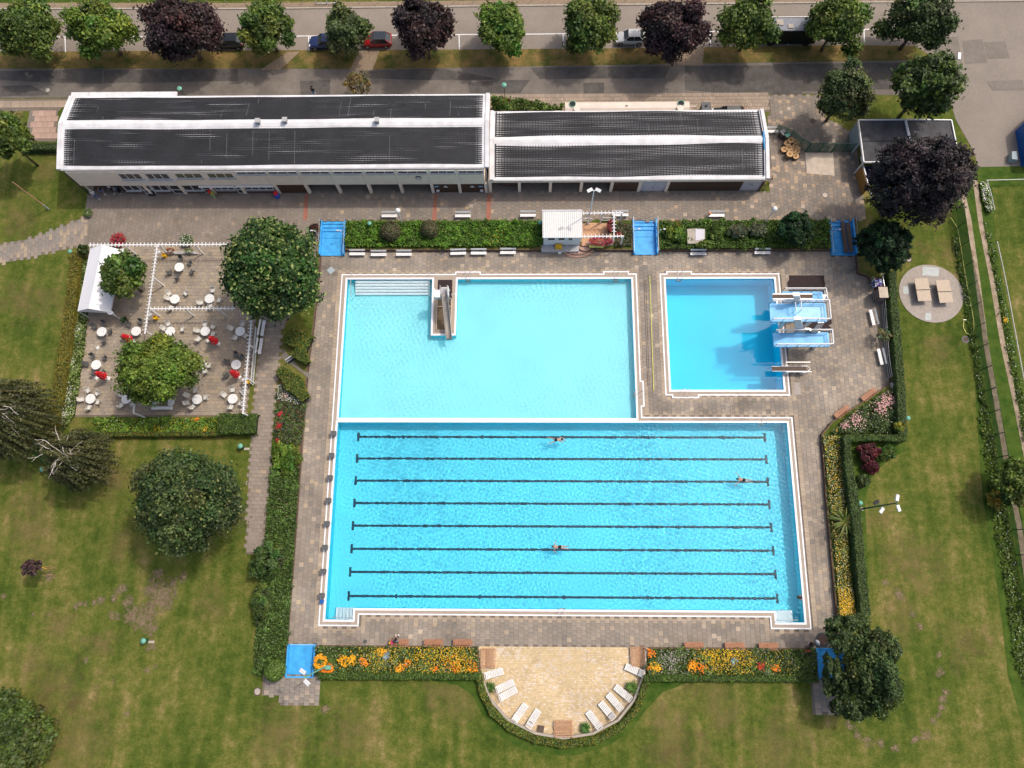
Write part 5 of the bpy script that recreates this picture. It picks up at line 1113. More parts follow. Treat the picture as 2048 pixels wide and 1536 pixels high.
def foliage_fill(t, poly, z, h, cols, wts, dens, size, flowers=(), up=.8, elong=1.5, hn=.35):
    cols = [tuple(min(1, q * 1.22) for q in c_) for c_ in cols]
    n = int(area(poly) * dens); xy = samp_poly(poly, n)
    xy = xy + RNG.normal(0, .07, (n, 2)); K_ = max(6, int(area(poly) * 1.6)); kc = samp_poly(poly, K_); gi = RNG.randint(0, K_, n); gm = RNG.rand(n) < .42; go = RNG.normal(0, .17, (n, 2)); xy[gm] = (kc[gi] + go)[gm]
    hz = z + h * (1 - hn * RNG.rand(n)) + .10 * np.sin(xy[:, 0] * 2.1) * np.sin(xy[:, 1] * 1.7) * h * 1.2; hz[gm] += (h * .35 * (1 - np.hypot(go[:, 0], go[:, 1]) * 2))[gm]; ktone = RNG.normal(0, .22, K_)
    p = np.column_stack([xy, hz]); nrm = RNG.normal(0, .55, (n, 3)) + np.array([0, 0, up])
    tn = np.sin(xy[:, 0] * 1.3 + 2) * np.sin(xy[:, 1] * 1.1) * .12 + np.where(gm, ktone[gi], -.12)
    V, F, cc = leaf_quads(p, nrm, size, np.clip(pick(cols, wts, n) * (1 + RNG.normal(0, .2, (n, 1)) + tn[:, None]), .003, 1), elong)
    o = npmesh('foliage', V, F, cc, 'leaf', t, origin=tuple(t.location))
    fv, ff, fc = [], [], []; b = 0
    for (fx, fy, fr, col, cnt, fs) in flowers:
        if fx is None: q = samp_poly(poly, cnt)
        else: c = P(fx, fy, z + h); rr_ = fr / 19.0; q = np.array(c) + RNG.normal(0, rr_ * .55, (cnt, 2)); q = q[inpoly(q[:, 0], q[:, 1], poly)]; cnt = len(q)
        p = np.column_stack([q, z + h * RNG.uniform(1.0, 1.25, cnt) + .03]); V, F, cc = leaf_quads(p, RNG.normal(0, .3, (cnt, 3)) + np.array([0, 0, 1]), fs, np.clip(np.array(col) * (1 + RNG.normal(0, .15, (cnt, 1))), 0, 1), 1.1)
        fv.append(V); ff.append(F + b); fc.append(cc); b += len(V)
    if fv:
        o = npmesh('blossom', np.concatenate(fv), np.concatenate(ff), np.concatenate(fc), 'leaf', t, origin=tuple(t.location)); o['kind'] = 'stuff'
    return t
def bed(name, label, cat, px, h, cols, wts, dens=150, size=.15, flowers=(), z=0, base='under', **k):
    poly = PP(px, z + h * .5); c = np.mean(poly, 0); t = thing(name, label, cat, (c[0], c[1], z))
    MB().prism(offpoly(poly, -.06), z - .02, z + h * (.45 if base == 'under' else .12)).build('undergrowth', base, t, origin=tuple(t.location))
    return foliage_fill(t, poly, z, h, cols, wts, dens, size, flowers, **k)
def hedge(label, pts, width, h, cols, wts=(4, 3, 3, 1), dens=200, size=.11, z=0, name='hedge', cat='hedge', group=None):
    q = [Vector(P(a, b, z + h)) for a, b in pts]; t = thing(name, label, cat, (q[0].x, q[0].y, z), 0, group); core = MB(); allp, alln = [], []
    wd = width if isinstance(width, (list, tuple)) else [width] * len(q)
    for i in range(len(q) - 1):
        a, b = q[i], q[i + 1]; d = (b - a); L = d.length; d.normalize(); n = Vector((-d.y, d.x)); w0, w1 = wd[i] / 2, wd[i + 1] / 2
        pl = [a - n * w0 * .86 - d * .02, b - n * w1 * .86 + d * .02, b + n * w1 * .86 + d * .02, a + n * w0 * .86 - d * .02]; core.prism([tuple(v) for v in pl], z - .02, z + h * .93)
        a = a - d * .25; L += .5; m = int((L * (w0 + w1) + 2 * L * h) * dens)
        s_ = RNG.rand(m); u = RNG.uniform(-1, 1, m); side = RNG.rand(m) < (2 * h / (2 * h + w0 + w1)); u[side] = np.sign(u[side]); zz = np.where(side, RNG.rand(m) * h, h) + RNG.normal(0, .035, m)
        ww = (w0 + (w1 - w0) * s_) * (1 + .05 * np.sin(s_ * L * 3)); P0 = np.array([a.x, a.y])[None] + np.array([d.x, d.y])[None] * (s_ * L)[:, None] + np.array([n.x, n.y])[None] * (u * ww + RNG.normal(0, .03, m))[:, None]
        nr = np.where(side[:, None], np.column_stack([n.x * np.sign(u), n.y * np.sign(u), np.full(m, .35)]), np.array([0, 0, 1.0])[None]) + RNG.normal(0, .4, (m, 3))
        allp.append(np.column_stack([P0, zz + z])); alln.append(nr)
    p = np.concatenate(allp); nr = np.concatenate(alln); n = len(p); tn = .12 * np.sin(p[:, 0] * 1.7) * np.sin(p[:, 1] * 1.3 + 1)
    V, F, cc = leaf_quads(p, nr, size, np.clip(pick(cols, wts, n) * (1 + RNG.normal(0, .18, (n, 1)) + tn[:, None]), .003, 1)); npmesh('foliage', V, F, cc, 'leaf', t, origin=tuple(t.location))
    M.setdefault('hcore', mat('hedge_twigs', (.02, .028, .01), .95)); core.build('branches', 'hcore', t, origin=tuple(t.location)); return t
GOLD = [(.14, .11, .015), (.18, .15, .02), (.08, .09, .012), (.11, .15, .02)]
HG = [(.045, .085, .012), (.065, .115, .016), (.03, .055, .01), (.09, .15, .02)]
hedge('long golden-brown clipped hedge left of the cafe terrace', [(151, 505), (141, 600), (127, 700), (112, 800), (100, 868)], [1.0, 1.15, 1.2, 1.25, 1.2], 1.0, GOLD)
hedge('thin yellowish clipped hedge along the bottom of the cafe bed', [(192, 868), (300, 868), (440, 867)], .45, .8, GOLD[:1] + HG[:3])
hedge('big block-shaped clipped hedge at the footpath corner', [(440, 847), (508, 847)], 2.2, 1.2, HG)
hedge('low hedge behind the pink slabs left of the club building', [(48, 292), (116, 292)], .9, .9, GD)
hedge('clipped hedge wedge above the wooden gate', [(577, 672), (615, 688)], [1.6, 2.2], 1.1, HG[:1] + GOLD[1:2] + HG[1:3]); hedge('narrow hedge slope running down to the gate path', [(592, 700), (612, 722)], [1.7, .5], 1.1, HG[:1] + GOLD[1:2] + HG[1:3])
hedge('clipped hedge wedge below the wooden gate', [(560, 740), (585, 765), (608, 795)], [.8, 2.1, .8], 1.1, HG[:1] + GOLD[1:2] + HG[1:3])
hedge('tall dark clipped hedge beside the metal rail and white benches', [(1785, 545), (1790, 620), (1797, 700), (1803, 780), (1806, 868)], .85, 1.2, GD[:2] + HG[:2], name='hedge')
hedge('short clipped hedge crossing under the rose triangle', [(1698, 876), (1750, 875), (1808, 876)], .62, 1.2, HG); hedge('clipped hedge descending left of the lawn beside the tall floodlight', [(1695, 876), (1698, 930), (1706, 980), (1715, 1050), (1722, 1130), (1732, 1225)], [.7, .8, .9, .95, .9, .9], 1.2, GD[:2] + HG[:2])
hedge('low clipped hedge in front of the left marigold bed', [(640, 1352), (800, 1353), (955, 1353)], .55, .6, HG[:1] + HG[3:] + HG[:2]); hedge('low clipped hedge in front of the right marigold bed', [(1293, 1357), (1450, 1357), (1632, 1358)], .55, .6, HG[:1] + HG[3:] + HG[:2])
hedge('low hedge curving round the yellow brick sun terrace', [(957, 1350), (965, 1385), (985, 1425), (1020, 1456), (1070, 1480), (1127, 1489), (1190, 1482), (1240, 1457), (1275, 1418), (1292, 1365)], .6, .5, HG[:1] + HG[3:] + GOLD[1:3])
# lush uncut grass along the hedges
for px in ([(620, 1352), (960, 1352), (975, 1400), (1010, 1450), (1070, 1490), (1127, 1502), (1200, 1492), (1250, 1460), (1285, 1410), (1320, 1378), (1380, 1362), (1460, 1356), (1290, 1352), (1350, 1366), (1310, 1395), (1285, 1430), (1240, 1475), (1190, 1503), (1127, 1512), (1060, 1503), (1000, 1470), (970, 1430), (940, 1390), (880, 1366), (760, 1360)],):
    pass
lushp = [(630, 1350), (955, 1350), (968, 1400), (1010, 1462), (1070, 1488), (1127, 1494), (1195, 1486), (1250, 1455), (1290, 1395), (1297, 1352), (1440, 1356), (1380, 1364), (1325, 1385), (1292, 1420), (1262, 1462), (1215, 1492), (1150, 1511), (1095, 1511), (1040, 1497), (990, 1465), (962, 1425), (945, 1390), (915, 1370), (860, 1361), (750, 1356), (640, 1358)]
road('long_grass', 'lush', lushp, .010); road('long_grass', 'lush', [(1808, 880), (1812, 900), (1770, 925), (1740, 960), (1730, 1000), (1740, 1240), (1728, 1240), (1700, 1000), (1700, 880)], .008)
# beds
YEL = (.68, .42, .02); ORG = (.70, .20, .01); WHT = (.62, .62, .58); REDF = (.42, .02, .03); PNK = (.62, .36, .34)
bed('cafe_flower_bed', 'bed of pale grasses and white flowers between golden hedge and terrace', 'flower bed', [(163, 520), (180, 520), (176, 620), (170, 680), (150, 830), (122, 868), (112, 862), (128, 770), (146, 660), (156, 570)], .35, [(.10, .15, .03), (.14, .19, .05), (.20, .22, .10), (.06, .10, .02)], (3, 3, 2, 2), 130, .16, [(152, 660, 16, WHT, 60, .09), (135, 720, 20, WHT, 110, .09), (128, 790, 24, WHT, 190, .1), (124, 825, 16, WHT, 170, .1)])
bed('cafe_flower_bed', 'bright green bed with few orange flowers below the cafe terrace', 'flower bed', [(192, 836), (435, 836), (438, 866), (192, 866)], .35, [(.10, .18, .02), (.14, .22, .03), (.07, .12, .015)], (3, 2, 2), 150, .15, [(None, 0, 0, YEL, 90, .08), (392, 837, 7, ORG, 40, .12), (410, 862, 9, YEL, 60, .1), (315, 862, 12, YEL, 50, .09), (None, 0, 0, WHT, 40, .08)])
bed('green_strip', 'bright green ground cover strip with two ball bushes', 'ground cover', [(692, 443), (1083, 441), (1084, 492), (692, 494)], .55, [(.055, .13, .012), (.08, .17, .016), (.04, .09, .01), (.12, .18, .02)], (4, 4, 2, 1.5), 190, .14, [(985, 484, 24, YEL, 50, .07)])
bed('shrub_bed', 'mixed shrub bed between the two right-hand foot baths', 'shrub bed', [(1318, 442), (1660, 441), (1660, 496), (1318, 498)], .5, [(.05, .10, .012), (.07, .14, .016), (.03, .06, .01), (.10, .13, .03)], (4, 3, 3, 1), 170, .15, [(1352, 452, 12, REDF, 60, .09)])
c_ = PP([(1374, 458), (1392, 457), (1410, 458), (1410, 478), (1396, 487), (1375, 487)], .6)
sb = thing('sunken_basin', 'small square basin of pale concrete among the shrubs', 'basin', (*c_[0], 0)); MB().prism([(a, b) for a, b in c_], .3, .62).build('left_slab', 'concrete', sb, origin=tuple(sb.location)); MB().prism(PP([(1391, 458), (1409, 459), (1409, 477), (1399, 480), (1391, 481)], .66), .62, .66).build('lid', 'ltblue' if 0 else 'greywhite', sb, origin=tuple(sb.location))
bed('rockery_bed', 'reddish rockery planting between hut terrace and blue foot bath', 'flower bed', [(1229, 447), (1264, 446), (1264, 492), (1229, 494)], .4, [(.05, .07, .03), (.04, .05, .025), (.12, .05, .03), (.10, .12, .06)], (3, 3, 2, 1), 150, .16, [(1238, 470, 8, REDF, 60, .09), (1234, 437, 7, REDF, 60, .1)])
bed('ivy_bed', 'ivy and low green plants between building corner and cream tank', 'ground cover', [(1018, 196), (1040, 200), (1085, 208), (1126, 214), (1126, 221), (1015, 221)], .8, G1, (4, 3, 3, 1), 150, .18)
bed('left_strip_bed', 'reddish green flower strip left of the pools, upper half', 'flower bed', [(556, 800), (612, 812), (604, 880), (600, 885), (548, 885), (549, 850)], .3, [(.07, .10, .03), (.10, .07, .035), (.05, .06, .05), (.05, .10, .015)], (3, 1.5, 2, 3), 150, .15, [(565, 785, 10, WHT, 50, .09), (560, 828, 6, REDF, 40, .13), (558, 852, 5, REDF, 30, .12), (556, 883, 5, REDF, 30, .13), (None, 0, 0, REDF, 40, .07)])
bed('left_strip_bed', 'white flowering patch under the lower hedge wedge', 'flower bed', [(557, 768), (575, 772), (600, 798), (611, 812), (556, 800)], .3, [(.10, .13, .05), (.13, .15, .07), (.06, .09, .03)], (3, 2, 2), 150, .15, [(None, 0, 0, WHT, 170, .09), (570, 790, 7, PNK, 25, .12)])
bed('left_strip_bed', 'long mid green ground cover strip left of the lap pool', 'ground cover', [(542, 935), (600, 935), (594, 1010), (584, 1160), (575, 1290), (571, 1290), (571, 1349), (508, 1349), (513, 1240), (524, 1130), (538, 1000)], .45, [(.055, .095, .02), (.075, .12, .028), (.035, .065, .014), (.06, .13, .015)], (4, 3, 3, 1), 150, .15, [(575, 1010, 30, PNK, 30, .06)])
bed('rose_bed', 'triangular bed of pale pink roses behind the tilted wooden benches', 'flower bed', [(1782, 778), (1803, 776), (1804, 866), (1700, 868), (1668, 868), (1662, 866), (1680, 848), (1720, 815), (1760, 790)], .5, [(.05, .085, .02), (.07, .11, .03), (.035, .055, .018), (.10, .12, .05)], (4, 3, 3, 1), 150, .15, [(1775, 800, 18, PNK, 170, .13), (1760, 815, 16, PNK, 130, .13), (1712, 838, 16, PNK, 130, .12), (1690, 850, 10, PNK, 60, .11), (1668, 855, 8, YEL, 50, .11), (None, 0, 0, WHT, 70, .08)])
bed('right_flower_bed', 'long yellow speckled flower bed down the right side of the lap pool', 'flower bed', [(1645, 872), (1668, 870), (1684, 880), (1688, 1000), (1696, 1120), (1712, 1236), (1678, 1236), (1670, 1130), (1658, 1000)], .3, [(.07, .11, .02), (.11, .14, .03), (.05, .07, .015), (.15, .15, .05)], (3, 3, 2, 2), 140, .14, [(None, 0, 0, YEL, 700, .085), (None, 0, 0, (.60, .55, .30), 600, .08), (1690, 1200, 22, YEL, 460, .09), (1692, 1225, 14, YEL, 200, .09), (None, 0, 0, WHT, 120, .08), (1670, 960, 30, ORG, 40, .08)])
bed('marigold_bed', 'left marigold bed with a ring of orange flowers by the foot bath', 'flower bed', [(630, 1293), (955, 1294), (956, 1350), (630, 1350)], .35, [(.06, .10, .018), (.08, .13, .025), (.04, .06, .015), (.12, .13, .07)], (4, 3, 2, 1), 150, .15,
    [(640 + 12 * math.cos(a), 1324 + 11 * math.sin(a), 4, (.72, .32, .01), 26, .16) for a in np.linspace(.6, 6.0, 10)] + [(655 + 9 * math.cos(a), 1337 + 7 * math.sin(a), 4, ORG, 22, .15) for a in np.linspace(-1, 3.6, 8)] + [(x_, y_, r_, c_, n_, .15) for x_, y_, r_, c_, n_ in ((688, 1322, 10, (.72, .34, .01), 90), (704, 1320, 10, (.72, .36, .01), 90), (728, 1325, 8, ORG, 50), (765, 1305, 9, (.72, .34, .01), 50), (800, 1337, 9, (.72, .3, .01), 60), (815, 1328, 6, ORG, 25), (905, 1330, 16, ORG, 70), (945, 1335, 12, ORG, 60), (872, 1338, 6, ORG, 25))] +
    [(770, 1312, 40, YEL, 330, .09), (850, 1308, 40, YEL, 520, .09), (900, 1312, 42, YEL, 650, .09), (930, 1325, 26, YEL, 260, .09), (740, 1312, 30, YEL, 120, .08), (None, 0, 0, (.55, .55, .35), 200, .08)])
bed('marigold_bed', 'right marigold bed with greyish plants and orange clumps', 'flower bed', [(1294, 1297), (1632, 1299), (1634, 1355), (1294, 1354)], .35, [(.06, .10, .018), (.08, .13, .025), (.04, .06, .015), (.15, .15, .11)], (4, 3, 2, 1.3), 150, .15,
    [(x_, y_, r_, c_, n_, .14) for x_, y_, r_, c_, n_ in ((1300, 1303, 10, ORG, 90), (1312, 1335, 9, (.72, .36, .01), 90), (1385, 1331, 9, (.72, .30, .01), 100), (1402, 1336, 8, ORG, 60), (1296, 1336, 4, ORG, 20), (1523, 1333, 7, (.45, .04, .02), 60), (1552, 1335, 8, ORG, 50), (1617, 1299, 7, (.4, .08, .02), 50))] + [(1440, 1315, 34, YEL, 480, .09), (1480, 1312, 36, YEL, 480, .09), (1415, 1308, 20, YEL, 150, .09), (1560, 1320, 40, YEL, 160, .08), (1345, 1318, 28, (.30, .28, .24), 260, .11)])
bed('weed_strip', 'white-dotted weeds under the mesh fence end at the top right', 'weeds', [(1958, 365), (1972, 366), (1984, 424), (1972, 424), (1962, 395)], .4, GB, (3, 3, 2, 1), 90, .14, [(None, 0, 0, WHT, 120, .12)])
bed('fence_weeds', 'rough weeds and white flowers growing along the mesh fence', 'weeds', [(1905, 470), (1912, 470), (1930, 560), (1952, 680), (1972, 800), (1990, 900), (2012, 1020), (2036, 1150), (2060, 1260), (2100, 1400), (2060, 1400), (2030, 1330), (2015, 1200), (1995, 1080), (1975, 960), (1962, 830), (1944, 700), (1924, 580)], .25, [(.05, .085, .012), (.075, .12, .018), (.03, .05, .01), (.12, .14, .03)], (3, 3, 2, 1), 60, .17, [(None, 0, 0, WHT, 130, .09), (1995, 1000, 22, YEL, 60, .12)], base='lush')
bed('fence_weeds', 'rough green weeds between dusty track and thin white rail', 'weeds', [(1968, 440), (1982, 470), (2000, 560), (2020, 660), (2040, 760), (2060, 860), (2075, 960), (2062, 960), (2040, 830), (2018, 720), (1998, 600), (1980, 520)], .22, [(.06, .10, .012), (.085, .13, .018), (.04, .065, .01), (.14, .15, .03)], (3, 3, 2, 1), 60, .16, [(None, 0, 0, WHT, 90, .09), (2010, 640, 6, YEL, 40, .12)], base='lush')
# spiky plants
def spiky(label, px, py, n, L, col, z=0, w_=.10, cat='plant', name='yucca_plant', pot=None, droop=.5, up=.9):
    c = P(px, py, z + .4); t = thing(name, label, cat, (c[0], c[1], z)); V, F, cc = [], [], []; z0 = 0
    if pot: MB().lathe([(.22, 0), (.32, .36), (.28, .38), (.25, .30)], 14).build('pot', pot, t); z0 = .32
    rr = random.Random(int(px))
    for k in range(n):
        a = rr.uniform(0, 6.28); l = L * rr.uniform(.6, 1.1); u = rr.uniform(.1, up); d = Vector((math.cos(a), math.sin(a), 0)); s_ = Vector((-math.sin(a), math.cos(a), 0)); pt = []
        for q in range(4): f = q / 3; pt.append(d * (l * f * (1 - .25 * u)) + Vector((0, 0, z0 + .1 + l * (u * f - droop * f * f))))
        b = len(V)
        for q in range(4): ww = w_ * (.6, 1, .7, .08)[q] * .5; V += [tuple(pt[q] - s_ * ww), tuple(pt[q] + s_ * ww)]
        for q in range(3): F.append((b + 2 * q, b + 2 * q + 1, b + 2 * q + 3, b + 2 * q + 2)); cc.append([e_ * rr.uniform(.7, 1.3) for e_ in col])
    V = np.array(V); V[:, 2] = np.maximum(V[:, 2], .03); npmesh('leaves', V, np.array(F), np.array(cc), 'leaf', t)
    return t
spiky('yucca by the two upper left loungers of the sun terrace', 980, 1374, 70, .75, (.06, .12, .02), DK, pot='dark'); spiky('yucca by the upper right lounger of the sun terrace', 1264, 1374, 110, .85, (.07, .14, .02), DK, pot='dark'); spiky('yucca beside the bottom wooden lounger', 1171, 1456, 90, .75, (.05, .13, .02), DK, pot='dark')
spiky('large drooping cordyline in a terracotta pot over the right flower bed', 1690, 1044, 46, 2.0, (.10, .13, .02), .2, .16, name='cordyline_plant', pot='terra', droop=.35, up=.6); spiky('grey-green agave at the corner of the golden hedge', 117, 836, 40, 1.0, (.16, .24, .20), 0, .12, name='agave_plant', droop=.2)
spiky('small blue-grey agave in the left marigold bed', 773, 1313, 24, .55, (.22, .28, .30), .25, .12, name='agave_plant', droop=.15); spiky('small blue-grey agave in the right marigold bed', 1471, 1324, 24, .55, (.20, .30, .32), .25, .12, name='agave_plant', droop=.15)
spiky('broad-leaved plant in a pot beside the marquee leg', 248, 639, 26, .6, (.04, .08, .02), 0, .14, name='potted_plant', pot='dark', droop=.2)
def planter(label, px, py, r_, cols, n, tub='white', z=0, sx=1, sy=1, h=.45, name='flower_planter'):
    c = P(px, py, z + h); t = thing(name, label, 'planter', (c[0], c[1], z)); MB().lathe([(r_ * .8, 0), (r_, h), (r_ * .9, h), (r_ * .88, h - .08)], 14, (0, 0, 0), sx, sy).build('tub', tub, t)
    p = RNG.normal(size=(n, 3)); p /= np.linalg.norm(p, axis=1, keepdims=True); p = p * RNG.uniform(.7, 1.1, n)[:, None] * np.array([r_ * 1.15 * sx, r_ * 1.15 * sy, .3]) + np.array([0, 0, h + .05])
    V, F, cc = leaf_quads(p, RNG.normal(0, .5, (n, 3)) + np.array([0, 0, .9]), .10, pick(cols, [1] * len(cols), n) * (1 + RNG.normal(0, .15, (n, 1))), 1.1); npmesh('flowers', V, F, cc, 'leaf', t); return t
planter('planter full of red flowers behind the top pergola beam', 236, 480, .75, [(.40, .02, .06), (.5, .03, .05), (.12, .10, .03), (.3, .02, .05)], 1300, 'dark'); planter('green planter with white blossoms behind the top pergola beam', 373, 481, .68, [(.06, .11, .02), (.08, .14, .03), (.10, .15, .04), (.55, .55, .48)], 1200, 'dark')
planter('octagonal concrete planter where the slab path meets the lawn', 176, 426, .42, [(.06, .12, .02), (.09, .16, .03)], 500, 'concrete'); planter('red flower box in the lattice trough, left one', 340, 502, .3, [(.35, .04, .03), (.10, .12, .03)], 350, 'white', sx=1.6); planter('green flower box in the lattice trough, right one', 378, 502, .28, [(.10, .16, .03), (.2, .2, .08)], 300, 'white', sx=1.6)
planter('long flower box with pink and red blossoms below the hut pergola', 1202, 482, .5, [(.42, .03, .12), (.45, .05, .03), (.5, .1, .1), (.08, .08, .02)], 1500, 'palewood', sx=2.4, h=.8); planter('red flowers hanging on the hut pergola', 1222, 452, .4, [(.42, .02, .04), (.3, .03, .05), (.06, .08, .02)], 500, 'dark', sy=1.7, h=1.0)
def lattice(label, pts, h=.8, z=0):
    t = thing('lattice_fence', label, 'fence', (*pts[0], z)); o = Vector((*pts[0], 0)); q = [Vector((*p, 0)) - o for p in pts]
    for i in range(len(q) - 1):
        for zz in (.12, h): MB().beam(q[i] + Vector((0, 0, zz)), q[i + 1] + Vector((0, 0, zz)), .05, .07).build('rail', 'white', t)
        d = q[i + 1] - q[i]; n = int(d.length / .17)
        for k in range(n + 1): p = q[i] + d * k / n; MB().beam(p + Vector((0, 0, .05)), p + Vector((0, 0, h + .08)), .07, .025).build('picket', 'white', t)
lattice('white picket balustrade along the right edge of the cafe terrace', PP([(517, 660), (507, 770)]), .9); lattice('low white picket trough fence at the top of the terrace', PP([(330, 508), (398, 508)]), .5)
lattice('white picket fence left of the flagstone entrance beside the hut', PP([(1166, 443), (1183, 443)]), .8); lattice('white picket fence right of the flagstone entrance beside the hut', PP([(1204, 442), (1222, 442)]), .8); lattice('white picket fence around the flower box below the hut pergola', PP([(1176, 486), (1177, 491), (1226, 490), (1227, 476)]), .7)

# ---------------------------------------------------------------- furniture
def make_bench():
    t = thing('white_bench', '', 'bench')
    for y in (-.26, -.08): MB().box(-.93, .93, y - .08, y + .08, .42, .46).build('slat', 'white', t)
    MB().obb((0, .22, .68), (1.86, .035, .20), rx=R(-35)).build('backrest', 'white', t)
    for x in (-.65, .65):
        MB().box(x - .05, x + .05, -.3, .1, 0, .42).beam((x, .08, .35), (x, .30, .78), .08, .05).build('support', 'concrete', t)
    return t
KB = Kind(make_bench())
for (x, y, z, a, lb) in ((779, 429, 0, 0, 'white bench on the plaza beneath the globe lamp'), (926, 429, 0, 0, 'white bench on the plaza between the two red brick strips'), (1056, 428, 0, 0, 'white bench on the plaza left of the lifeguard hut'), (1241, 427, 0, 0, 'white bench on the plaza behind the hut pergola'), (1433, 428, 0, 0, 'white bench on the plaza with an orange ball on it'),
    (714.5, 505, DK, 0, 'white poolside bench nearest the left foot bath'), (757.5, 506.5, DK, 0, 'white poolside bench, middle one of the left three'), (808, 506, DK, 0, 'white poolside bench, right one of the left three'), (916.5, 504, DK, 1.5, 'white poolside bench, left one of the three above the slide'), (957.5, 503.5, DK, 0, 'white poolside bench, middle one of the three above the slide'), (1016, 502.5, DK, 0, 'white poolside bench left of the curved steps'),
    (1396.5, 504.5, DK, 0, 'white poolside bench below the pale square basin'), (1525, 502.5, DK, 0, 'white poolside bench below the dark conifer'), (518, 692, 0, 86, 'white bench at the footpath, lower one by the picket balustrade'), (523, 656, 0, 86, 'white bench at the footpath, upper one under the linden'), (1747.5, 634.5, DK, -84, 'tilted white bench right of the diving tower'), (1763.5, 713, DK, -84, 'tilted white bench below the potted shrub'), (1541, 260, 0, 0, 'white bench at the yard behind the low building')):
    KB.put((*P(x, y, z + .45), z), R(a), lb, 'white two-plank benches')
def make_wbench():
    t = thing('wooden_bench', '', 'bench')
    for k in range(5): MB().box(-1.0, 1.0, .22 - k * .11, .31 - k * .11, .42, .455).build('slat', 'wood', t)
    for k in range(2): MB().obb((0, -.31 - k * .05, .58 + k * .14), (2.0, .03, .11), rx=R(15)).build('back_slat', 'wood', t)
    for x in (-.75, .75): MB().box(x - .05, x + .05, -.25, .28, 0, .42).beam((x, -.25, .3), (x, -.38, .8), .07, .05).build('support', 'concrete', t)
    return t
KW = Kind(make_wbench())
for (x, y, a, lb) in ((798, 1285, 0, 'orange wooden bench with the seated person'), (867, 1285, 0, 'orange wooden bench, empty, next to the seated person'), (925.5, 1285, 0, 'orange wooden bench beside the left corner of the sun terrace'), (1388.5, 1290.5, 0, 'orange wooden bench, first one right of the sun terrace'), (1469.5, 1291, 0, 'orange wooden bench, middle one behind the right marigold bed'), (1537.5, 1292, 0, 'orange wooden bench, last one towards the shaded foot bath'),
    (1738, 789, 214, 'tilted wooden bench at the upper end of the rose bed'), (1684, 823, 214, 'tilted wooden bench at the lower end of the rose bed')):
    a = a if a == 0 else 36 ; KW.put((*P(x, y, DK + .45), DK), R(a), lb, 'orange wooden benches round the pools')
def make_wlounger():
    t = thing('wooden_lounger', '', 'lounger')
    for k in range(13):
        y = .72 - k * .115; z = .30 + .10 * math.sin(k * .5) + max(0, k - 8) * .11; MB().obb((0, y, z), (1.9, .075, .03), rx=-.3 if k > 8 else 0).build('slat', 'palewood', t)
    for x in (-.8, .8): MB().box(x - .04, x + .04, -.7, .7, .05, .24).beam((x, -.5, .2), (x, -.75, .85), .08, .06).build('side_frame', 'wood', t)
    return t
KL = Kind(make_wlounger())
KL.put((*P(976, 1316, DK + .4), DK), R(-90), 'wide wooden slatted lounger in the left corner of the sun terrace', 'wide wooden loungers'); KL.put((*P(1276, 1313, DK + .4), DK), R(90), 'wide wooden slatted lounger in the right corner of the sun terrace', 'wide wooden loungers'); KL.put((*P(1127, 1457, DK + .4), DK), 0, 'wide wooden slatted lounger at the bottom of the sun terrace', 'wide wooden loungers')
def make_lounger(pillow):
    t = thing('sun_lounger', '', 'sun lounger')
    def prof(x): return .34 + .05 * math.sin(x * 2.2) + max(0, x - .35) * .55
    fr = MB()
    for y in (-.31, .31): fr.tube([(x, y, prof(x)) for x in np.linspace(-.95, .95, 12)], .035, 6)
    for x in (-.95, .95): fr.tube([(x, -.31, prof(x)), (x, .31, prof(x))], .035, 6)
    fr.build('frame', 'white_pl', t)
    for k in range(11):
        x = -.86 + k * .165; 
        if pillow and k > 7: continue
        MB().obb((x, 0, prof(x) + .005), (.125, .58, .025), ry=-.5 if x > .35 else 0).build('slat', 'white_pl', t)
    if pillow: MB().obb((.60, 0, prof(.6) + .02), (.34, .56, .03), ry=-.5).build('headrest', 'ltgrey', t); MB().obb((.85, 0, prof(.85)), (.16, .5, .02), ry=-.5).build('head_slot', 'concrete2', t)
    for x in (-.6, .55):
        for y in (-.28, .28): MB().tube([(x, y, 0), (x, y, prof(x) - .02)], .04, 6).build('leg', 'white_pl', t)
    return t
M['ltgrey'] = mat('grey_headrest', (.40, .41, .43), .6, amt=.05)
K1, K2 = Kind(make_lounger(False)), Kind(make_lounger(True))
for (x, y, a, kd, lb) in ((988, 1347, 194, 0, 'white sun lounger, topmost on the left side of the sun terrace'), (1010, 1372, 203, 0, 'white sun lounger touching the left yucca'), (1016, 1387.5, 206, 0, 'white sun lounger just below the one at the left yucca'), (1040, 1425.5, 232, 0, 'white sun lounger low on the left, second from the wooden lounger'), (1066.5, 1437.5, 236, 1, 'white sun lounger with open head slot left of the wooden lounger'),
    (1269, 1340.5, -22, 1, 'white sun lounger with grey headrest below the right wooden lounger'), (1246, 1386, -38, 0, 'white sun lounger touching the right yucca'), (1229.5, 1404, -47, 0, 'white sun lounger, second below the right yucca'), (1214, 1421, -48, 1, 'white sun lounger with grey headrest, third below the right yucca'), (1188, 1440, -52, 0, 'white sun lounger right of the bottom yucca')):
    (K2 if kd else K1).put((*P(x, y, DK + .4), DK), R(a), lb, 'white plastic sun loungers')
c = P(1082, 1458, DK); o = tag(MB().box(-.28, .28, -.35, .35, 0, .4).build('crate', 'board', None), 'small dark square planter box on the sun terrace', 'box'); o.location = (*c, DK); o.rotation_euler = (0, 0, R(-10))
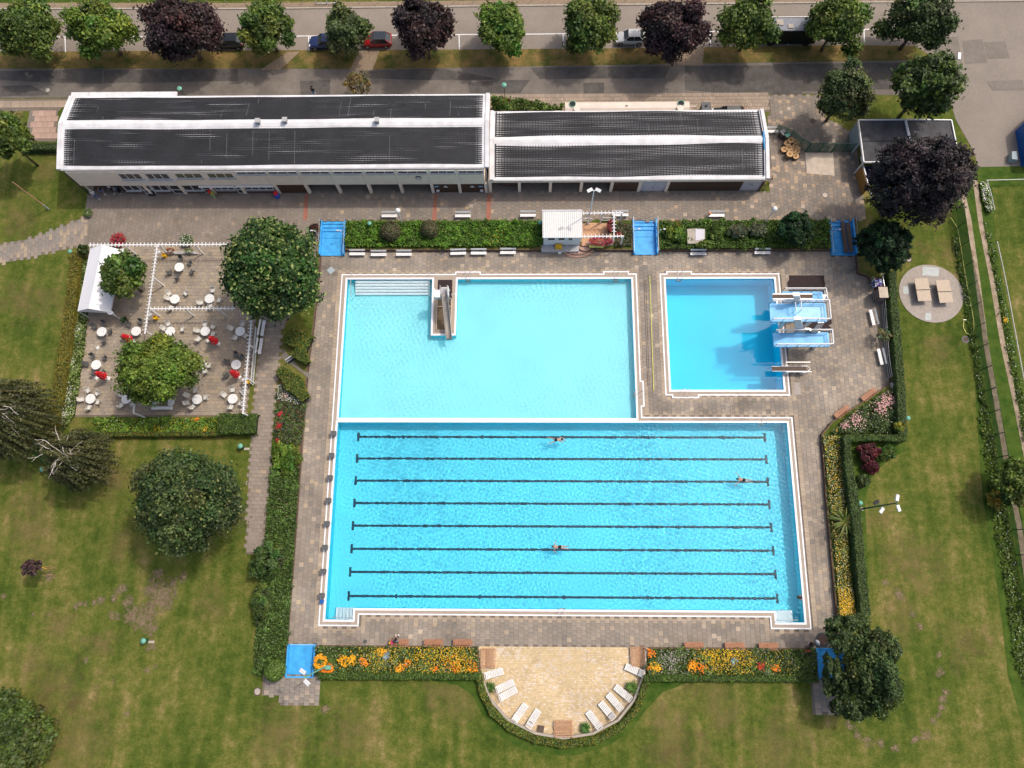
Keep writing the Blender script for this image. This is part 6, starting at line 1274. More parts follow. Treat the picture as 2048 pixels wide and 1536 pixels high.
# start blocks
def make_block():
    t = thing('start_block', '', 'start block'); MB().obb((0, 0, .62), (.62, .52, .06), ry=R(6)).build('platform', 'grey', t); MB().box(-.2, .2, -.2, .2, 0, .59).build('pedestal', 'gut', t); MB().tube([(.28, -.16, .5), (.36, -.16, .42), (.36, .16, .42), (.28, .16, .5)], .02).build('grip', 'rail', t); return t
KS = Kind(make_block())
nm = ['first', 'second', 'third', 'fourth', 'fifth', 'sixth', 'seventh', 'eighth']
for i, (x, y) in enumerate(((667, 866.5), (663, 910.5), (659.8, 955), (656.8, 1000.5), (653.6, 1047), (650, 1094.5), (646.5, 1142.5), (643.5, 1191))):
    KS.put((*P(x, y, DK + .62), DK + .035), 0, 'grey starting block at the %s lane of the lap pool counted from the top' % nm[i], 'starting blocks on the left edge of the lap pool')
c = P(645, 1203, DK); o = tag(MB().lathe([(.25, 0), (.25, .4), (.2, .42)], 4).build('blue_box', 'bluepl', None), 'small blue box beside the lowest starting block', 'box'); o.location = (c[0], c[1], DK + .05); o.rotation_euler = (0, 0, .35)
# pool ladders
def make_ladder():
    t = thing('pool_ladder', '', 'ladder')
    for x in (-.28, .28): MB().tube([(x, .75, .04), (x, .7, .6), (x, .45, .85), (x, .05, .75), (x, -.06, .2), (x, -.06, -1.0)], .028, 6).build('rail', 'rail', t)
    for k in range(3): MB().box(-.28, .28, -.12, .02, -.25 - k * .28, -.22 - k * .28).build('rung', 'rail', t)
    return t
KD = Kind(make_ladder())
for x, y, a, lb in ((l1, KY[1], 0, 'steel ladder at the top edge of the shallow pool, right of the slide'), (l2, KY[1], 0, 'steel ladder at the top right corner of the shallow pool'), (KX[1], l3, -90, 'steel ladder on the right edge of the shallow pool'), (d1, DY[1], 0, 'steel ladder at the top edge of the diving pool'), (d2, DY[0], 180, 'steel ladder at the bottom edge of the diving pool'), (wz(1524, 845)[0], LAPY[1], 0, 'steel ladder at the top right end of the lap pool'), (wz(1124, 1219)[0], LAPY[0], 180, 'steel ladder in the middle of the bottom edge of the lap pool')):
    KD.put((x, y, DK), R(a), lb, 'steel pool ladders')
for xx, lb in ((KX[0] + .6, 'handrail at the left end of the shallow pool steps'), (kx1 - .25, 'handrail at the slide end of the shallow pool steps')):
    t = thing('handrail', lb, 'handrail', (xx, KY[1], DK), 0, 'handrails of the shallow pool steps'); MB().tube([(0, .7, 0), (0, .6, .85), (0, -.9, .8), (0, -2.2, .2), (0, -2.2, -.8)], .035).build('rail', 'rail', t); MB().tube([(0, -.6, .8), (0, -.6, -.6)], .025).build('rail_post', 'rail', t)
# cafe tables and chairs
def make_table():
    t = thing('round_table', '', 'table'); MB().lathe([(.545, .70), (.56, .715), (.56, .73), (.54, .74)], 28).build('tabletop', 'white_pl', t); MB().lathe([(.06, .06), (.05, .3), (.05, .7)], 8).build('stem', 'white_pl', t)
    for a in range(4): MB().beam((0, 0, .08), (.38 * math.cos(a * 1.5708 + .4), .38 * math.sin(a * 1.5708 + .4), .02), .06, .04).build('foot', 'white_pl', t)
    MB().lathe([(.035, .741), (.035, .75)], 8, (.12, -.16, 0)).build('parasol_hole', 'grey', t); return t
def make_chair(m):
    t = thing('garden_chair', '', 'chair'); MB().obb((0, .02, .43), (.46, .46, .03), rx=R(3)).build('seat', m, t); MB().obb((0, -.27, .66), (.44, .03, .44), rx=R(14)).build('backrest', m, t)
    for x in (-.25, .25):
        MB().tube([(x, .27, .0), (x, .24, .62), (x, -.24, .66), (x * .95, -.30, .45)], .018, 5).build('armrest', m, t); MB().tube([(x * .9, -.2, .42), (x, -.36, 0)], .018, 5).build('leg', m, t)
    return t
KT = Kind(make_table()); M['wicker'] = mat('white_wicker', (.56, .54, .49), .6, amt=.08, scale=12); M['mesh_grey'] = mat('grey_chair_mesh', (.085, .085, .082), .6, amt=.1)
KCW, KCG = Kind(make_chair('wicker')), Kind(make_chair('mesh_grey'))
def za_(x, y): return (x / 4, 384 + y / 4)
def zb_(x, y): return (x / 4, 768 + y / 4)
def zc_(x, y): return (380 + x / 5.122, 560 + y / 5.12)
TABS = [(za_(1433, 600), 'alone in the top section of the terrace', 'g', [za_(1445, 535), za_(1515, 565), za_(1533, 640), za_(1418, 680), za_(1360, 640)]),
    (za_(1398, 856), 'in the middle section, left one', 'w', [za_(1352, 810), za_(1345, 848), za_(1488, 808), za_(1365, 925)]),
    (za_(1675, 853), 'in the middle section, next to the linden', 'w', [za_(1700, 785), za_(1755, 865), za_(1682, 912), za_(1606, 884)]),
    (za_(813, 1117), 'just below the marquee, left one', 'g', [za_(755, 1075), za_(828, 1052), za_(880, 1115), za_(830, 1190)]),
    (za_(1088, 1113), 'beside the foot of the slanting beam', 'g', [za_(1030, 1060), za_(1120, 1040), za_(1000, 1160)]),
    (za_(1361, 1113), 'touching the top of the terrace tree', 'w', [za_(1345, 1053), za_(1310, 1090), za_(1460, 1098)]),
    (za_(1641, 1113), 'crowded by five chairs and a red parasol', 'w', [za_(1640, 1057), za_(1702, 1075), za_(1580, 1108), za_(1588, 1175), za_(1668, 1188), za_(1705, 1135)]),
    (za_(1921, 1114), 'under the lower edge of the linden', 'w', [za_(1850, 1090), za_(1940, 1055), za_(1882, 1165), za_(1962, 1150)]),
    (za_(768, 1382), 'at the left edge with a red parasol', 'g', [za_(740, 1315), za_(835, 1325), za_(690, 1375), za_(745, 1445), za_(825, 1440)]),
    (za_(1613, 1383), 'right of the terrace tree', 'w', [za_(1600, 1325), za_(1672, 1388), za_(1640, 1435)]),
    (za_(1888, 1381), 'with a red parasol near the right beam', 'g', [zc_(385, 835), zc_(470, 765), zc_(525, 790), zc_(378, 970)]),
    (zb_(723, 118), 'in the bottom left corner', 'w', [zb_(702, 50), zb_(778, 72), zb_(652, 122), zb_(785, 145), zb_(712, 185)]),
    (zb_(1010, 120), 'below the left side of the terrace tree', 'w', [zb_(965, 82), zb_(968, 170), zb_(1060, 160)]),
    (zb_(1576, 122), 'below the right side of the terrace tree', 'w', [zb_(1560, 50), zb_(1500, 92), zb_(1495, 150), zb_(1540, 182), zb_(1645, 107)]),
    (zb_(1861, 118), 'in the bottom right corner', 'w', [zb_(1860, 45), zb_(1795, 88), zb_(1940, 60), zb_(1925, 155), zb_(1848, 182)])]
dirs = ['right', 'upper right', 'above', 'upper left', 'left', 'lower left', 'below', 'lower right']
seen = set()
for (tx, ty), desc, kd, ch in TABS:
    c = P(tx, ty, .74); KT.put((*c, .01), random.uniform(0, 3), 'round white table %s' % desc, 'round white cafe tables')
    for (x, y) in ch:
        q = P(x, y, .5); a = math.atan2(c[1] - q[1], c[0] - q[0]); di = dirs[int(round(math.degrees(math.atan2(q[1] - c[1], q[0] - c[0])) / 45)) % 8]
        L_ = '%s chair, %s of the table %s' % ('white' if kd == 'w' else 'grey', di, desc.replace(', left one', ' left').replace('with a red', 'under a red'))
        while L_ in seen: L_ = L_.replace(' chair,', ' second chair,') if 'second' not in L_ else L_ + ' too'
        seen.add(L_); (KCW if kd == 'w' else KCG).put((*q, .02), a - math.pi / 2 + random.uniform(-.25, .25), L_, 'white armchairs on the cafe terrace' if kd == 'w' else 'dark grey chairs on the cafe terrace')
c = P(324, 816, .45); t = thing('long_bench', 'long narrow white bench at the bottom of the cafe terrace', 'bench', (*c, .02)); MB().box(-1.2, 1.2, -.18, .18, .40, .46).build('seat', 'white_pl', t); [MB().box(x - .05, x + .05, -.14, .14, 0, .40).build('leg', 'white_pl', t) for x in (-.9, .9)]
for x, y in ((311, 803), (342, 805)): 
    o = tag(MB().lathe([(.4, .38), (.42, .42), (.4, .44)], 18).lathe([(.05, 0), (.05, .38)], 6).build('side_table', 'white_pl', None), 'small white side table half under the terrace tree, %s one' % ('left' if x < 320 else 'right'), 'table', 'side tables under the terrace tree'); o.location = (*P(x, y, .4), .02)
def make_parasol():
    t = thing('closed_parasol', '', 'parasol'); MB().lathe([(.035, 0), (.035, 2.55)], 8).build('pole', 'white', t); mb = MB(); n = 20
    for r0, z in ((.06, 2.62), (.16, 2.45), (.24, 1.9), (.30, 1.3), (.36, 1.0)):
        for i in range(n): a = 2 * math.pi * i / n; r_ = r0 * (1 + .35 * (i % 2)); mb.v.append((r_ * math.cos(a), r_ * math.sin(a), z))
    for k in range(4):
        for i in range(n): j = (i + 1) % n; mb.f.append((k * n + i, k * n + j, k * n + n + j, k * n + n + i))
    mb.build('canopy', 'red', t); 
    for a in (.3, 2.2, 4.1): MB().obb((.33 * math.cos(a), .33 * math.sin(a), 1.5), (.02, .2, .16), rz=a).build('white_print', 'white', t)
    MB().lathe([(.3, 0), (.3, .08), (.1, .14)], 4).build('base', 'white_pl', t); return t
KP = Kind(make_parasol())
for x, y, lb in ((437, 688, 'closed red parasol beside the table with five chairs'), (217, 757, 'closed red parasol at the left edge of the terrace'), (479, 754, 'closed red parasol near the right pergola beam'), (268, 684, 'closed red parasol half hidden by the terrace tree')): KP.put((*P(x, y), .02), random.random(), lb, 'closed red parasols')
for x, y, lb in ((196, 696, 'empty white parasol base with a thin pole, upper one'), (194, 757, 'empty white parasol base with a thin pole, lower one')):
    t = thing('parasol_base', lb, 'parasol base', (*P(x, y), .02), 0, 'empty parasol bases'); MB().lathe([(.26, 0), (.26, .10), (.2, .14)], 4).build('foot', 'white_pl', t); MB().tube([(0, 0, .1), (-.0, .0, 1.3)], .02).build('pole', 'white', t)
for x, y, lb, kind in ((332, 514, 'yellow bin in the top section of the terrace', 0), (315, 638, 'yellow bin at the crossing of the beams', 0), (499, 766, 'yellow bin at the end of the picket balustrade', 0)):
    t = thing('yellow_bin', lb, 'bin', (*P(x, y), .02), 0, 'yellow bins'); MB().lathe([(.2, 0), (.24, .62), (.20, .62), (.18, .5)], 14).build('body', 'yellow', t); MB().tube([(-.28, 0, 0), (-.28, 0, 1.1)], .02).build('pole', 'rail', t)
    MB().lathe([(.05, 1.0), (.2, 1.03), (.21, 1.1), (.05, 1.14)], 14, (-.3, .1, 0)).build('lid', 'white_pl', t)
# balls, tubes, boxes
def simple(mb, name, m, label, cat, loc, rz=0, group=None, smooth=False):
    o = mb.build(name, m, None, smooth=smooth); o.location = loc; o.rotation_euler = (0, 0, rz); return tag(o, label, cat, group)
sp = [(.16 * math.sin(math.pi * k / 8) + .001, .16 - .16 * math.cos(math.pi * k / 8)) for k in range(9)]
simple(MB().lathe(sp, 12), 'ball', mat('orange_ball', (.65, .22, .08), .5), 'orange ball lying on a white plaza bench', 'ball', (*P(1419, 428, .5), .46), smooth=True)
simple(MB().tube([(-.85, 0, .2), (-.5, .02, .2), (.5, .02, .2), (.85, 0, .2)], .2, 10), 'rescue_tube', 'paleyel', 'pale yellow rescue tube on the wall below the hut flowers', 'rescue tube', (*P(1192, 494), 0), smooth=True)
t = thing('yellow_box', 'yellow box with a hose at the corner of the hut', 'box', (*P(1117, 495), DK)); MB().box(-.38, .38, -.24, .24, .4, .9).build('lid', 'yellow', t); MB().box(-.34, .34, -.2, .2, 0, .4).build('body', 'grey', t); MB().tube([(.38, 0, .2), (.9, .1, .1), (1.2, .3, .4)], .03).build('hose', 'dark', t)
simple(MB().box(-.2, .2, -.18, .18, 0, .3).box(-.1, .1, -.1, .1, .3, .33), 'drain_box', 'white', 'small white box on the deck in front of the hut', 'box', (*P(1119, 506, DK), DK + .03))
# lane rope reel and locker
t = thing('rope_reel', 'reel of red, white and blue lane ropes beside the dark conifer', 'reel', (*P(1748, 571, DK), DK), R(3)); mb = MB()
for x in (-.5, .5): MB().tube([(x, -.7, 0), (x, -.6, 1.3), (x, .6, 1.3), (x, .7, 0)], .03).build('side_frame', 'rail', t)
rr = random.Random(4)
M['ropeblue'] = mat('rope_blue', (.03, .08, .45), .5); M['ropered'] = mat('rope_red', (.35, .02, .06), .5)
for k in range(16):
    a = 2 * math.pi * k / 16
    for j in range(7):
        m_ = rr.choice(['white', 'white', 'ropeblue', 'ropeblue', 'ropered']); x0 = -.42 + j * .12; MB().tube([(x0, .42 * math.cos(a + j * .1), .75 + .42 * math.sin(a + j * .1)), (x0 + .12, .42 * math.cos(a + .12 + j * .1), .75 + .42 * math.sin(a + .12 + j * .1))], .085, 6).build('rope_float', m_, t)
t = thing('metal_locker', 'tall wire-sided locker with pale metal top below the rope reel', 'locker', (*P(1752, 596, DK), DK)); MB().box(-.45, .45, -.6, .6, .1, 1.75).build('cabinet', 'board', t); MB().box(-.5, .5, -.65, .65, 1.76, 1.82).build('top', 'concrete2', t)
for k in range(6): MB().box(-.47, -.45, -.5, .5, .25 + k * .25, .33 + k * .25).box(-.4, .4, -.62, -.6, .25 + k * .25, .33 + k * .25).build('shelf_edge', 'terra' if k % 2 else 'paleblue', t)
fence_run('metal_rail', 'steel rail fence on the right edge of the deck behind the benches', 'rail', PP([(1757, 545), (1761, 600), (1765, 660), (1769, 715), (1775, 757)], DK), 1.1, 'rail', [.3, .7, 1.08], .03, z0=DK)
t = thing('grey_bin', 'small grey box bin at the top corner of the rose bed', 'bin', (*P(1784, 772), DK)); MB().box(-.22, .22, -.28, .28, 0, .8).build('body', 'concrete', t); MB().box(-.25, .25, -.3, .3, .8, .86).build('lid', 'gutter', t)
# deck gate over the short ramp
t = thing('small_gate', 'small white-framed gate lying across the path between hedge wedges', 'gate', (*P(583, 720), 0), R(38)); MB().box(-.55, .55, -.03, .03, .25, .32).box(-.55, .55, -.03, .03, .95, 1.02).box(-.55, -.49, -.03, .03, 0, 1.02).box(.49, .55, -.03, .03, 0, 1.02).build('frame', 'white', t)
MB().box(-.5, .5, -.25, .25, .02, .04).build('grating', 'dark', t)
for k in range(8): MB().box(-.46 + k * .125, -.43 + k * .125, -.01, .01, .32, .95).build('bar', 'white', t)
thin('ramp', 'patch2', PP([(565, 697), (606, 742), (619, 745), (618, 758), (600, 742), (563, 715)]), .036)
# covers and drains
for i, (x, y, r_, z, lb) in enumerate(((96, 180, .42, .022, 'round manhole cover on the lower road at the left'), (1650, 390, .42, .046, 'round manhole cover with pale centre on the yard paving'), (1626, 242, .42, .03, 'dark manhole cover at the edge of the yard'), (1817, 518, .42, .01, 'round pink-grey manhole cover left of the round pad'), (1931, 679, .42, .01, 'dark manhole cover by the mesh fence'), (515, 1383, .42, .012, 'pinkish manhole cover on the lawn by the bottom left slabs'), (1645, 1280, .72, DK + .04, 'large dark ringed manhole on the deck beside the shaded foot bath'), (730, 1283, .2, DK + .04, 'small oval drain cover near the left marigold bed'))):
    t = thing('manhole_cover', lb, 'manhole cover', (*P(x, y, z), z), 0, 'round manhole covers'); MB().lathe([(r_, 0), (r_, .012)], 24).build('ring', 'grey' if i not in (3, 5) else 'board', t); MB().lathe([(r_ * .72, .012), (r_ * .72, .018)], 24).build('cover', ['concrete', 'concrete2', 'board', 'concrete', 'board', 'concrete', 'brownbrick', 'grey'][i], t)
for x, y, lb in ((662, 541, 'square pale inspection cover set diagonally near the shallow pool'),): o = simple(MB().box(-.36, .36, -.36, .36, 0, .012), 'inspection_cover', 'paleblue', lb, 'cover', (*P(x, y, DK), DK + .04), R(45))
for x, y in ((1577, 552), (1620, 644)): pass
mats_px = ([(1577, 551), (1648, 551), (1648, 560), (1650, 568), (1647, 590), (1578, 590), (1574, 566), (1578, 559)], [(1606, 642), (1663, 640), (1663, 648), (1656, 651), (1664, 657), (1664, 666), (1600, 668)])
for q, lb in zip(mats_px, ('dark red-brown rubber mat above the diving tower', 'dark red-brown rubber mat showing between the diving platforms')): o = struct('rubber_mat', MB().sheet(PP(q, DK), DK + .045), 'rubber')
# ---------------------------------------------------------------- table tennis
M['ttop'] = mat('table_top_concrete', (.46, .375, .29), .8, amt=.06)
def make_tt():
    t = thing('tennis_table', '', 'table tennis table'); MB().box(-.76, .76, -1.37, -.01, .70, .77).build('half_top', 'ttop', t); MB().box(-.76, .76, .01, 1.37, .70, .77).build('half_top', 'ttop', t); MB().box(-.80, .80, -.03, .03, .77, .92).build('net_plate', 'concrete2', t)
    for y in (-.8, .8): MB().box(-.5, .5, y - .12, y + .12, 0, .70).build('leg', 'concrete', t)
    return t
KTT = Kind(make_tt()); KTT.put((*P(1845.5, 579.5, .76), .05), R(2), 'concrete table tennis table, left one on the round pad', 'table tennis tables'); KTT.put((*P(1888.5, 583, .76), .05), R(2), 'concrete table tennis table, right one on the round pad', 'table tennis tables')
# hose
t = thing('yellow_hose', 'yellow hose lying along the mesh fence and curling back to a tap', 'hose', (*P(1927, 657), 0)); o_ = Vector((*P(1927, 657), 0)); q = [(1927, 641), (1926, 655), (1932, 667), (1941, 669), (1947, 660), (1947, 645), (1943, 620), (1937, 590), (1930, 550), (1922, 500), (1914, 455), (1900, 435)]
MB().tube([Vector((*P(a, b), .04)) - o_ for a, b in q], .045, 6).build('hose', 'paleyel', t); MB().tube([(0, .8, 0), (0, .8, .7), (-.3, .8, .7)], .03).build('tap', 'rail', t)
# long yellow pole on the deck between the pools
a, b = P(1299, 552, DK), P(1307, 782, DK); t = thing('yellow_pole', 'long yellow pole lying on the deck between the pools', 'pole', (*a, DK + .08)); MB().tube([(0, 0, 0), (b[0] - a[0], b[1] - a[1], 0)], .045).build('shaft', 'paleyel', t)
for k in range(2): MB().tube([(-.45 - k * .2, -.5, -.03), (b[0] - a[0] - .45 - k * .2, b[1] - a[1] + .6, -.03)], .018).build('cord', 'board', t)
# ---------------------------------------------------------------- slide
top = P3(888, 586, 2.6); bot = P3(898, 680, -.15); sl_ = thing('water_slide', 'steel water slide with white ladder tower on the pool peninsula', 'slide', (top.x, top.y, DK)); o3 = Vector((top.x, top.y, DK))
rowsz = []; K = 16; mb = MB()
for k in range(K + 1):
    f = k / K; x = top.x + (bot.x - top.x) * f + .05; y = top.y + (bot.y - top.y) * f; z = 2.35 + (-.2 - 2.35) * (f ** .95) + .16 * math.sin(f * math.pi * 2.6) * (1 - f * .3)
    for i in range(9): a = math.pi + math.pi * i / 8; mb.v.append((x + .33 * math.cos(a) - o3.x, y - o3.y, z + .22 * (math.sin(a) + 1) * 1.3 - o3.z))
for k in range(K):
    for i in range(8): mb.f.append((k * 9 + i, k * 9 + i + 1, k * 9 + 10 + i, k * 9 + 9 + i))
ch = mb.build('chute', 'steel', sl_, smooth=True); sm = ch.modifiers.new('s', 'SOLIDIFY'); sm.thickness = .02
for s_ in (-.34, .34):
    pts = [(mb.v[k * 9 + (0 if s_ < 0 else 8)][0], mb.v[k * 9][1], mb.v[k * 9][2] + .03) for k in range(K + 1)]; MB().tube(pts, .03, 6).build('lip', 'rail', sl_)
MB().box(-.45, .45, -.1, .7, 2.75, 2.8).build('platform', 'gutter', sl_); MB().box(-1.05, -.45, -.45, .45, 2.3, 2.9).build('shield', 'white', sl_); MB().box(-1.12, -1.05, -.5, .5, 2.2, 3.3).build('guard', 'white', sl_); MB().obb((.5, .1, 3.1), (.06, 1.1, .9)).build('guard', 'white', sl_)
for k in range(9): MB().box(-.36, .36, .72 + (8 - k) * .07, .84 + (8 - k) * .07, .28 + k * .3, .31 + k * .3).build('rung', 'rail', sl_)
for x in (-.4, .4): MB().tube([(x, 1.45, 0), (x, .7, 2.8), (x, .7, 3.6), (x, -.1, 3.6)], .035).build('handrail', 'rail', sl_)
for x, y in ((-.4, 0), (.4, 0), (0, -1.9), (0, -3.6)): MB().tube([(x, y, 0), (x, y, 2.7 if y > -1 else 2.7 + y * .48)], .05).build('post', 'gutter', sl_)
t = thing('pool_shower', 'short white shower arm beside the slide tower', 'shower', (*P(905, 596, DK), DK)); MB().tube([(0, 0, 0), (0, 0, 1.3), (.4, 0, 1.35)], .035).build('arm', 'white', t); MB().lathe([(.08, 1.25), (.1, 1.3)], 8, (.42, 0, 0)).build('head', 'white', t)
# ---------------------------------------------------------------- diving tower
dt = thing('diving_tower', 'pale blue diving tower with platforms at three heights over the deep pool', 'diving tower', (*P(1600, 640, DK), DK)); o3 = tuple(dt.location)
def plat(px, z, edge=True, nm='platform'):
    q = PP(px, z); cx = sum(a for a, b in q) / len(q); s_ = MB().prism(q, z - .22, z).build(nm, 'ltblue', dt, origin=o3)
    return q, s_
def rails(q, z, segs, lo=True):
    for a, b in segs:
        A, B = Vector((*q[a], z)), Vector((*q[b], z)) if isinstance(b, int) else b
        MB().tube([A + Vector((0, 0, 1.0)), B + Vector((0, 0, 1.0))], .075, 6).build('handrail', 'white', dt, origin=o3); MB().tube([A + Vector((0, 0, .5)), B + Vector((0, 0, .5))], .03, 5).build('mid_rail', 'rail', dt, origin=o3)
        n = max(1, int((B - A).length / 1.1))
        for k in range(n + 1): p = A + (B - A) * k / n; MB().tube([p, p + Vector((0, 0, 1.0))], .028, 5).build('baluster', 'grey', dt, origin=o3)
z5, z3 = 4.55, 2.6
q5, _ = plat([(1539, 607), (1651, 606), (1654.5, 643), (1541, 643)], z5); rails(q5, z5, [(0, 1), (1, 2), (3, 2)])
MB().prism([(q5[0][0] + 2.7, q5[3][1] + .35), (q5[1][0] - .3, q5[3][1] + .35), (q5[1][0] - .3, q5[0][1] - .35), (q5[0][0] + 2.7, q5[0][1] - .35)], z5, z5 + .012).build('inner_floor', mat('worn_pale_blue', (.33, .60, .78), .6, amt=.12, scale=2), dt, origin=o3)
q3, _ = plat([(1546, 665.5), (1657, 664.6), (1659.5, 693), (1548, 693.4)], z3); rails(q3, z3, [(0, 1), (1, 2), (3, 2)])
qn, _ = plat([(1564, 583), (1645, 583), (1648, 604), (1566, 604)], z3); rails(qn, z3, [(0, 1), (1, 2)])
for xx in (2.4, 3.0): p = Vector((q5[0][0] + xx, q5[0][1] - .2, z5)); e_ = Vector((q5[0][0] + xx, q5[3][1] + 1.0, z5)); MB().tube([p + Vector((0, 0, 1)), e_ + Vector((0, 0, 1))], .05).tube([p, p + Vector((0, 0, 1))], .03).tube([e_, e_ + Vector((0, 0, 1))], .03).build('gate_rail', 'white', dt, origin=o3)
def board(xa, xb, y0, z, name='springboard', w_=.5):
    a = P(xa, y0, z); b = P(xb, y0, z); return MB().box(a[0], b[0], a[1] - w_ / 2, a[1] + w_ / 2, z - .05, z).build(name, 'board', dt, origin=o3), a, b
_, ba, bb = board(1545, 1625, 592.8, z3 + .35)
MB().box(ba[0], bb[0], ba[1] + .25, ba[1] + .30, z3 + .25, z3 + .37).box(ba[0], bb[0], ba[1] - .3, ba[1] - .25, z3 + .25, z3 + .37).build('board_edge', 'rail', dt, origin=o3)
# pylons
for (bx_, by_, tx_, ty_, yy) in ((1600, 661, 1595, 636, q5[3][1] - .25), (1598, 602, 1592.5, 588.5, q5[0][1] + .25)):
    t0 = PW(tx_, ty_, yy); b0 = t0; xb = t0[0] + .42 * (t0[1] - DK)
    mb = MB(); mb.v = [(xb - .55, yy - .2, DK), (xb + .55, yy - .2, DK), (xb + .55, yy + .2, DK), (xb - .55, yy + .2, DK), (t0[0] - .34, yy - .2, t0[1]), (t0[0] + .34, yy - .2, t0[1]), (t0[0] + .34, yy + .2, t0[1]), (t0[0] - .34, yy + .2, t0[1])]; mb.f = [(0, 3, 2, 1), (4, 5, 6, 7), (0, 1, 5, 4), (1, 2, 6, 5), (2, 3, 7, 6), (3, 0, 4, 7)]
    mb.build('pylon', 'white', dt, origin=o3); print('pylon', b0, t0)
for qq, z in ((q3, z3), (qn, z3), (q5, z5)):
    for f in (.45, .9):
        x = qq[0][0] + (qq[1][0] - qq[0][0]) * f; y = (qq[0][1] + qq[-1][1]) / 2; MB().box(x - .15, x + .15, y - .15, y + .15, DK, z - .22).build('column', 'white', dt, origin=o3)
# stairs: 3 m to 5 m, ground to 3 m
a = P3(1628, 668, z3); b = P3(1637, 645, z5)
def stair(A, B, wv, n, nm='tread'):
    for k in range(n): p = A + (B - A) * (k + .5) / n; MB().obb(p, wv).build(nm, 'rail', dt, origin=o3)
    for s_ in (-1, 1): off = Vector((wv[0] / 2 * s_ if wv[0] > wv[1] else 0, wv[1] / 2 * s_ if wv[1] >= wv[0] else 0, 0)); MB().beam(A + off, B + off, .05, .14).build('stringer', 'grey', dt, origin=o3)
stair(Vector((a.x, q3[0][1], z3)), Vector((a.x + .15, q5[3][1], z5)), (.75, .16, .05), 8)
stair(Vector((q3[1][0] - 1.2, q3[0][1] + 1.5, DK)), Vector((q3[1][0] - 1.2, q3[0][1], z3)), (.75, .16, .05), 10); stair(Vector((qn[1][0] + .9, qn[3][1] + .8, DK)), Vector((qn[1][0] + .1, qn[3][1] + .8, z3)), (.75, .16, .05), 10)
db = thing('diving_board', 'low springboard with steel rails below the diving tower', 'diving board', (*P(1590, 740, DK), DK)); o3 = tuple(db.location); z1 = .55
a = P(1544, 737.5, z1); b = P(1613, 737.5, z1); MB().box(a[0], b[0], a[1] - .25, a[1] + .25, z1 - .05, z1).build('springboard', 'board', db, origin=o3); MB().box(a[0], b[0], a[1] + .25, a[1] + .3, z1 - .08, z1 + .02).box(a[0], b[0], a[1] - .3, a[1] - .25, z1 - .08, z1 + .02).build('board_edge', 'white', db, origin=o3)
for s_ in (-.55, .55):
    MB().tube([(a[0] + 1.3, a[1] + s_, z1 + .75), (b[0] + .2, a[1] + s_, z1 + .75)], .04).build('handrail', 'rail', db, origin=o3)
    for f in (.35, .65, 1): x = a[0] + (b[0] - a[0]) * f; MB().tube([(x, a[1] + s_, DK), (x, a[1] + s_, z1 + .75)], .03).build('baluster', 'rail', db, origin=o3)
for f in (.45, .93): x = a[0] + (b[0] - a[0]) * f; MB().box(x - .2, x + .2, a[1] - .4, a[1] + .4, DK, z1 - .08).build('stand', 'white', db, origin=o3)
MB().tube([(b[0], a[1] - .4, z1), (b[0] + .5, a[1], z1 - .1), (b[0], a[1] + .4, z1)], .04).build('hoop', 'rail', db, origin=o3)
# ---------------------------------------------------------------- lamps, masts
def make_globe():
    t = thing('globe_lamp', '', 'lamp'); MB().tube([(0, 0, 0), (0, 0, 3.4)], .05).build('post', 'white', t); MB().lathe([(.05, 3.35), (.26, 3.5), (.32, 3.68), (.24, 3.86), (.04, 3.95)], 18).build('globe', 'white_pl', t, smooth=True); return t
KG = Kind(make_globe()); KG.put((*P(795.5, 421, 3.7), 0), 0, 'white globe lamp above a plaza bench in the green strip', 'white globe lamps'); KG.put((*P(1549.5, 417.5, 3.7), 0), 0, 'white globe lamp left of the round dark conifer', 'white globe lamps')
def mast(label, bx, by, h, m, heads, name='floodlight_mast', arm=0):
    c = P(bx, by); t = thing(name, label, 'lamp', (*c, 0)); MB().tube([(0, 0, 0), (0, 0, h)], .10, 8, .06).build('mast', m, t); MB().lathe([(.2, 0), (.2, .15)], 10).build('footing', 'concrete', t)
    for (dx, dy, dz, rz, mm) in heads:
        hh = MB().obb((dx, dy, h + dz), (.62, .34, .12), rz=rz, rx=.3).build('floodlight', mm, t); MB().beam((0, 0, h + dz - .05), (dx, dy, h + dz - .05), .05, .05).build('bracket', m, t)
    return t
mast('white twin floodlight mast beside the lifeguard hut', 1176, 447, 7.8, 'white', [(-.45, .05, 0, .5, 'white'), (.45, .05, 0, -.5, 'white')]); mast('dark green floodlight mast by the cordyline on the right lawn', 1723, 1018, 7.6, 'dkgreen', [(.1, .5, 0, 1.3, 'white'), (.1, -.5, 0, 1.8, 'white'), (-.35, .35, -3.4, .5, 'dark'), (.1, -.45, -3.4, .9, 'white')]); mast('grey-green floodlight mast over the left marigold bed', 656, 1331, 8.2, 'green', [(-.2, .5, 0, -.6, 'white'), (.25, -.45, 0, -.7, 'white')])
simple(MB().box(-.28, .28, -.18, .18, 0, .9), 'switch_box', 'green', 'grey-green switch box at the foot of the mast in the marigolds', 'box', (*P(660, 1333), 0))
c = P(25, 364, 6.4); t = thing('wooden_pole', 'tall thin pole without lamp on the upper left lawn', 'pole', (*c, 0)); MB().tube([(0, 0, 0), (0, 0, 6.4)], .09, 8, .05).build('shaft', 'palewood', t); MB().tube([(0, 0, 0), (0, 0, 1.1)], .11, 8).build('sleeve', 'gutter', t)
c = P(1916, 113, 8); t = thing('street_lamp', 'tall street lamp with white head at the wide asphalt corner', 'lamp', (*c, 0)); MB().tube([(0, 0, 0), (0, 0, 8)], .08, 8, .05).build('post', 'gutter', t); MB().obb((.1, .0, 8.05), (.32, .9, .14), rz=-.2).build('head', 'white', t)
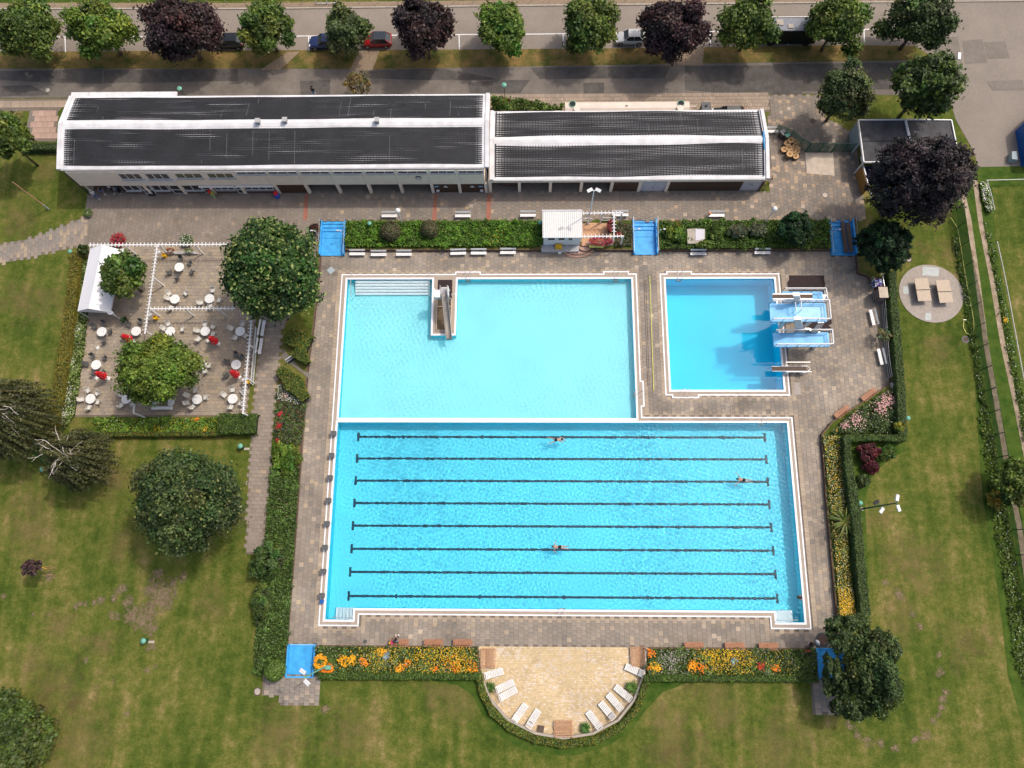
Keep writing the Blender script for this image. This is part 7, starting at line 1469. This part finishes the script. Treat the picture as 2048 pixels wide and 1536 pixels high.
def capl(label, px, py, h, post='dark', group='green-capped lamps', name='green_lamp', r_=.30):
    c = P(px, py, h); t = thing(name, label, 'lamp', (*c, 0), 0, group); MB().tube([(0, 0, 0), (0, 0, h - .2)], .04).build('post', post, t); MB().lathe([(r_ * .5, h - .3), (r_, h - .12), (r_ * .9, h - .02), (.03, h + .04)], 16).build('cap', 'green', t, smooth=True)
capl('tall green-capped lamp at the porch roof behind the club building', 358, 176, 3.8, r_=.32); capl('tall green-capped lamp behind the corner bush', 1008, 169, 3.8, r_=.32)
for x, y, lb in ((738.5, 446, 'low green-capped lamp in the green strip left of the ball bushes'), (1080, 444, 'low green-capped lamp at the left wall of the hut'), (139, 502, 'low green-capped lamp at the top of the golden hedge'), (1817, 836, 'low green-capped lamp by the right hedge corner'), (1721.5, 1006, 'low green-capped lamp beside the dark green mast')): capl(lb, x, y, 1.1, group='low green-capped lamps', r_=.26)
for x, y, lb in ((480, 892, 'green-topped litter bin by the footpath and block hedge'), (84, 938, 'green-topped litter bin between the birches'), (286, 1282, 'green-topped litter bin among the bare soil patches')):
    c = P(x, y, .9); t = thing('litter_bin', lb, 'bin', (*c, 0), 0, 'green-topped litter bins'); MB().lathe([(.2, .1), (.24, .8)], 14).build('body', 'dkgreen', t); MB().lathe([(.30, .85), (.28, .93), (.03, 1.05)], 16).build('lid', 'green', t, smooth=True); MB().box(.15, .75, -.3, -.05, 0, .05).build('slab', 'concrete', t)
# menu board, ice cream bins, planters at the club
t = thing('menu_board', 'colourful ice cream board with a red top outside the club', 'sign', (*P(427, 392), .04)); MB().obb((.1, -.1, .5), (.75, .05, 1.0), rz=-.5, rx=-.25).build('board', mat('board_print', (.45, .42, .08), .5, amt=.5, scale=6), t); MB().obb((-.15, .1, .85), (.3, .3, .35), rz=.4).build('top', 'red', t); MB().obb((.25, -.22, .35), (.3, .06, .3), rz=-.5, rx=-.25).build('picture', 'signblue', t)
t = thing('ice_bin', 'red and blue bin outside the club facade near the brown panels', 'bin', (*P(556, 394), .04)); MB().lathe([(.3, 0), (.34, .5), (.2, .7)], 14).build('body', 'ropeblue', t); MB().lathe([(.24, .7), (.26, .95), (.05, 1.0)], 14).build('lid', 'red', t)
simple(MB().box(-.4, .4, -.2, .2, 0, .12), 'door_mat', 'dark', 'black doormat in front of a white club door', 'mat', (*P(305, 390), .04))
# ---------------------------------------------------------------- logs, bins
lg = [(333, 640, .5, .7), (287, 680, .48, .6), (390, 662, .4, .6), (440, 692, .3, .5), (335, 712, .28, .3), (306, 742, .48, .55), (383, 726, .4, .5), (245, 760, .42, .5), (430, 742, .3, .4), (370, 777, .4, .5), (420, 787, .32, .4), (318, 820, .48, .7), (392, 845, .46, .4), (298, 848, .44, .2)]
ll = ['greyish log round at the top of the stump pile by the green bin', 'greyish log round, left below the topmost stump', 'log round at the upper right of the stump pile', 'small log round at the far right of the stump pile', 'tiny log round wedged in the middle of the stump pile', 'large orange log round in the centre left of the pile', 'ring-marked log round in the centre right of the pile', 'log round standing out to the left of the pile', 'small split log round at the right side of the pile', 'hollow log round below the ring-marked one', 'thin log round at the lower right side of the pile', 'tall orange log round near the bottom of the pile', 'heart-cracked log round at the bottom right of the pile', 'low log round at the very bottom of the pile']
M['logtop'] = mat('sawn_wood', (.50, .31, .15), .8, amt=.25, scale=8)
for (x, y, r_, h), lb in zip(lg, ll):
    q = P(1530 + x / 6.4, 180 + y / 6.4, h); t = thing('log_round', lb, 'log', (*q, .04), 0, 'sawn log rounds in a pile'); rr = random.Random(x); mb = MB(); n = 14; r_ *= .95
    rad = [r_ * rr.uniform(.88, 1.06) for _ in range(n)]; mb.v = [(rad[i] * math.cos(6.283 * i / n), rad[i] * math.sin(6.283 * i / n), z) for z in (0, h) for i in range(n)]; mb.f = [(i, (i + 1) % n, n + (i + 1) % n, n + i) for i in range(n)]; mb.build('bark', 'bark', t)
    MB().prism([(a * .94, b * .94) for a, b, c_ in mb.v[:n]], h - .02, h + .01).build('cut_face', 'logtop', t)
    if r_ > .3: MB().lathe([(r_ * .4, h + .01), (r_ * .4, h + .016)], 12).build('heartwood', 'ochre', t)
for x, y, mm, lb in ((1564, 270, 'gutter', 'grey-lidded bin beside the log pile'), (1571, 274, 'dkgreen', 'green-lidded bin touching the log pile')):
    t = thing('wheelie_bin', lb, 'bin', (*P(x, y, .5), .04), .6, 'bins beside the log pile'); MB().box(-.28, .28, -.33, .33, .05, 1.0).build('body', 'dark', t); MB().obb((0, 0, 1.05), (.6, .7, .08)).build('lid', 'green' if mm == 'dkgreen' else mm, t)
t = thing('wheelie_bin', 'black bin with a vent behind the low building, right of the tank', 'bin', (*P(1412, 214, 1.0), .02), 0); MB().box(-.5, .5, -.5, .5, .1, 1.1).build('body', 'dark', t); MB().box(-.55, .55, -.55, .55, 1.1, 1.2).build('lid', 'grey', t); MB().lathe([(.15, 1.2), (.15, 1.35)], 10).build('vent', 'dark', t)
# ---------------------------------------------------------------- cars
M['tyre'] = mat('tyre_rubber', (.012, .012, .012), .8); M['rim'] = mat('wheel_rim', (.35, .35, .36), .35, metal=.7); M['lamp_r'] = mat('tail_lamp', (.35, .01, .01), .3); M['lamp_w'] = mat('head_lamp', (.6, .6, .6), .2)
def paint(name, col): m = mat(name, col, .25, amt=.03, spec=.6); M[name] = m; return name
def car(label, px, py, rz, L, W, H, pm, hatch=True, roofm=None, group='parked cars'):
    c = P(px, py, .8); t = thing('parked_car', label, 'car', (*c, .02), rz, group); hL, hW = L / 2, W / 2
    st_ = [(-1, .30, .55, .78), (-.97, .24, .66, .90), (-.80, .22, .76, .98), (-.40, .2, .84, 1.0), (0, .2, .86, 1.0), (.5, .2, .88, 1.0), (.85, .22, .90, .97), (.97, .28, .84, .92), (1, .4, .7, .82)]   # nose at -x
    mb = MB(); K = len(st_)
    for f, zb, zt, wf in st_:
        x = f * hL; w0 = hW * wf; mb.v += [(x, -w0 * .92, zb), (x, -w0, (zb + zt) / 2), (x, -w0 * .93, zt - .03), (x, -w0 * .75, zt), (x, w0 * .75, zt), (x, w0 * .93, zt - .03), (x, w0, (zb + zt) / 2), (x, w0 * .92, zb)]
    for k in range(K - 1):
        for i in range(8): j = (i + 1) % 8; mb.f.append((k * 8 + i, k * 8 + j, k * 8 + 8 + j, k * 8 + 8 + i))
    mb.f += [tuple(range(8)), tuple(range((K - 1) * 8, K * 8))[::-1]]; mb.build('body', pm, t, smooth=True)
    x0, x1, x2, x3 = -.42 * hL, -.12 * hL, (.62 if hatch else .45) * hL, (.93 if hatch else .72) * hL; mb = MB()
    for x, w_, z in ((x0, .86, .86), (x1, .70, H - .05), (x2, .68, H - .05), (x3, .82, .88)): mb.v += [(x, -hW * w_, z), (x, hW * w_, z)]
    mb.v += [(x0, -hW * .9, .84), (x0, hW * .9, .84), (x3, -hW * .88, .86), (x3, hW * .88, .86)]
    mb.f = [(0, 1, 3, 2), (2, 3, 5, 4), (4, 5, 7, 6), (8, 0, 2, 4, 6, 10), (9, 11, 7, 5, 3, 1), (0, 8, 9, 1), (6, 7, 11, 10)]; mb.build('windows', 'glass', t)
    MB().box(x1 - .05, x2 + .08, -hW * .72, hW * .72, H - .06, H).build('roof', roofm or pm, t)
    for s_ in (-1, 1):
        MB().beam((x0 - .02, s_ * hW * .88, .86), (x1, s_ * hW * .72, H - .03), .05, .05).beam((x2, s_ * hW * .70, H - .03), (x3, s_ * hW * .84, .88), .09, .06).beam(((x1 + x2) / 2, s_ * hW * .89, .88), ((x1 + x2) / 2, s_ * hW * .73, H - .03), .06, .04).build('pillar', pm, t)
        MB().obb((x0 + .25, s_ * (hW + .05), .95), (.12, .14, .12)).build('mirror', pm, t); MB().obb((-hL * .93, s_ * hW * .68, .66), (.14, .34, .12)).build('headlight', 'lamp_w', t); MB().obb((hL * .95, s_ * hW * .78, .80), (.1, .22, .2)).build('tail_light', 'lamp_r', t)
        for x in (-hL * .64, hL * .62):
            w_ = MB().tube([(x, s_ * (hW - .2), .31), (x, s_ * hW * 1.005, .31)], .31, 18).build('wheel', 'tyre', t); MB().tube([(x, s_ * hW * 1.005, .31), (x, s_ * (hW * 1.005 + .015), .31)], .19, 12).build('hub', 'rim', w_)
    return t
car('black hatchback almost hidden under the widest purple tree', 456, 81, 0, 3.9, 1.7, 1.45, paint('black_paint', (.01, .013, .014))); car('dark blue car half hidden under the grey-green tree', 650, 82, 0, 4.2, 1.72, 1.42, paint('dark_blue_paint', (.012, .022, .085))); car('red hatchback with a dark glass roof', 753, 78.5, 0, 3.8, 1.68, 1.48, paint('red_paint', (.26, .006, .012)), roofm='glass')
car('silver small car parked nose left beside the tall green tree', 1260, 73, 0, 3.6, 1.62, 1.45, paint('silver_paint', (.42, .43, .44))); car('dark car hidden behind the low building, only its roof showing', 1457, 226, 0, 4.0, 1.65, 1.4, 'black_paint'); car('blue car glimpsed under the branches of the copper beech', 1762, 344, 0, 4.2, 1.75, 1.45, 'dark_blue_paint')
c = P(1583, 62, 1.4); t = thing('camper_van', 'black camper van with grey roof and two roof hatches', 'van', (*c, .02)); MB().box(-3.1, 3.1, -1.05, 1.05, .35, 2.55).build('body', 'black_paint', t); rf = MB().box(-3.05, 3.05, -1.0, 1.0, 2.55, 2.66).build('roof', mat('camper_roof_grey', (.17, .18, .21), .5), t)
for x, y, s_ in ((-1.9, .15, .42), (-.6, -.4, .3)): MB().box(x - s_, x + s_, y - s_, y + s_, 2.66, 2.76).build('roof_hatch', 'concrete', rf)
MB().box(-2.9, 2.9, .9, .96, 2.66, 2.74).build('roof_rail', 'rail', rf); MB().box(-3.5, -3.1, -.95, .95, .35, 1.4).build('bonnet', 'black_paint', t); MB().box(-3.13, -3.1, -.85, .85, 1.45, 2.2).build('windscreen', 'glass', t)
for x in (-2.3, 2.1):
    for s_ in (-1, 1): MB().tube([(x, s_ * .8, .36), (x, s_ * 1.08, .36)], .36, 18).build('wheel', 'tyre', t)
# ---------------------------------------------------------------- bicycles
def make_bike():
    t = thing('bicycle', '', 'bicycle')
    for x in (-.52, .52):
        w_ = MB().tube([(x + .33 * math.cos(a), 0, .33 + .33 * math.sin(a)) for a in np.linspace(0, 6.283, 19)], .022, 5).build('wheel', 'tyre', t); mb = MB()
        for a in range(6): mb.tube([(x, 0, .33), (x + .32 * math.cos(a * 1.047), 0, .33 + .32 * math.sin(a * 1.047))], .006, 3)
        mb.build('spokes', 'rail', w_)
    MB().tube([(-.52, 0, .33), (-.15, 0, .33), (-.28, 0, .82)], .018).tube([(-.15, 0, .33), (.36, 0, .75), (-.26, 0, .75)], .018).tube([(.52, 0, .33), (.34, 0, .95)], .018).build('frame', 'terra', t)
    MB().tube([(.28, -.27, 1.0), (.36, 0, .98), (.28, .27, 1.0)], .016).build('handlebar', 'rail', t); MB().obb((-.3, 0, .88), (.24, .13, .05)).build('saddle', 'black', t); return t
KK = Kind(make_bike())
for x, y, a, lb in ((1527, 374, 78, 'bicycle leaning at the brown corner of the low building'), (1541, 362, 60, 'orange bicycle just beyond the corner of the low building'), (38, 232, -12, 'bicycle in the rack at the left, upper one'), (44, 248, -15, 'bicycle in the rack at the left, middle one'), (44, 268, -60, 'bicycle in the rack at the left, lowest one')): KK.put((*P(x, y), .03), R(a), lb, 'parked bicycles')
# ---------------------------------------------------------------- people
def skinmesh(name, J, E, Rd, m, parent, sub=1):
    ks = list(J); me = bpy.data.meshes.new(name); me.from_pydata([J[k] for k in ks], [(ks.index(a), ks.index(b)) for a, b in E], []); me.materials.append(M[m] if isinstance(m, str) else m)
    o = bpy.data.objects.new(name, me); link(o, parent); sk_ = o.modifiers.new('skin', 'SKIN'); sk_.use_smooth_shade = True
    if not me.skin_vertices: me.skin_vertices.new(name='')
    for i, k in enumerate(ks):
        r_ = Rd.get(k, .05); me.skin_vertices[0].data[i].radius = r_ if isinstance(r_, tuple) else (r_, r_); me.skin_vertices[0].data[i].use_root = (i == 0)
    ss = o.modifiers.new('sub', 'SUBSURF'); ss.levels = ss.render_levels = sub; return o
BASE = dict(pelvis=(0, 0, .95), waist=(0, 0, 1.10), chest=(0, 0, 1.32), neck=(0, 0, 1.48), head=(0, 0.01, 1.60), top=(0, 0, 1.72), hl=(-.09, 0, .92), hr=(.09, 0, .92), kl=(-.10, .02, .50), kr=(.10, .02, .50), al=(-.10, -.03, .09), ar=(.10, -.03, .09), tl=(-.10, .13, .03), tr=(.10, .13, .03),
            sl=(-.18, 0, 1.40), sr=(.18, 0, 1.40), el=(-.24, -.02, 1.12), er=(.24, -.02, 1.12), wl=(-.24, .08, .88), wr=(.24, .08, .88))
EDG = [('pelvis', 'waist'), ('waist', 'chest'), ('chest', 'neck'), ('neck', 'head'), ('head', 'top'), ('pelvis', 'hl'), ('pelvis', 'hr'), ('hl', 'kl'), ('hr', 'kr'), ('kl', 'al'), ('kr', 'ar'), ('al', 'tl'), ('ar', 'tr'), ('chest', 'sl'), ('chest', 'sr'), ('sl', 'el'), ('sr', 'er'), ('el', 'wl'), ('er', 'wr')]
RAD = dict(pelvis=(.15, .11), waist=(.13, .09), chest=(.16, .10), neck=.055, head=(.085, .10), top=.055, hl=.085, hr=.085, kl=.058, kr=.058, al=.04, ar=.04, tl=(.035, .025), tr=(.035, .025), sl=.06, sr=.06, el=.042, er=.042, wl=.028, wr=.028)
def person(label, loc, rz, J=None, shirt=None, legs=None, hair='hair', scale=1, shorts=False, sleeves=True, extra_hair=False, group=None):
    t = thing('person', label, 'person', loc, rz, group); t.scale = (scale,) * 3; j = dict(BASE); j.update(J or {}); E = list(EDG); Rd = dict(RAD)
    for s_, w_, e_ in (('l', 'wl', 'el'), ('r', 'wr', 'er')):   # palm, five fingers
        W, Ee = Vector(j[w_]), Vector(j[e_]); d = (W - Ee).normalized(); sd = d.cross(Vector((0, 0, 1))); sd = sd.normalized() if sd.length > .1 else Vector((0, 1, 0))
        j['p' + s_] = tuple(W + d * .08); E.append((w_, 'p' + s_)); Rd['p' + s_] = (.038, .018)
        for k, (of, ln) in enumerate(((-.03, .07), (-.01, .085), (.01, .08), (.028, .065))):
            n0 = 'f%s%d' % (s_, k); j[n0] = tuple(W + d * (.09 + ln) + sd * of * 1.3); E.append(('p' + s_, n0)); Rd[n0] = .008
        j['th' + s_] = tuple(W + d * .07 + sd * -.065); E.append((w_, 'th' + s_)); Rd['th' + s_] = .010
    H = Vector(j['head']); up = (Vector(j['top']) - Vector(j['neck'])).normalized(); f = Vector(j.get('face', (0, 1, 0))).normalized(); j.pop('face', None)
    j['nose'] = tuple(H + f * .115 - up * .01); E.append(('head', 'nose')); Rd['nose'] = .016
    body = skinmesh('body', j, E, Rd, 'skin', t, 2)
    sd = f.cross(up).normalized()
    for s_ in (-1, 1): MB().obb(H + f * .098 + sd * .032 * s_ + up * .02, (.022, .012, .012)).build('eye', 'black', body); MB().obb(H + sd * .095 * s_, (.02, .03, .05)).build('ear', 'skin', body)
    MB().obb(H + f * .096 - up * .05, (.045, .012, .01)).build('mouth', 'terra', body)
    hj = dict(a=tuple(H - f * .02 + up * .045), b=tuple(H + up * .11 - f * .015), c=tuple(H - f * .06 + up * .01)); he = [('a', 'b'), ('a', 'c')]; hr = dict(a=(.105, .112), b=.055, c=.085)
    if extra_hair: hj['d'] = tuple(H - f * .1 - up * .16); he.append(('c', 'd')); hr['d'] = .05
    skinmesh('hair', hj, he, hr, hair, t, 1)
    def grow(keys, edges, m, name, g=.018, cut=None):
        jj = {k: j[k] for k in keys}; rr_ = {k: tuple(q + g for q in (Rd[k] if isinstance(Rd[k], tuple) else (Rd[k], Rd[k]))) for k in keys}
        if cut:
            for a, b, ff in cut: jj[b] = tuple(Vector(j[a]).lerp(Vector(j[b]), ff)); 
        skinmesh(name, jj, edges, rr_, m, t, 1)
    if shirt: grow(['chest', 'waist', 'pelvis', 'sl', 'sr', 'el', 'er'], [('chest', 'waist'), ('waist', 'pelvis'), ('chest', 'sl'), ('chest', 'sr'), ('sl', 'el'), ('sr', 'er')], shirt, 'shirt', .035, [('sl', 'el', .6), ('sr', 'er', .6)] if not sleeves else None)
    if legs == 'suit':
        a_, b_, c_ = Vector(j['waist']), Vector(j['pelvis']), (Vector(j['hl']) + Vector(j['hr'])) / 2; d_ = (b_ - a_).normalized()
        MB().tube([a_ + d_ * .02, a_.lerp(b_, .5), b_, c_ + d_ * .10], .165, 14, .175).build('swimsuit', 'shirtk', t, smooth=True)
    elif legs:
        ks = ['pelvis', 'hl', 'hr', 'kl', 'kr'] + ([] if shorts else ['al', 'ar']); es = [('pelvis', 'hl'), ('pelvis', 'hr'), ('hl', 'kl'), ('hr', 'kr')] + ([] if shorts else [('kl', 'al'), ('kr', 'ar')]); grow(ks, es, legs, 'shorts' if shorts else 'trousers', .03)
    if not (legs == 'suit'):
        for a in ('l', 'r'): q0, q1 = Vector(j['a' + a]), Vector(j['t' + a]); MB().beam(q0 - Vector((0, 0, .03)) - (q1 - q0) * .3, q1 + (q1 - q0) * .25 + Vector((0, 0, 0)), .1, .07).build('shoe', 'white', t)
    return t
WALK = dict(kl=(-.10, .20, .52), al=(-.10, .12, .12), tl=(-.10, .28, .05), kr=(.10, .02, .50), ar=(.10, -.28, .13), tr=(.10, -.16, .03), el=(-.25, -.14, 1.14), wl=(-.24, -.10, .90), er=(.25, .06, 1.12), wr=(.23, .24, .95))
person('person in a white top and jeans stepping out past the building corner', (*P(197, 396), .04), R(200), WALK, 'shirtw', 'jeans', 'shirtw', sleeves=False)
person('person in a black top and shorts standing under the club overhang', (*P(211, 388), .04), R(190), dict(er=(.24, .12, 1.2), wr=(.1, .3, 1.3)), 'shirtk', 'jeans', 'hair', shorts=True, sleeves=False)
person('person in a grey top and black trousers bending in the shade of the club entrance', (*P(243, 386), .04), R(100), dict(chest=(0, .22, 1.22), neck=(0, .34, 1.32), head=(0, .42, 1.38), top=(0, .50, 1.46), sl=(-.18, .2, 1.27), sr=(.18, .2, 1.27), el=(-.22, .36, 1.05), er=(.22, .36, 1.05), wl=(-.15, .5, .9), wr=(.15, .5, .9), waist=(0, .08, 1.08)), 'shirtg', 'shirtk', 'hair')
person('person in white and dark clothes partly hidden beside the bending one', (*P(230, 384), .04), R(160), WALK, 'shirtw', 'shirtk', 'hair')
person('person with black jacket and jeans walking on the lower road', (*P(630, 191), .02), R(150), WALK, 'shirtk', 'jeans', 'hair')
SIT = dict(pelvis=(0, 0, .55), waist=(0, .03, .70), chest=(0, .12, .92), neck=(0, .18, 1.06), head=(0, .24, 1.17), top=(0, .28, 1.28), hl=(-.09, .04, .53), hr=(.09, .04, .53), kl=(-.13, .46, .52), kr=(.13, .46, .52), al=(-.14, .50, .10), ar=(.14, .50, .10), tl=(-.14, .66, .04), tr=(.14, .66, .04), sl=(-.18, .12, .99), sr=(.18, .12, .99), el=(-.24, .30, .78), er=(.24, .30, .78), wl=(-.1, .48, .78), wr=(.1, .48, .78))
person('person in a grey-blue top sitting on the wooden bench, head bent', (*P(792.5, 1284, DK + .5), DK), R(0), SIT, 'shirtg', 'shirtk', 'hair')
t = thing('pink_bag', 'pink and yellow bag on the wooden bench beside the seated person', 'bag', (*P(783, 1285, DK + .5), DK + .46)); MB().lathe([(.14, 0), (.2, .14), (.15, .28), (.05, .3)], 12, (0.05, 0, 0), 1, .7).build('body', 'pink', t); MB().lathe([(.1, 0), (.15, .12), (.08, .24)], 10, (-.14, -.05, 0)).build('yellow_pocket', 'yellow', t); MB().tube([(-.1, 0, .25), (0, 0, .42), (.12, 0, .27)], .015).build('strap', 'pink', t)
person('person in a black top with white stripes crouching beside the large manhole', (*P(1622, 1291, DK), DK), R(60), dict(SIT, pelvis=(0, 0, .38), hl=(-.09, .04, .36), hr=(.09, .04, .36), waist=(0, .06, .5), chest=(0, .18, .66), neck=(0, .26, .78), head=(0, .33, .86), top=(0, .38, .96), kl=(-.14, .36, .5), kr=(.14, .36, .5), al=(-.12, .18, .08), ar=(.12, .18, .08), tl=(-.12, .34, .03), tr=(.12, .34, .03), sl=(-.18, .16, .73), sr=(.18, .16, .73), el=(-.26, .34, .6), er=(.26, .34, .6), wl=(-.2, .52, .5), wr=(.2, .52, .5)), 'shirtk', 'shirtk', 'hair')
simple(MB().lathe([(.1, 0), (.22, .1), (.18, .25), (.05, .3)], 12, sx=1, sy=1.4), 'white_bag', 'white', 'white bag on the deck between crouching person and large manhole', 'bag', (*P(1634, 1285, DK), DK + .04), .5, smooth=True)
# swimmers, prone at the surface
def swim(head, J): return {k: v for k, v in J.items()}
PR = dict(pelvis=(0, 0, 0), waist=(.15, 0, .02), chest=(.37, 0, .03), neck=(.52, 0, .05), head=(.65, 0, .08), top=(.76, 0, .09), hl=(-.05, .09, 0), hr=(-.05, -.09, 0), kl=(-.42, .20, -.08), kr=(-.42, -.20, -.08), al=(-.80, .34, -.06), ar=(-.80, -.34, -.06), tl=(-.93, .40, -.08), tr=(-.93, -.40, -.08), sl=(.43, .18, .02), sr=(.43, -.18, .02), el=(.66, .26, -.03), er=(.66, -.26, -.03), wl=(.88, .14, -.04), wr=(.88, -.14, -.04), face=(.5, 0, -.8))
person('swimmer in a dark suit near the top lane line, arms stretched forward', (*sw[0], WZ + .05), R(3), PR, None, 'suit', 'hair', group='swimmers in the lap pool')
person('swimmer with spread arms near the right end of the third lane line', (*sw[1], WZ + .05), R(172), dict(PR, el=(.60, .42, -.02), er=(.60, -.42, -.02), wl=(.80, .62, -.03), wr=(.80, -.60, -.03), al=(-.85, .12, -.05), ar=(-.85, -.12, -.05), kl=(-.45, .1, -.05), kr=(-.45, -.1, -.05), tl=(-.98, .12, -.06), tr=(-.98, -.12, -.06)), None, 'suit', 'hair', group='swimmers in the lap pool')
person('broad red-backed swimmer on the sixth lane line in dark trunks', (*sw[2], WZ + .07), R(178), dict(PR, el=(.58, .36, -.03), er=(.58, -.36, -.03), wl=(.40, .50, -.08), wr=(.40, -.50, -.08), kl=(-.45, .1, -.06), kr=(-.45, -.08, -.06), al=(-.88, .16, -.1), ar=(-.88, -.1, -.1), tl=(-1.0, .2, -.12), tr=(-1.0, -.12, -.12)), None, 'suit', 'hair', scale=1.08, group='swimmers in the lap pool')
person('bather holding on to the right wall of the lap pool', (*P(1600, 1195, WZ), WZ - 1.38), R(-90), dict(er=(.26, .2, 1.42), el=(-.26, .2, 1.42), wr=(.22, .42, 1.46), wl=(-.22, .42, 1.46)), None, 'suit', 'hair', group='swimmers in the lap pool')
print('objects', len(bpy.data.objects), 'polys', sum(len(m.polygons) for m in bpy.data.meshes))
